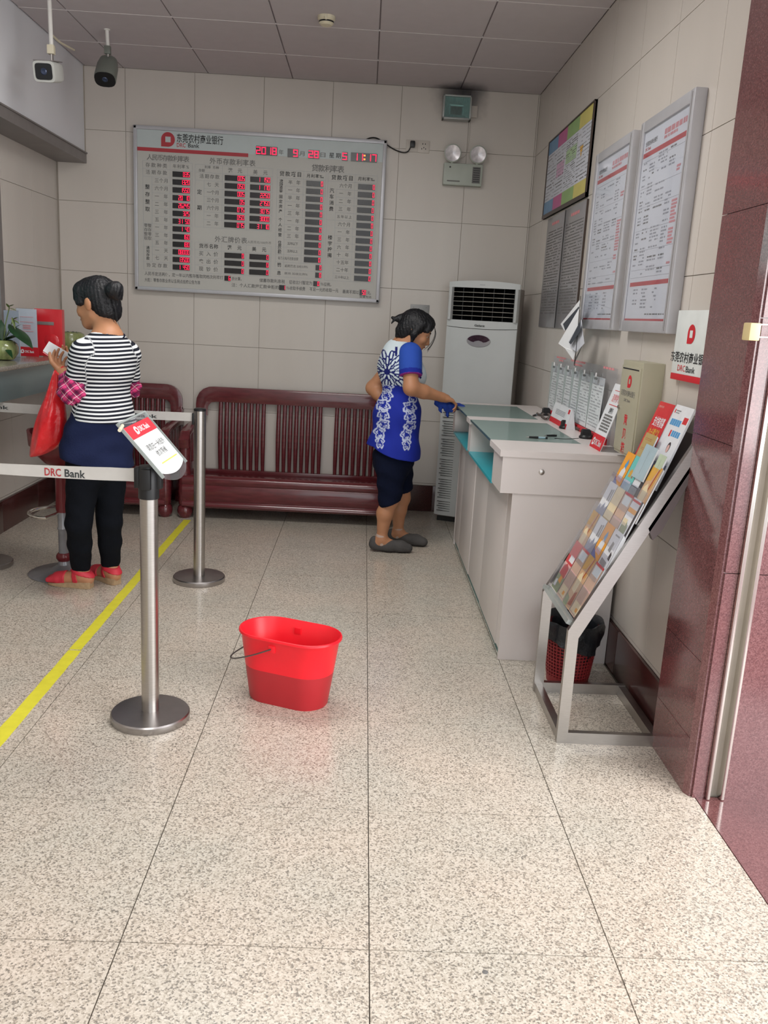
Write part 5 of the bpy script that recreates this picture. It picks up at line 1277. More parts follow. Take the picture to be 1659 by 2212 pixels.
def dr_wh(m,F,u0,u1,h):
    W=u1-u0; m.m(c_red); slab(m,F,u0+W*.06,u0+W*.11,h*.90,h*.945,.0002,.0006); m.m(c_grey); slab(m,F,u0+W*.14,u0+W*.40,h*.925,h*.94,.0002,.0006); slab(m,F,u0+W*.14,u0+W*.34,h*.90,h*.912,.0002,.0006)
    m.m(c_sky)
    for i in range(5): slab(m,F,u0+W*(.10+i*.115),u0+W*(.20+i*.115),h*.755,h*.83,.0002,.0006)
    for i in range(4): slab(m,F,u0+W*(.44+i*.115),u0+W*(.535+i*.115),h*.63,h*.70,.0002,.0006)
    m.m(c_red); slab(m,F,u0+W*.72,u0+W*.95,h*.80,h*.88,.0002,.0008); slab(m,F,u0+W*.33,u0+W*.40,h*.62,h*.70,.0002,.0008)
    m.m(c_bg); slab(m,F,u0,u1,0,h*.30,.0001,.0004)
    m.m(c_dk); poly(m,F,[(u0+W*(.62+.09*math.cos(i*PI/5)),h*.50+W*.12*math.sin(i*PI/5)) for i in range(10)],.0006)
    m.m(c_pink); poly(m,F,[(u0+W*(.62+.065*math.cos(i*PI/5)),h*.485+W*.09*math.sin(i*PI/5)) for i in range(10)],.0008)
    m.m(c_white); poly(m,F,[(u0+W*.40,h*.14),(u0+W*.78,h*.12),(u0+W*.80,h*.40),(u0+W*.64,h*.44),(u0+W*.46,h*.38)],.0007)
    m.m(c_dk); poly(m,F,[(u0+W*.42,h*.20),(u0+W*.70,h*.19),(u0+W*.70,h*.31),(u0+W*.45,h*.32)],.0009); poly(m,F,[(u0+W*.06,h*.18),(u0+W*.16,h*.20),(u0+W*.20,h*.34),(u0+W*.12,h*.32)],.0009)
TOPS.append(1.19)
bigleaf(.012,.168,1.195,.25,'red leaflet with white and yellow slogan, far half of the top rack row',dr_red,.006,base=c_red)
bigleaf(.178,.345,1.200,.30,'white leaflet with a woman and blue slogan, near half of the top rack row',dr_wh,.006)
def dr_form(m,F,u0,u1,h):
    m.m(c_brn)
    for v in (.28,.55,.82): 
        for k in (0,.04): slab(m,F,u0+.015,u1-.03,h*(v+k),h*(v+k)+.0012,.0002,.0005)
def dr_pb(m,F,u0,u1,h):
    m.m(c_grey); slab(m,F,(u0+u1)/2,(u0+u1)/2+.001,h*.15,h*.85,.0002,.0005)
bigleaf(.085,.200,1.085,.14,'khaki printed form below the red leaflet in the rack',dr_form,-.006,base=c_kh)
bigleaf(.180,.300,1.055,.125,'pale blue booklet in front of the white leaflet in the rack',dr_pb,-.020,base=c_pb)
bigleaf(.31,.375,1.04,.12,'pale green leaflet peeping out at the near edge of the rack',dr_pb,-.006,base=LM('palegreen','#b9c9ae'))

# ================================================================== WASTE BIN UNDER THE RACK
bx_,by_=.925,3.36
p=at(1215,1470,'Z',0)
bn=thing('waste_bin','dark red mesh waste bin with black liner behind the rack','bin',(p.x+.02,3.34,0))
M['binred']=mat('dark_red_mesh_plastic','#8b2a2d',.45)
prof=[(.085,.0),(.092,.03),(.112,.22),(.118,.26)]
bm_=MB().m(M['binred']); bm_.lathe([(.001,.002),(.084,.002),(.086,0),(.089,.035),(.086,.035),(.083,.006),(.001,.006)],32,caps=False); bm_.build('base_cup', bn)
lt=MB().m(M['binred'])
for k in range(40):
    a=2*PI*k/40; 
    lt.bar((.088*math.cos(a),.088*math.sin(a),.03),(.115*math.cos(a),.115*math.sin(a),.255),.0045,.003,up=(math.cos(a),math.sin(a),0))
for k in range(15):
    z=.04+k*.0145; r=.089+(z-.03)*.12; lt.lathe([(r-.0015,z),(r+.0015,z),(r+.0015,z+.004),(r-.0015,z+.004),(r-.0015,z)],40,caps=False)
tag(lt.build('lattice_wall', bn, smooth=False),kind='stuff')
MB().m(mat('bin_inside','#5a1d20',.6)).lathe([(.085,.035),(.109,.25)],28,caps=False).build('inner_wall', bn)
ln_=MB().m(M['blackrub']); rings=[]
n=44; rg_=random.Random(4); ph_=[rg_.random()*6 for _ in range(4)]
def wob(a,z): return .006*math.sin(5*a+ph_[0]+z*30)+.004*math.sin(11*a+ph_[1])+.003*math.sin(17*a+ph_[2]-z*50)
for z,r,dr in ((.185,.122,1.2),(.20,.124,1.1),(.23,.127,.8),(.262,.128,.5),(.275,.124,.3),(.27,.113,.3),(.24,.105,.6),(.18,.098,.9),(.10,.088,1.0)):
    rings.append([((r+wob(a,z)*dr)*math.cos(a),(r+wob(a,z)*dr)*math.sin(a),z+(.028*math.sin(2*a+1)*(1 if z<.19 else 0))+.004*math.sin(7*a)) for a in [2*PI*i/n for i in range(n)]])
ln_.loft(rings,caps=False); ln_.add(rings[-1],[tuple(range(n))]); ln_.build('liner_bag', bn, ang=60)
MB().m(M['blackrub']).loft([[( -.128-.012*math.cos(a)*k,.0+.010*math.sin(a)*k,.25-.02*i) for a in [2*PI*j/8 for j in range(8)]] for i,k in enumerate((.3,1,.5,1.1,.6,.3))]).build('bag_knot', bn)

# ================================================================== THINGS ON THE WRITING COUNTER
T=CT+.0005
# row of sample form holders along the wall
y_f,y_n=5.10,3.80
fh=thing('form_holder','long clear holder with six filled-in sample forms and red footer along the wall','display stand',(1.098,0,T),RW)
Xh=1.085
M['formsheet']=mat('pale_form_sheet','#d9dee0',.5,var=.03,coat=.1); M['clipdk']=mat('grey_clip','#6a6f70',.4)
edges=[5.10,4.93,4.75,4.58,4.42,4.20,3.98,3.80]
px_b=[1180,1200,1218,1239,1258,1277]
hh=[.305]*7
rngf=random.Random(11)
tl_=math.radians(8)
for i in range(6):
    a,b_=-edges[i]+.004,-edges[i+1]-.004
    m=MB().m(M['formsheet']); m.loft([[(a,.012+z*math.sin(tl_)*.35,z),(b_,.012+z*math.sin(tl_)*.35,z),(b_,.0135+z*math.sin(tl_)*.35,z),(a,.0135+z*math.sin(tl_)*.35,z)] for z in (.03,.285)])
    pg=m.build('form_sheet', fh, smooth=False)
    k=MB(); z=.25
    while z>.05:
        bars(k,M['inkpale'],a+.02,b_-.02,z,.0035,.010+z*.045,rngf,.8); z-=.014
    tag(k.build('print', pg, smooth=False),kind='stuff')
    MB().m(M['acrylicedge']).box((a-.005,.012,.02),(a-.002,.026,.30)).build('clear_rib', fh, smooth=False)
    MB().m(M['clipdk']).rbox(((a+b_)/2-.018,.006,.272),((a+b_)/2+.018,.014,.283),.003).build('clip', fh)
    MB().m(M['tubewhite']).rbox(((a+b_)/2-.006,.006,.283),((a+b_)/2+.006,.012,.305),.002).build('hook', fh)
MB().m(M['acrylic']).box((-5.10,.024,.0),(-3.80,.026,.34)).build('clear_back', fh, smooth=False)
MB().m(M['red']).box((-5.10,.004,.0),(-3.80,.012,.028)).build('red_footer', fh, smooth=False)
k=MB(); 
for a,b_,z in ((-5.02,-4.80,.335),(-4.66,-4.36,.335),(-4.60,-4.42,.318),(-4.02,-3.84,.335),(-4.95,-4.85,.320)): bars(k,M['redpale'],a,b_,z,.010,.021,rngf,1)
tag(k.build('print', fh, smooth=False),kind='stuff')
# folded card with rounded triangular end
def tent(x,y,label,w,h,rz,band=.03):
    t=thing('tent_card',label,'sign',(x,y,T),rz)
    return t
pa=at(1205,910,'Z',CT); pb=at(1236,930,'Z',CT); pc_=at(1262,924,'Z',CT)
tc_=thing('tent_card','small white tent card with red footer lying open on the counter edge of the glass','sign',(1.042,(pa.y+pb.y)/2+.02,T),RW); tc_.scale=(1,.55,1)
w=(pa.y-pb.y)/2; hz=.105
M['card']=mat('white_card','#dcdfe2',.5)
m=MB().m(M['card']); m.loft([[(-w,0,0),(w,0,0),(w,.002,0),(-w,.002,0)],[(-w,.045,hz),(w,.045,hz),(w,.047,hz),(-w,.047,hz)]]); m.build('front_leaf', tc_, smooth=False)
m=MB().m(M['card']); m.loft([[(-w,.092,0),(w,.092,0),(w,.090,0),(-w,.090,0)],[(-w,.047,hz),(w,.047,hz),(w,.045,hz),(-w,.045,hz)]]); m.build('rear_leaf', tc_, smooth=False)
m=MB().m(M['card']); m.add([(w-.001,0,0),(w-.001,.092,0),(w-.001,.060,hz*.92),(w-.001,.047,hz),(w-.001,.040,hz*.94)],[(0,1,2,3,4)]); m.build('end_cheek', tc_, smooth=False)
k=MB().m(M['red']); k.add([(-w,-.001,0),(w,-.001,0),(w,.010,.026),(-w,.010,.026)],[(0,1,2,3)]); k.m(M['inkpale'])
for z in (.05,.057,.064,.071): k.add([(-w*.6,.428*z-.001,z),(w*.5,.428*z-.001,z),(w*.5,.428*(z+.004)-.001,z+.004),(-w*.6,.428*(z+.004)-.001,z+.004)],[(0,1,2,3)])
k.m(M['red']); k.add([(w*.72,.428*.075-.001,.075),(w*.9,.428*.075-.001,.075),(w*.9,.428*.097-.001,.097),(w*.72,.428*.097-.001,.097)],[(0,1,2,3)])
tag(k.build('print', tc_, smooth=False),kind='stuff')
# tall A-frame notice reading DRC Bank
qa=at(1283,963,'Z',CT); qb=at(1316,977,'Z',CT)
xs0=(qa.x+qb.x)/2
an=thing('notice_stand','tall white A-frame notice with red DRC Bank footer near the beige box','sign',(xs0-.03,(qa.y+qb.y)/2,T),RW)
w=(qa.y-qb.y)/2; hz=at(1318,825,'X',xs0+.06).z-CT; tf=.085/hz
def ap(u,z,o=0): return (u,z*tf-o,z)
m=MB().m(M['card']); m.loft([[ap(-w,0),ap(w,0),(w,.002,0),(-w,.002,0)],[ap(-w,hz),ap(w,hz),(w,.087,hz),(-w,.087,hz)]]); m.build('front_leaf', an, smooth=False)
m=MB().m(M['card']); m.loft([[(-w,.115,0),(w,.115,0),(w,.113,0),(-w,.113,0)],[(-w,.089,hz),(w,.089,hz),(w,.087,hz),(-w,.087,hz)]]); m.build('rear_leaf', an, smooth=False)
k=MB()
def aq(c,u0,u1,z0,z1,o=.0008): k.m(c); k.add([ap(u0,z0,o),ap(u1,z0,o),ap(u1,z1,o),ap(u0,z1,o)],[(0,1,2,3)])
aq(M['red'],-w,w,0,hz*.215)
def at_txt(s,u0,u1,z,h,mt,o=.0014,bold=.01):
    vs,fs,wd,_=glyphs(s,bold,1.0); kk=h/(.86 if ord(s[0])>0x2000 else .73); sx=(u1-u0)/(wd*kk); k.m(mt); k.add([ap(u0+a*kk*sx,z+(b-.36)*kk,o) for a,b in vs],fs)
at_txt('DRC Bank',-w*.35,w*.75,hz*.10,.026,M['card']); 
lp_=[(-.5,-.5)]+[(.5*math.cos(a),.5*math.sin(a)) for a in [(-90+i*30)*PI/180 for i in range(0,10)]]
k.m(M['card']); k.add([ap(-w*.6+p_[0]*.034,hz*.10+p_[1]*.034,.0013) for p_ in lp_],[tuple(range(len(lp_)))]); k.m(M['red']); k.add([ap(-w*.6+a*.007,hz*.10+b_*.007,.0018) for a,b_ in ((-1,-1),(1,-1),(1,1),(-1,1))],[(0,1,2,3)])
aq(M['red'],-w*.55,w*.9,hz*.90,hz*.908); aq(M['red'],-w*.6,w*.9,hz*.68,hz*.69)
at_txt('温馨提示',-w*.5,w*.85,hz*.79,.030,M['redpale']); at_txt('温馨提示',-w*.2,w*.45,hz*.60,.022,M['ink'])
for i,z in enumerate((.52,.475,.43,.385,.34,.295)):
    a=-w*.6
    while a<w*.75:
        l=rngf.uniform(.01,.03); aq(M['inkgrey'],a,min(a+l,w*.8),hz*z-.004,hz*z+.004,.0010); a+=l+.004
tag(k.build('print', an, smooth=False),kind='stuff')
# pens on spring cords with black holders
M['clearpen']=mat('clear_blue_pen','#9fc3cf',.15,trans=.3)
def pen(px0,py0,px1,py1,label,dark=True):
    a=at(px0,py0,'Z',CT+.006); b=at(px1,py1,'Z',CT+.006); d=(b-a); L=d.length; rz=math.atan2(d.y,d.x)
    t=thing('counter_pen',label,'pen',(a.x,a.y,CT+.006),rz,'tethered pens on the counter')
    MB().m(M['steel']).tube([(0,0,0),(.012,0,0)],[.001,.003],8).build('tip', t)
    MB().m(M['black']).tube([(.012,0,0),(.055,0,0)],[.0045,.0055],10).build('grip', t)
    MB().m(M['clearpen']).tube([(.055,0,0),(L,0,0)],.0045,10).build('barrel', t)
    MB().m(M['black']).tube([(L,0,0),(L+.01,0,0)],.005,10).build('end_cap', t)
    return t
pen(1137,944,1178,946,'pen nearest the front edge of the near glass inset')
pen(1176,941,1198,941,'second pen lying behind the nearest one on the near glass')
pen(1150,898,1172,893,'pen on the far glass inset')
def holder(px,py,label,rz=0):
    p=at(px,py,'Z',CT); t=thing('pen_base',label,'pen holder',(p.x,p.y,T),rz,'black pen bases on the counter')
    MB().m(M['black']).lathe([(.001,0),(.034,0),(.035,.008),(.028,.016),(.001,.018)],24).build('base', t)
    m=MB().m(M['black']); m.loft([[(x*k,y*k+.0+z*.3,z) for x,y in ((-.020,-.014),(.020,-.014),(.022,.014),(-.022,.014))] for z,k in ((.014,1.1),(.035,1.0),(.042,.7))]); m.build('cradle', t)
holder(1266,947,'black pen base beside the A-frame notice')
holder(1222,926,'black pen base near the tent card')
holder(1180,897,'black pen base at the edge of the far glass inset')
def cord(pts,label,coil=True,col='black'):
    P=smoothpath([at(x,y,'Z',CT+.010) for x,y in pts],10)
    if coil:
        out=[]; L=0; tt=0
        for i in range(len(P)-1):
            a,b=P[i],P[i+1]; seg=(b-a); k=max(2,int(seg.length/.0016)); u=seg.normalized(); s=u.cross(Vector((0,0,1))).normalized(); w=Vector((0,0,1))
            for j in range(k):
                tt+=.9; out.append(a+seg*(j/k)+s*.006*math.cos(tt)+w*.006*math.sin(tt))
        P=out
    o=MB().m(M['cordbrown'] if coil else M['black']).tube(P,.0016,5).build('spring_cord'); tag(o,label,'cord','curly pen cords on the counter')
M['cordbrown']=mat('grey_brown_cord','#5d5550',.4)
cord([(1242,922),(1250,928),(1262,930),(1268,934)],'curly cord lying behind the pen base near the A-frame notice')
cord([(1160,893),(1168,897),(1178,892),(1188,898),(1180,905),(1170,900)],'tangled curly cord beside the far glass inset')
cord([(1198,947),(1215,948),(1232,948),(1250,947)],'straight stretched cord between the near pen and its base',coil=False)
# blue cloth held by the cleaner is in the people section
# ================================================================== PEOPLE: signed-distance bodies turned into one closed surface
def sdf_mesh(prims, res, k=.02, cuts=(), pad=None):
    """prims: ('c',a,b,ra,rb[,k]) tapered limb; ('e',c,(rx,ry,rz)[,R[,k]]) ellipsoid. cuts: list of fn(X,Y,Z)->distance kept where negative"""
    pad = pad or .05
    lo=np.array([1e9]*3); hi=-lo
    bbs=[]
    for p in prims:
        if p[0]=='c':
            a=np.array(p[1]);b=np.array(p[2]);r=max(p[3],p[4]); l=np.minimum(a,b)-r; h=np.maximum(a,b)+r
        else:
            c=np.array(p[1]); r=max(p[2]); l=c-r; h=c+r
        bbs.append((l,h)); lo=np.minimum(lo,l); hi=np.maximum(hi,h)
    lo-=.02; hi+=.02
    n=np.ceil((hi-lo)/res).astype(int)+1
    F=np.full(n,1.0,np.float32)
    ax=[lo[i]+res*np.arange(n[i]) for i in range(3)]
    for p,(l,h) in zip(prims,bbs):
        kk=k
        i0=np.maximum(((l-pad-lo)/res).astype(int),0); i1=np.minimum(((h+pad-lo)/res).astype(int)+2,n)
        X,Y,Z=np.meshgrid(*[ax[i][i0[i]:i1[i]] for i in range(3)],indexing='ij')
        if p[0]=='c':
            a=np.array(p[1]);b=np.array(p[2]);d=b-a;dd=max(1e-9,d@d)
            t=np.clip(((X-a[0])*d[0]+(Y-a[1])*d[1]+(Z-a[2])*d[2])/dd,0,1)
            D=np.sqrt((X-a[0]-t*d[0])**2+(Y-a[1]-t*d[1])**2+(Z-a[2]-t*d[2])**2)-(p[3]+(p[4]-p[3])*t)
            if len(p)>5: kk=p[5]
        else:
            c=p[1]; r=p[2]; U,V,W=X-c[0],Y-c[1],Z-c[2]
            if len(p)>3 and p[3] is not None:
                R=p[3]; U,V,W=[R[i][0]*U+R[i][1]*V+R[i][2]*W for i in range(3)]
            if len(p)>4: kk=p[4]
            k0=np.sqrt((U/r[0])**2+(V/r[1])**2+(W/r[2])**2)+1e-9; k1=np.sqrt((U/r[0]**2)**2+(V/r[1]**2)**2+(W/r[2]**2)**2)+1e-9
            D=k0*(k0-1)/k1
        S=F[i0[0]:i1[0],i0[1]:i1[1],i0[2]:i1[2]]
        h_=np.maximum(kk-np.abs(S-D),0)/kk
        S[...]=np.minimum(S,D)-h_*h_*kk*.25
    if cuts:
        X,Y,Z=np.meshgrid(*ax,indexing='ij')
        for c in cuts: F=np.maximum(F,c(X,Y,Z).astype(np.float32))
    F[0]=F[-1]=1; F[:,0]=F[:,-1]=1; F[:,:,0]=F[:,:,-1]=1
    # surface nets
    s=F<0; c8=[s[i:n[0]-1+i,j:n[1]-1+j,m:n[2]-1+m] for i in (0,1) for j in (0,1) for m in (0,1)]
    cnt=sum(a.astype(np.int8) for a in c8); act=(cnt>0)&(cnt<8)
    idx=-np.ones(act.shape,np.int64); cells=np.argwhere(act); idx[act]=np.arange(len(cells))
    acc=np.zeros((len(cells),3)); num=np.zeros(len(cells))
    offs=[(i,j,m) for i in (0,1) for j in (0,1) for m in (0,1)]
    for o in offs:
        for d in range(3):
            if o[d]: continue
            o2=list(o); o2[d]=1
            f0=F[cells[:,0]+o[0],cells[:,1]+o[1],cells[:,2]+o[2]]; f1=F[cells[:,0]+o2[0],cells[:,1]+o2[1],cells[:,2]+o2[2]]
            m=(f0<0)!=(f1<0); t=np.where(m,f0/(f0-f1+1e-12),0)
            P=np.array(o,float)[None,:].repeat(len(cells),0); P[:,d]+=t
            acc[m]+=P[m]; num[m]+=1
    V=lo+(cells+acc/num[:,None])*res
    faces=[]
    for d in range(3):
        e=[1,1,1]; sl0=[slice(1,-1)]*3; 
        a=s; sh=[slice(None)]*3
        A=s[tuple(slice(0,-1) if q==d else slice(None) for q in range(3))]; B=s[tuple(slice(1,None) if q==d else slice(None) for q in range(3))]
        ch=np.argwhere(A!=B); ch=ch[(ch[:,(d+1)%3]>0)&(ch[:,(d+2)%3]>0)]
        u=np.zeros(3,int);u[(d+1)%3]=1; v=np.zeros(3,int); v[(d+2)%3]=1
        def g(q): return idx[q[:,0],q[:,1],q[:,2]]
        ok=(ch[:,(d+1)%3]<act.shape[(d+1)%3])&(ch[:,(d+2)%3]<act.shape[(d+2)%3]); ch=ch[ok]
        q=np.stack([g(ch-u-v),g(ch-v),g(ch),g(ch-u)],1)
        inside=A[ch[:,0],ch[:,1],ch[:,2]]
        q[~inside]=q[~inside][:,::-1]
        faces.append(q)
    Q=np.concatenate(faces)
    return V,Q
def nrot(rx=0,ry=0,rz=0):
    """inverse rotation rows for ellipsoids: world -> local"""
    R=(Matrix.Rotation(rz,3,'Z')@Matrix.Rotation(ry,3,'Y')@Matrix.Rotation(rx,3,'X')).transposed()
    return [list(r) for r in R]
def rz_axes(f):
    """rows: right, forward, up for a figure facing direction f"""
    f=Vector(f).normalized(); r=f.cross(Vector((0,0,1))).normalized(); u=r.cross(f); return [list(r),list(f),list(u)]
def np_obj(name,V,Q,m,parent,col=None,smooth_iter=1):
    me=bpy.data.meshes.new(name); me.vertices.add(len(V)); 
    V=V.copy()
    if smooth_iter:
        for _ in range(smooth_iter):
            acc=np.zeros_like(V); cnt=np.zeros(len(V))
            for a,b in ((0,1),(1,2),(2,3),(3,0)):
                np.add.at(acc,Q[:,a],V[Q[:,b]]); np.add.at(cnt,Q[:,a],1); np.add.at(acc,Q[:,b],V[Q[:,a]]); np.add.at(cnt,Q[:,b],1)
            V=V*.4+.6*acc/np.maximum(cnt,1)[:,None]
    me.vertices.foreach_set('co',V.astype(np.float32).ravel()); me.loops.add(len(Q)*4); me.loops.foreach_set('vertex_index',Q.astype(np.int32).ravel())
    me.polygons.add(len(Q)); me.polygons.foreach_set('loop_start',(np.arange(len(Q))*4).astype(np.int32)); me.polygons.foreach_set('loop_total',np.full(len(Q),4,np.int32))
    me.polygons.foreach_set('use_smooth',[True]*len(Q)); me.materials.append(m)
    if col is not None:
        at_=me.color_attributes.new('print','FLOAT_COLOR','POINT'); c4=np.ones((len(V),4),np.float32); c4[:,:3]=col(V); at_.data.foreach_set('color',c4.ravel())
    me.update(); me.validate()
    o=bpy.data.objects.new(name,me); C.objects.link(o)
    if parent: 
        o.parent=parent; o.matrix_parent_inverse=Matrix.Translation(parent.location).inverted()
    return o
def A3(px,py,Y): return np.array(at(px,py,'Y',Y))
def lin3(c): return np.array(lin(c),np.float32)
M['skin']=mat('skin','#b5815f',.5,var=.06,vs_=9,bump=.04,bs=160,sub=.12)
M['hair']=mat('black_hair','#0d0e13',.48,var=.3,vs_=40,aniso=(1,1,1),bump=.5,bs=90)
M['lips']=mat('lips','#9c5a4c',.45); M['eyewhite']=mat('eye_white','#d9d4cf',.3); M['iris']=mat('dark_iris','#1d130f',.15)
M['navy']=mat('navy_cloth','#1b2342',.9,var=.08,bump=.2,bs=120,spec=.2); M['blackcloth']=mat('black_trousers','#0f1218',.92,var=.12,bump=.2,bs=90,spec=.15)
M['navypants']=mat('dark_navy_shorts','#0e1428',.9,var=.1,bump=.2,bs=90,spec=.15)
M['printcloth']=colattr('printed_cloth'); 
M['shoered']=mat('coral_strap','#c5303f',.5,var=.08); M['sole']=mat('tan_cork_sole','#a48a6a',.8,var=.15,vs_=60); M['greyshoe']=mat('grey_canvas_shoe','#4c4a49',.85,var=.1,bump=.3,bs=200); M['sock']=mat('beige_sock','#b7a093',.9); M['shoesole']=mat('dark_shoe_sole','#33302f',.8)

def hand(prims, wrist, elbow, palm_n, curl, s=1.0, thumb_side=1, spread=.2, lens=(.040,.046,.043,.034)):
    """palm and five unequal fingers; palm_n = direction the palm faces, curl in radians per joint"""
    w=Vector(wrist); fd=(w-Vector(elbow)).normalized(); pn=Vector(palm_n); pn=(pn-fd*pn.dot(fd)).normalized(); sd=fd.cross(pn)*thumb_side
    def T(a,b,c): return w+fd*a*s+sd*b*s+pn*c*s
    prims.append(('c',T(0,0,0),T(.035,.0,0),.024*s,.026*s)); prims.append(('c',T(.03,.018,0),T(.078,.024,0),.016*s,.013*s,.008)); prims.append(('c',T(.03,-.018,0),T(.070,-.026,0),.016*s,.011*s,.008)); prims.append(('c',T(.03,0,0),T(.080,.0,0),.018*s,.013*s,.01))
    for i,(off,L) in enumerate(zip((.028,.010,-.009,-.027),lens)):
        base=T(.080-.006*abs(i-1.2),off,0); d=fd; p=base; ang=0; r=.0095*s if i<3 else .0082*s
        for j,l in enumerate((L,L*.62,L*.5)):
            ang+=curl[j]*(1+.12*i)
            dv=(fd*math.cos(ang)+pn*math.sin(ang)+sd*(off*spread*4)).normalized(); q_=p+dv*l*s
            prims.append(('c',tuple(p),tuple(q_),r,r*.9,.003)); p=q_; r*=.9
    b=T(.022,.024,.006); d1=(fd*.55+sd*.75+pn*.35).normalized(); q1=b+d1*.042*s; d2=(fd*.85+sd*.25+pn*.5).normalized(); q2=q1+d2*.030*s
    prims.append(('c',tuple(b),tuple(q1),.0135*s,.0115*s,.006)); prims.append(('c',tuple(q1),tuple(q2),.0115*s,.0095*s,.003))
    q3=q2+(d2*.9+pn*.3).normalized()*.02*s; prims.append(('c',tuple(q2),tuple(q3),.0098*s,.0085*s,.003))

def head(prims, c, f, s=1.0):
    """skull, jaw, nose, brow, cheek, chin, ears; f = facing (unit, may tilt). local axes r,f,u"""
    R=rz_axes(f); r,fw,u=[np.array(a) for a in R]; c=np.array(c)
    P=lambda a,b,d: tuple(c+(a*r+b*fw+d*u)*s)
    prims.append(('e',P(0,-.012,.028),(.074*s,.093*s,.085*s),R,.02))
    prims.append(('e',P(0,.028,-.030),(.060*s,.062*s,.078*s),R,.03))
    prims.append(('e',P(0,.052,-.088),(.028*s,.026*s,.022*s),R,.03))
    prims.append(('c',P(.050,.0,-.060),P(.018,.058,-.088),.016*s,.016*s,.03)); prims.append(('c',P(-.050,.0,-.060),P(-.018,.058,-.088),.016*s,.016*s,.03))
    prims.append(('c',P(0,.084,.0),P(0,.100,-.034),.008*s,.0115*s,.014)); prims.append(('e',P(0,.094,-.038),(.016*s,.011*s,.009*s),R,.008))
    prims.append(('e',P(.036,.066,-.028),(.020*s,.018*s,.018*s),R,.02)); prims.append(('e',P(-.036,.066,-.028),(.020*s,.018*s,.018*s),R,.02))
    prims.append(('c',P(.045,.070,.022),P(-.045,.070,.022),.011*s,.011*s,.02))
    prims.append(('e',P(0,.084,-.060),(.024*s,.011*s,.0075*s),R,.008)); prims.append(('e',P(0,.080,-.070),(.020*s,.011*s,.007*s),R,.008))
    for sgn in (1,-1): 
        prims.append(('e',P(sgn*.074,-.006,-.008),(.008*s,.019*s,.031*s),R,.006)); prims.append(('e',P(sgn*.080,-.012,.0),(.006*s,.017*s,.024*s),R,.004))
    return P,R
def face_bits(P,R,parent,name=''):
    r,fw,u=[Vector(a) for a in R]
    for sgn in (1,-1):
        c=Vector(P(sgn*.031,.074,.000)); Mx=Matrix((tuple(r),tuple(fw),tuple(u))).transposed().to_4x4(); Mx.translation=c
        e=MB().m(M['eyewhite']); e.lathe([(.0005,-.011),(.008,-.008),(.011,0),(.008,.008),(.0005,.011)],12); o=e.build('eye',parent); o.matrix_world=Mx@Matrix.Diagonal((1.1,.9,.55,1)); o.matrix_parent_inverse=Matrix.Translation(parent.location).inverted()
        i_=MB().m(M['iris']); i_.lathe([(.0005,-.005),(.0045,-.002),(.005,0),(.0045,.002),(.0005,.005)],10); q_=i_.build('iris',o); q_.location=(0,.0085,0)
        b=MB().m(M['hair']); b.tube([P(sgn*.018,.088,.024),P(sgn*.034,.086,.030),P(sgn*.050,.074,.026)],[.002,.003,.0015],6); ob=b.build('eyebrow',parent); ob.matrix_parent_inverse=Matrix.Translation(parent.location).inverted()
    l=MB().m(M['lips']); l.tube([P(.022,.083,-.066),P(.010,.0935,-.0625),P(0,.0945,-.064),P(-.010,.0935,-.0625),P(-.022,.083,-.066)],[.0015,.004,.004,.004,.0015],8); ol=l.build('lips',parent); ol.matrix_parent_inverse=Matrix.Translation(parent.location).inverted()
def T_(p): return tuple(float(x) for x in p)

# ------------------------------------------------------------------ woman in the striped top (left)
Yc=4.20
W1=thing('person','woman in black and white striped top seen from behind, reading a paper','person',(float(at(190,1275,'Z',0).x),4.20,0))
f1=Vector((-.74,.67,0)).normalized(); r1=f1.cross(Vector((0,0,1))).normalized()   # r1 = her right
f1=np.array(f1); r1=np.array(r1)
hc=A3(207,655,4.27)
hf=Vector((-.93,.30,-.22)).normalized()
pelv=A3(209,985,4.20); waist=A3(224,892,4.19); chest=A3(228,800,4.19); neckb=A3(234,728,4.20); 
shL=chest-r1*.116+np.array([0,0,.082]); shR=chest+r1*.122+np.array([0,0,.080])
elL=A3(160,842,4.12); wrL=A3(136,806,4.24); elR=A3(280,838,4.36); wrR=A3(172,790,4.52)
hipL=A3(182,1010,4.15); hipR=A3(238,1010,4.25)
knL=A3(170,1130,4.13); knR=A3(236,1125,4.26); 
gl=at(172,1272,'Z',0.0); gr=at(236,1262,'Z',0.0)
anL=np.array([gl.x,gl.y+.03,.085]); anR=np.array([gr.x,gr.y+.03,.085])
bp=[]
P1h,R1h=head(bp,hc,hf,1.0)
bp.append(('c',T_(hc+np.array([.03,-.01,-.05])),T_(neckb+np.array([0,0,.0])),.050,.056,.03))
bp.append(('c',T_(neckb),T_(neckb-np.array([0,0,.05])),.058,.085,.05))
RB=rz_axes(f1)
bp.append(('e',T_(chest+np.array([0,0,.03])),(.130,.085,.14),RB,.05)); bp.append(('e',T_(waist),(.115,.085,.14),RB,.06)); bp.append(('e',T_(pelv+np.array([0,0,.03])),(.135,.100,.12),RB,.06))
for sh,el,wr in ((shL,elL,wrL),(shR,elR,wrR)):
    bp.append(('c',T_(chest+np.array([0,0,.10])),T_(sh),.060,.050,.05)); bp.append(('c',T_(sh),T_(el),.048,.038,.02)); bp.append(('c',T_(el),T_(wr),.040,.025,.015))
for hp_,kn,an in ((hipL,knL,anL),(hipR,knR,anR)):
    bp.append(('c',T_(hp_),T_(kn),.066,.044,.03)); bp.append(('c',T_(kn),T_(kn*.62+an*.38),.044,.044,.01)); bp.append(('c',T_(kn*.62+an*.38),T_(an),.044,.030,.01))
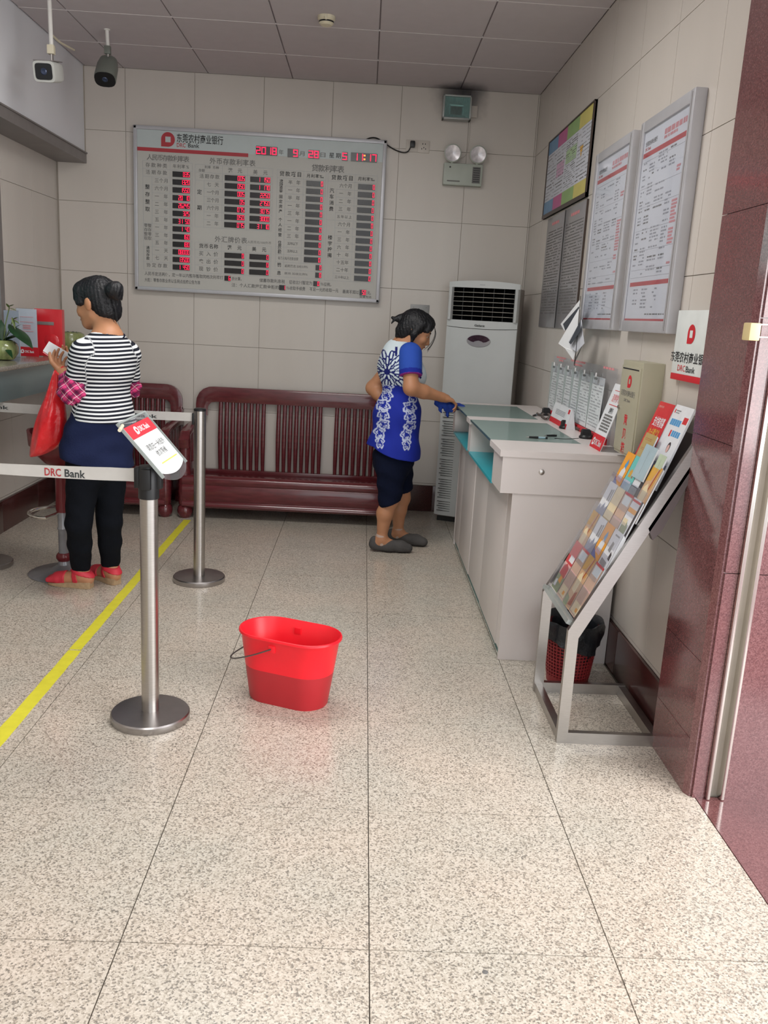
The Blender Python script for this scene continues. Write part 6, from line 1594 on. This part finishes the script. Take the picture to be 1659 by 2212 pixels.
def foot(prims,an,d,L=.225):
    d=np.array(d)/np.linalg.norm(d); s_=np.array([d[1],-d[0],0])
    heel=an-d*.035; heel[2]=.05; ball=an+d*(L*.55); ball[2]=.036; toe=an+d*(L*.75); toe[2]=.030
    prims.append(('c',T_(an),T_(heel),.034,.030,.02)); prims.append(('c',T_(an+np.array([0,0,-.02])),T_(ball),.032,.026,.03)); prims.append(('c',T_(heel),T_(ball),.028,.028,.02))
    prims.append(('c',T_(ball+s_*.018),T_(toe+s_*.016),.018,.013,.01)); prims.append(('c',T_(ball-s_*.018),T_(toe-s_*.022),.018,.010,.01)); prims.append(('c',T_(ball),T_(toe),.020,.012,.01))
    return heel,ball,toe,s_,d
dL=(-1,.16); dR=(-.80,.62)
fo=[foot(bp,anL,(dL[0],dL[1],0)),foot(bp,anR,(dR[0],dR[1],0))]
hand(bp,wrL,elL,(.25,.15,.9),(.45,.6,.4),.95,-1)
hand(bp,wrR,elR,(-.2,-.3,.9),(.5,.6,.4),.95,1)
V,Q=sdf_mesh(bp,.0048,.02); np_obj('body',V,Q,M['skin'],W1)
face_bits(P1h,R1h,W1)
# hair: cap swept back to a bun
hp=[]; P=P1h
hp.append(('e',P(0,-.022,.036),(.083,.100,.090),R1h,.02)); hp.append(('e',P(0,-.055,-.02),(.074,.060,.085),R1h,.03)); hp.append(('e',P(0,.035,.075),(.062,.045,.038),R1h,.03))
hp.append(('c',P(.052,.040,.065),P(.069,.046,.01),.022,.014,.03)); hp.append(('c',P(-.052,.040,.065),P(-.069,.046,.01),.022,.014,.03)); hp.append(('c',P(-.022,.066,.072),P(-.048,.072,.030),.015,.006,.03)); hp.append(('c',P(.022,.066,.072),P(.048,.072,.030),.015,.006,.03)); hp.append(('e',P(0,-.075,-.050),(.055,.035,.045),R1h,.03))
bun=A3(247,627,4.16)
hp.append(('e',T_(bun),(.040,.042,.040),None,.012)); hp.append(('c',T_(bun+np.array([.012,0,.012])),T_(bun+np.array([.014,0,-.03])),.028,.018,.01)); hp.append(('c',P(0,-.085,.04),T_(bun),.035,.025,.02))
hp.append(('c',T_(bun+np.array([.03,0,-.02])),T_(bun+np.array([.036,0,-.045])),.010,.003,.006))
V,Q=sdf_mesh(hp,.005,.02); 
def lock(V):
    c=np.array(P(0,-.02,.03)); d=V-c; a=np.arctan2(d[:,1],d[:,0]); b=d[:,2]; n=d/np.linalg.norm(d,axis=1)[:,None]
    return V+n*(.0012*np.sin(a*30+b*60)+.0012*np.sin(a*61-b*90))[:,None]
np_obj('hair',lock(V),Q,M['hair'],W1,smooth_iter=0)
ws_=MB().m(M['hair']); rr=random.Random(5)
for k in range(14):
    a=Vector(A3(rr.uniform(228,250),rr.uniform(655,690),4.20)); ws_.tube([a,a+Vector((.01,0,-.03)),a+Vector((rr.uniform(0,.03),rr.uniform(-.01,.01),-.07))],[.0012,.001,.0004],4)
tag(ws_.build('stray_strands',W1),kind='stuff').matrix_parent_inverse=Matrix.Translation(W1.location).inverted()
# striped top
tp1=[('e',T_(chest+np.array([0,0,.025])),(.152,.108,.150),RB,.04),('e',T_(waist+np.array([0,0,.03])),(.143,.108,.15),RB,.06),('e',T_(waist-np.array([0,0,.06])),(.158,.120,.12),RB,.06),
     ('c',T_(neckb+np.array([0,0,-.035])),T_(chest),.085,.10,.04)]
slL=shL+(elL-shL)*.62; slR=shR+(elR-shR)*.62
for sh,sl in ((shL,slL),(shR,slR)): tp1+= [('c',T_(chest+np.array([0,0,.085])),T_(sh),.072,.058,.05),('c',T_(sh),T_(sl),.056,.054,.02)]
hemz=waist[2]-.035
def cutL(sh,el,sl):
    d=(el-sh)/np.linalg.norm(el-sh)
    def f(X,Y,Z):
        t=(X-sl[0])*d[0]+(Y-sl[1])*d[1]+(Z-sl[2])*d[2]
        q=np.sqrt((X-sl[0])**2+(Y-sl[1])**2+(Z-sl[2])**2)
        return np.where(q<.12,t,-1.)
    return f
def neckcut(c,rad,up=np.array([0,0,1.])):
    return lambda X,Y,Z: np.where(Z>c[2]-.02, rad-np.sqrt((X-c[0])**2+(Y-c[1])**2+((Z-c[2])*.9)**2), -1.)
cuts=[lambda X,Y,Z: (hemz-.035*np.clip((X-waist[0])*-2.2,-1,1)*0-.012*np.clip((X-waist[0])*5,-1,1)-Z), neckcut(neckb+np.array([-.0,.0,.028]),.070)]
V,Q=sdf_mesh(tp1,.005,.03,cuts)
# cut sleeves with planes on the mesh domain by capsule ends (rounded), fold waves
def folds(V,c,amp):
    return V+np.stack([amp*np.sin(V[:,2]*55+V[:,0]*30),amp*np.sin(V[:,2]*48-V[:,0]*25),0*V[:,0]],1)
V=folds(V,None,.0022)
def stripe(V):
    # running position of the knitted stripes: level round the trunk, square across the sleeves
    per=.0186; z=V[:,2]+.012*np.cos((V[:,0]-waist[0])*8)+.0012*np.sin(V[:,2]*25+V[:,0]*18)
    s=z/per
    for sh,el,sg in ((shL,elL,-1),(shR,elR,1)):
        d=(el-sh)/np.linalg.norm(el-sh); q=V-sh; t=q@d; rad=np.linalg.norm(q-t[:,None]*d,axis=1)
        side=(V-chest)@r1*sg
        m=(rad<.072)&(side>.100); s=np.where(m,(-t+(V@r1)*sg*.30)/per,s)
    c=np.zeros((len(V),3)); c[:,0]=s+50; return c
def stripemat():
    m=mat('striped_knit',(1,1,1),.85,bump=.15,bs=250,spec=.3); nt=m.node_tree; N=nt.nodes; L=nt.links; b=N['Principled BSDF']
    a=N.new('ShaderNodeAttribute'); a.attribute_name='print'; sp=N.new('ShaderNodeSeparateColor'); L.new(a.outputs['Color'],sp.inputs['Color'])
    fr=N.new('ShaderNodeMath'); fr.operation='FRACT'; L.new(sp.outputs['Red'],fr.inputs[0])
    sb=N.new('ShaderNodeMath'); sb.operation='SUBTRACT'; sb.inputs[1].default_value=.5; L.new(fr.outputs[0],sb.inputs[0])
    ab=N.new('ShaderNodeMath'); ab.operation='ABSOLUTE'; L.new(sb.outputs[0],ab.inputs[0])
    mr=N.new('ShaderNodeMapRange'); mr.inputs['From Min'].default_value=.21; mr.inputs['From Max'].default_value=.25; L.new(ab.outputs[0],mr.inputs['Value'])
    mx=N.new('ShaderNodeMix'); mx.data_type='RGBA'; L.new(mr.outputs[0],mx.inputs['Factor']); mx.inputs[6].default_value=(*lin('#dfe2e4'),1); mx.inputs[7].default_value=(*lin('#1b1e29'),1)
    L.new(mx.outputs[2],b.inputs['Base Color']); return m
np_obj('striped_top',V,Q,stripemat(),W1,stripe,0)
nk=[]; 
for q_ in range(29):
    a=2*PI*q_/28; nk.append(T_(neckb+np.array([.0,.0,.005])+np.array([.074*math.cos(a),.068*math.sin(a),.018*math.sin(a)])))
ob=MB().m(M['navypants']).tube(nk,.005,8,caps=False).build('neck_binding',W1); ob.matrix_parent_inverse=Matrix.Translation(W1.location).inverted()
def plaidmat():
    m=mat('pink_plaid',(1,1,1),.85,bump=.3,bs=60,spec=.3); nt=m.node_tree; N=nt.nodes; L=nt.links; b=N['Principled BSDF']
    g=N.new('ShaderNodeNewGeometry'); 
    base=None; col=N.new('ShaderNodeRGB'); col.outputs[0].default_value=(*lin('#b52a5c'),1); cur=col.outputs[0]
    def band(vec,per,ph,w,c,k):
        nonlocal cur
        d=N.new('ShaderNodeVectorMath'); d.operation='DOT_PRODUCT'; d.inputs[1].default_value=vec; L.new(g.outputs['Position'],d.inputs[0])
        q=N.new('ShaderNodeMath'); q.operation='MULTIPLY_ADD'; q.inputs[1].default_value=1/per; q.inputs[2].default_value=ph+100; L.new(d.outputs['Value'],q.inputs[0])
        fr=N.new('ShaderNodeMath'); fr.operation='FRACT'; L.new(q.outputs[0],fr.inputs[0])
        lt=N.new('ShaderNodeMath'); lt.operation='LESS_THAN'; lt.inputs[1].default_value=w; L.new(fr.outputs[0],lt.inputs[0])
        ml=N.new('ShaderNodeMath'); ml.operation='MULTIPLY'; ml.inputs[1].default_value=k; L.new(lt.outputs[0],ml.inputs[0])
        mx=N.new('ShaderNodeMix'); mx.data_type='RGBA'; L.new(ml.outputs[0],mx.inputs['Factor']); L.new(cur,mx.inputs[6]); mx.inputs[7].default_value=(*lin(c),1); cur=mx.outputs[2]
    for v in ((.75,.1,.66),(-.66,.1,.75)):
        band(v,.040,.0,.34,'#4a1f44',.62); band(v,.040,.5,.22,'#d84c86',.5)
    for v in ((.75,.1,.66),(-.66,.1,.75)): band(v,.040,.20,.07,'#e6c3d0',.75); band(v,.020,.55,.06,'#3a1838',.6)
    L.new(cur,b.inputs['Base Color']); return m
# plaid outer sleeves pushed down over the elbows
for nm,el,sl,wr,sh in (('plaid_sleeve',elL,slL,wrL,shL),('plaid_sleeve',elR,slR,wrR,shR)):
    near=nm and el is elL
    fore=el+(wr-el)*.62
    pr=[('c',T_(sl*.55+el*.45),T_(el),.052,.062 if near else .050,.02),('c',T_(el),T_(fore),.064 if near else .050,.040,.02)]
    if near: pr.append(('e',T_(el+np.array([.005,-.015,-.005])),(.068,.062,.058),None,.03))
    V,Q=sdf_mesh(pr,.0045,.03)
    n_=V-V.mean(0); V=V+(n_/np.linalg.norm(n_,axis=1)[:,None])*(.004*np.sin(V[:,0]*90+V[:,2]*110)+.003*np.sin(V[:,2]*150-V[:,1]*80))[:,None]
    np_obj(nm,V,Q,MATS.get('pink_plaid') or plaidmat(),W1,None,0)
# navy tunic below the top
hz=A3(210,1003,4.19)[2]; hz2=A3(135,985,4.19)[2]
sk=[('e',T_(waist-np.array([0,0,.02])),(.150,.108,.11),RB,.06),('e',T_(pelv+np.array([0,0,.07])),(.168,.125,.16),RB,.08),('e',T_(pelv+np.array([0,0,-.05])),(.182,.138,.16),RB,.08)]
V,Q=sdf_mesh(sk,.006,.05,[lambda X,Y,Z: (hz+.012-.06*np.clip(-(X-pelv[0]),0,.3)*0-.035*np.sin((X-pelv[0])*6)*1.0-Z), lambda X,Y,Z: Z-(waist[2]+.01)])
V=folds(V,None,.004); np_obj('navy_tunic',V,Q,M['navy'],W1)
# trousers
tr1=[('e',T_(pelv+np.array([0,0,-.02])),(.150,.118,.13),RB,.05)]
for hp_,kn,an in ((hipL,knL,anL),(hipR,knR,anR)):
    cuff=an+np.array([0,0,.035]); mid=kn*.5+cuff*.5
    tr1+=[('c',T_(hp_),T_(kn),.086,.062,.02),('c',T_(kn),T_(mid),.062,.057,.02),('c',T_(mid),T_(cuff),.057,.050,.02)]
V,Q=sdf_mesh(tr1,.006,.02,[lambda X,Y,Z: (anL[2]+.005)-Z])
V=V+np.stack([.0014*np.sin(V[:,2]*70+V[:,1]*30),.0014*np.cos(V[:,2]*60+V[:,0]*40),0*V[:,0]],1); np_obj('black_trousers',V,Q,M['blackcloth'],W1)
# wedge sandals
inv1=Matrix.Translation(W1.location).inverted()
for (heel,ball,toe,s_,d),an in zip(fo,(anL,anR)):
    sole=MB().m(M['sole']); rings=[]
    for t,hw,z1 in ((-.030,.022,.036),(-.015,.031,.036),(.03,.032,.034),(.08,.030,.028),(.13,.036,.022),(.17,.036,.018),(.195,.026,.017),(.205,.012,.018)):
        c=np.array([heel[0],heel[1],0])+d*(t+.008); rings.append([T_(c+s_*hw+[0,0,.001 if t<.17 else .004]),T_(c-s_*hw+[0,0,.001 if t<.17 else .004]),T_(c-s_*hw*1.02+[0,0,z1]),T_(c+s_*hw*1.02+[0,0,z1])])
    sole.loft(rings); o=sole.build('wedge_sole',W1,ang=50); o.matrix_parent_inverse=inv1
    ft=[]; foot(ft,an,(d[0],d[1],0)); g=lambda e:[(p[0],p[1],p[2],p[3]+e,p[4]+e)+tuple(p[5:]) for p in ft]
    tt=lambda X,Y,Z: (X-an[0])*d[0]+(Y-an[1])*d[1]
    V,Q=sdf_mesh(g(.0055),.004,.02,[lambda X,Y,Z: .019-Z, lambda X,Y,Z: .078-tt(X,Y,Z)]); np_obj('toe_strap',V,Q,M['shoered'],W1)
    V,Q=sdf_mesh(g(.006)+[('c',T_(an),T_(an+[0,0,.03]),.040,.040,.01)],.004,.02,[lambda X,Y,Z: np.abs(Z-(.088+.25*tt(X,Y,Z)))-.013]); np_obj('ankle_strap',V,Q,M['shoered'],W1)
    V,Q=sdf_mesh(g(.0045),.004,.02,[lambda X,Y,Z: np.abs(tt(X,Y,Z)-.020-.1*(Z-.05))-.014, lambda X,Y,Z: .025-Z, lambda X,Y,Z: Z-.085]); np_obj('side_strap',V,Q,M['shoered'],W1)
# paper she reads
c0=A3(106,737,4.40); c1=A3(164,772,4.46); c2=A3(93,757,4.30); c3=A3(142,790,4.33)
pp=thing('sheet_of_paper','bright white folded paper in the hands of the striped woman','paper',T_(c2))
m=MB().m(M['paper']); u=[Vector(x)-Vector(c2) for x in (c2,c3,c1+np.array([.03,0,-.015]),c0)]; nn=Vector((0,-.001,-.0018))
m.add([tuple(p) for p in u]+[tuple(p+nn) for p in u],[(0,1,2,3),(7,6,5,4),(0,4,5,1),(1,5,6,2),(2,6,7,3),(3,7,4,0)]); m.build('front_leaf',pp,smooth=False)
m=MB().m(M['redpale']); m.add([tuple(p+nn*4) for p in u]+[tuple(p+nn*5) for p in u],[(0,1,2,3),(7,6,5,4),(0,4,5,1),(1,5,6,2),(2,6,7,3),(3,7,4,0)]); m.build('back_leaf',pp,smooth=False)
# red carrier bag hanging from her left wrist
M['redbag']=mat('thin_red_plastic_bag','#e0232b',.28,var=.12,vs_=9,bump=.9,bs=14,trans=.12,sub=.05)
bag=thing('carrier_bag','red plastic carrier bag hanging from the striped woman’s wrist','bag',T_(A3(110,900,4.22)))
prof=[(797,117,127,.014),(812,113,131,.022),(835,105,136,.032),(860,98,140,.045),(885,87,143,.058),(910,78,145,.068),(940,70,142,.070),(965,66,136,.060),(980,64,116,.040),(989,63,88,.018)]
rings=[]; n=26
for i,(py,xa_,xb_,dp) in enumerate(prof):
    a=A3(xa_,py,4.24); b=A3(xb_,py-(xb_-xa_)*(.0 if i<6 else .18*(i-5)/4),4.24); c=(a+b)/2; hw=np.linalg.norm(b-a)/2
    ring=[]
    for j in range(n):
        t=2*PI*j/n; cr=.07*math.sin(5*t+i*.7)+.05*math.sin(9*t-i)
        ring.append(T_(c+(b-a)/2*math.cos(t)*(1+cr*.5)+np.array([0,dp*math.sin(t)*(1+cr*1.8),.003*math.sin(7*t+i)])))
    rings.append(ring)
m=MB().m(M['redbag']); m.loft(rings); o=m.build('sack',bag,ang=75); o.matrix_parent_inverse=Matrix.Translation(bag.location).inverted()
sd=o.modifiers.new('s','SUBSURF'); sd.levels=1; sd.render_levels=2
hl_=MB().m(M['redbag']); hl_.tube(smoothpath([T_(A3(119,800,4.24)),T_(wrL+np.array([-.01,-.03,-.005])),T_(wrL+np.array([0,-.0,.028])),T_(wrL+np.array([.01,.03,-.0])),T_(A3(126,800,4.27))],5),.006,8); o=hl_.build('handle',bag); o.matrix_parent_inverse=Matrix.Translation(bag.location).inverted()

# ------------------------------------------------------------------ woman wiping the counter (right)
gA=at(828,1172,'Z',.0); gB=at(866,1160,'Z',0)
W2=thing('person','woman in blue and white flowered tunic bending forward to wipe the counter','person',(float(gA.x),float(gA.y),0))
Yn_=5.22; Yf_=Yn_+.20
an1=A3(824,1165,Yn_); an1[2]=.085; an2=A3(860,1150,Yf_); an2[2]=.085
f2=np.array([.97,.24,0]); r2=np.array([.24,-.97,0])
hc2=A3(899,715,5.30); hf2=Vector((.90,-.10,-.42)).normalized()
pel2=A3(850,975,5.32); wai2=A3(858,895,5.32); che2=A3(866,800,5.32); nb2=A3(868,748,5.32)
shR2=A3(886,768,5.19); shL2=A3(868,765,5.45)
elR2=A3(888,838,5.12); wrR2=A3(954,858,5.22); elL2=A3(806,838,5.52); wrL2=A3(835,870,5.42)
hi1=A3(845,1000,5.25); hi2=A3(860,1000,5.40); kn1=A3(842,1080,5.22); kn2=A3(868,1075,5.42)
bp=[]
P2h,R2h=head(bp,hc2,hf2,.98)
bp.append(('c',T_(hc2+np.array([-.035,.0,-.045])),T_(nb2),.048,.054,.03)); bp.append(('c',T_(nb2),T_(nb2-np.array([0,0,.05])),.056,.08,.05))
RC=rz_axes(f2)
bp+=[('e',T_(che2),(.140,.105,.15),RC,.05),('e',T_(wai2),(.125,.105,.14),RC,.06),('e',T_(pel2),(.130,.105,.12),RC,.06)]
for sh,el,wr in ((shR2,elR2,wrR2),(shL2,elL2,wrL2)):
    bp.append(('c',T_(che2+np.array([0,0,.09])),T_(sh),.06,.050,.05)); bp.append(('c',T_(sh),T_(el),.050,.044,.02)); bp.append(('c',T_(el),T_(el*.6+wr*.4),.046,.042,.02)); bp.append(('c',T_(el*.6+wr*.4),T_(wr),.042,.027,.015))
for hp_,kn,an in ((hi1,kn1,an1),(hi2,kn2,an2)):
    bp.append(('c',T_(hp_),T_(kn),.080,.056,.03)); m_=kn*.65+an*.35+np.array([-.012,0,0]); bp.append(('c',T_(kn),T_(m_),.050,.052,.02)); bp.append(('c',T_(m_),T_(an),.050,.030,.02))
fo2=[foot(bp,an1,(1,-.02,0)),foot(bp,an2,(.97,-.22,0))]
hand(bp,wrR2,elR2,(.05,.15,-1),(.35,.75,.6),1.0,1)
hand(bp,wrL2,elL2,(1,-.3,0),(.5,.7,.5),.95,-1)
V,Q=sdf_mesh(bp,.0048,.02); np_obj('body',V,Q,M['skin'],W2); face_bits(P2h,R2h,W2)
P=P2h; hp=[]
hp.append(('e',P(0,-.020,.038),(.083,.100,.088),R2h,.02)); hp.append(('e',P(0,-.060,-.015),(.074,.055,.080),R2h,.03)); hp.append(('e',P(0,.040,.078),(.062,.045,.034),R2h,.03))
for sg in (1,-1): hp.append(('c',P(sg*.068,.015,.06),P(sg*.080,.0,-.02),.026,.020,.02)); hp.append(('c',P(sg*.080,.0,-.02),P(sg*.078,.012,-.075),.019,.007,.015)); hp.append(('c',P(sg*.05,.062,.066),P(sg*.066,.066,.03),.018,.010,.02))
pt1=A3(866,685,5.30); pt2=A3(856,690,5.29); 
hp.append(('c',T_(A3(878,688,5.30)),T_(pt1),.030,.018,.015)); hp.append(('e',T_(A3(862,688,5.30)),(.026,.022,.020),None,.01)); hp.append(('c',T_(A3(858,690,5.30)),T_(A3(847,686,5.29)),.014,.009,.008)); hp.append(('c',T_(A3(852,690,5.29)),T_(A3(846,699,5.29)),.010,.004,.006))
hp.append(('c',P(.03,-.095,-.04),T_(A3(856,727,5.28)),.022,.006,.015))
V,Q=sdf_mesh(hp,.005,.02); V0=V.copy()
np_obj('hair',lock(V),Q,M['hair'],W2,smooth_iter=0)
ws_=MB().m(M['hair'])
for k in range(9):
    e=rr.uniform(-.014,.014); ws_.tube(smoothpath([P(.02+e,.078,.085),P(.03+e,.112+e*.3,.045),P(.028+e,.122+e*.4,-.01),P(.025+e,.110+e,-.055-abs(e)*2)],4),[.0009]*12+[.0004],4)
tag(ws_.build('loose_fringe',W2),kind='stuff').matrix_parent_inverse=Matrix.Translation(W2.location).inverted()
# tunic
tn=[('e',T_(che2+np.array([-.015,0,.03])),(.165,.125,.15),RC,.04),('e',T_(che2+np.array([.02,0,-.03])),(.160,.135,.13),RC,.05),('e',T_(wai2+np.array([0,0,0])),(.165,.150,.15),RC,.08),('e',T_(pel2+np.array([0,0,.04])),(.180,.160,.15),RC,.08),('e',T_(pel2+np.array([-.01,0,-.08])),(.188,.165,.15),RC,.08),('c',T_(nb2+np.array([-.01,0,-.035])),T_(che2),.085,.10,.04),
    ('c',T_(che2+np.array([0,0,.085])),T_(shR2),.075,.066,.04),('c',T_(che2+np.array([0,0,.085])),T_(shL2),.075,.066,.04)]
h2=A3(845,985,5.2)[2]
cuts=[lambda X,Y,Z: (h2+.055*np.clip((pel2[0]+.02-X)/.15,0,1)**1.5-.008-.02*np.clip((X-pel2[0])/.12,0,1)-Z), neckcut(nb2+np.array([.012,-.0,.032]),.074)]
V,Q=sdf_mesh(tn,.0042,.03,cuts)
V=V+np.stack([.003*np.sin(V[:,2]*40+V[:,1]*30),.003*np.sin(V[:,2]*35+V[:,0]*45),0*V[:,0]],1)
cw=lin3('#d5e2e8'); cb1=lin3('#1d2e9c'); cb2=lin3('#182069'); cbp=lin3('#c4cde6')
zsplit=A3(850,832,5.25)[2]
def px_of(V):
    c=RM@(V-np.array([0,0,CAMH])).T; return FPX*c[0]/c[2]+CX, FPX*c[1]/c[2]+CY
flc=A3(836,803,5.2)
def hsh(a): a=np.sin(a*127.1)*43758.5453; return a-np.floor(a)
def tunic(V):
    # print measured round the body: s runs along the side facing the room, z up
    side=-(V-wai2)@np.array([0,1,0]); 
    s=(V[:,0]-flc[0]); z=(V[:,2]-flc[2])
    col=np.where((V[:,2]<zsplit+.004*np.sin(V[:,0]*40))[:,None],cb1,cw).astype(float)
    # chrysanthemum with radiating petals
    r=np.hypot(s,z*.95); a=np.arctan2(z,s)
    R0=.105+.018*np.sin(3*a+1)+.012*np.sin(5*a)
    def petals(n,ph,r0,r1,w):
        k=(a+ph)/(2*np.pi)*n; i=np.floor(k); f=(k-i-.5)*2*np.pi/n*r; t=(r-r0)/(r1-r0); wid=w*np.sqrt(np.clip(4*t*(1-t),0,1))
        return (np.abs(f)<wid)&(t>0)&(t<1), (np.abs(f)<wid*.42)&(t>.2)&(t<.85)
    fl=np.zeros(len(V),bool); inn=np.zeros(len(V),bool)
    for n,ph,r0,r1,w in ((8,.0,.010,.052,.0125),(12,.25,.034,.090,.0135),(15,.1,.066,.124,.0145)):
        o_,i_=petals(n,ph,r0,r1,w); fl|=o_; inn|=(i_&o_)
    up=(V[:,2]>zsplit)&(r<.125)&(V[:,1]<che2[1]+.06)
    m=up&(fl|(r<.016)); col[m]=cb2; col[up&inn]=cw
    m=up&(np.abs(s-.040)<.008)&(np.abs(z-.135)<.022); col[m]=cb2
    m=(V[:,2]>zsplit)&(np.abs(s-.048)<.007)&(z>.095)&(z<.150)&(V[:,1]<che2[1]); col[m]=cb2
    # chains of outlined blossoms down the panels
    for cx_,cw_ in ((flc[0]+.003,.040),(flc[0]+.165,.030)):
        for j,(dz,rr_,ry) in enumerate(((-.095,.040,.036),(-.145,.034,.034),(-.205,.042,.036),(-.255,.036,.038),(-.315,.038,.032),(-.370,.034,.040),(-.425,.026,.036))):
            ss=V[:,0]-(cx_+.010*math.sin(j*2.1)-.004*j); zz=V[:,2]-(flc[2]+dz); an_=np.arctan2(zz/ry,ss/rr_); q=np.hypot(ss/rr_,zz/ry)/(1+.16*np.sin(5*an_+j)+.07*np.sin(9*an_+j*2))
            ring_=(np.abs(q-.86)<.13)|((np.abs(q-.45)<.10)&(np.sin(an_*3+j)>-.4))|((q<.82)&(np.abs(np.sin(an_*2.5+j))<.13)&(q>.2))
            m=ring_&(V[:,2]<zsplit+.0)&(V[:,1]<wai2[1]+.02); col[m]=cbp
    # smaller flowers on the front panel above the seam
    ss=V[:,0]-(flc[0]+.185); zz=V[:,2]-(flc[2]-.005); q=np.hypot(ss/.03,zz/.035); an_=np.arctan2(zz,ss)
    m=(V[:,2]>zsplit)&(V[:,0]>flc[0]+.14)&(q<1)&((np.sin(an_*6)>.1)|(q<.3))&(q>.15); col[m]=cb2
    return col
np_obj('flowered_tunic',V,Q,M['printcloth'],W2,tunic,0)
# blue sleeves with darker band
for sh,el in ((shR2,elR2),(shL2,elL2)):
    d=(el-sh)/np.linalg.norm(el-sh); e=sh+d*.125
    pr=[('c',T_(sh+np.array([0,0,.008])),T_(e),.071,.068,.02)]
    def cc(X,Y,Z,e=e,d=d): return (X-e[0])*d[0]+(Y-e[1])*d[1]+(Z-e[2])*d[2]
    V,Q=sdf_mesh(pr,.0045,.02,[cc])
    bl_=lin3('#2c50ae'); bd_=lin3('#1a2a93'); pk_=lin3('#a03a98')
    def sc(V,e=e,d=d):
        t=(V-e)@d; c=np.tile(bl_,(len(V),1)).astype(float); c[t>-.030]=bd_; c[t>-.003]=pk_; return c
    np_obj('blue_sleeve',V,Q,M['printcloth'],W2,sc,0)
# knee-length dark shorts
sh_=[('e',T_(pel2+np.array([0,0,-.05])),(.155,.130,.13),RC,.05)]
zc1=A3(838,1090,5.2)[2]
for hp_,kn in ((hi1,kn1),(hi2,kn2)): sh_.append(('c',T_(hp_),T_(kn+np.array([.0,0,-.02])),.098,.070,.03))
V,Q=sdf_mesh(sh_,.006,.02,[lambda X,Y,Z: (zc1+.03*np.clip((X-kn1[0])/.08,-1,1)+.05*np.clip((Y-5.32)/.1,0,1)-Z)])
V=V+np.stack([.003*np.sin(V[:,2]*70),.003*np.cos(V[:,2]*60+V[:,0]*20),0*V[:,0]],1); np_obj('dark_shorts',V,Q,M['navypants'],W2)
for (heel,ball,toe,s_,d),an in zip(fo2,(an1,an2)):
    pr=[('c',T_(heel+[0,0,-.006]-d*.004),T_(an+d*.05+np.array([0,0,-.048])),.036,.038,.02),('c',T_(an+d*.05+np.array([0,0,-.045])),T_(ball+[0,0,.004]),.038,.036,.02),('c',T_(ball),T_(toe+[0,0,.0]),.036,.030,.02),('c',T_(heel+[0,0,.0]-d*.008),T_(heel+[0,0,.022]-d*.010),.030,.026,.02)]
    V,Q=sdf_mesh(pr,.0045,.02,[lambda X,Y,Z: .012-Z, lambda X,Y,Z,an=an,d=d: np.where(Z>.055,.038-np.sqrt((X-an[0]-d[0]*.010)**2+(Y-an[1])**2),-1.)]); np_obj('shoe_upper',V,Q,M['greyshoe'],W2)
    V,Q=sdf_mesh(pr,.0045,.02,[lambda X,Y,Z: Z-.014, lambda X,Y,Z: .001-Z]); np_obj('shoe_sole',V*1.0,Q,M['shoesole'],W2,smooth_iter=0)
    V,Q=sdf_mesh([('c',T_(an+[0,0,-.025]),T_(an+[0,0,.012]),.040,.038,.02)],.005,.02); np_obj('sock',V,Q,M['sock'],W2)
# cleaning cloth in her hand
M['clothblue']=mat('blue_cleaning_cloth','#1b3a90',.9,var=.45,vs_=18,bump=.5,bs=40)
cl=thing('cleaning_cloth','crumpled blue cleaning cloth in the hand of the woman at the counter','cloth',T_(A3(972,880,5.30)))
pr=[]; 
for (a,b_,ra,rb) in (((948,868),(990,878),.022,.020),((988,878),(998,880),.022,.016),((950,872),(952,890),.020,.010),((962,875),(966,896),.018,.010),((967,880),(968,903),.014,.005),((975,878),(977,888),.022,.014),((943,868),(947,880),.012,.008)):
    pr.append(('c',T_(A3(*a,5.28)),T_(A3(*b_,5.28+rr.uniform(-.02,.02))),ra,rb,.012))
V,Q=sdf_mesh(pr,.0045,.012); n_=V-V.mean(0); V=V+(n_/np.linalg.norm(n_,axis=1)[:,None])*(.004*np.sin(V[:,0]*160+V[:,1]*90)+.003*np.sin(V[:,2]*190))[:,None]
np_obj('crumpled_cloth',V,Q,M['clothblue'],cl,smooth_iter=0)
bpy.context.view_layer.update()
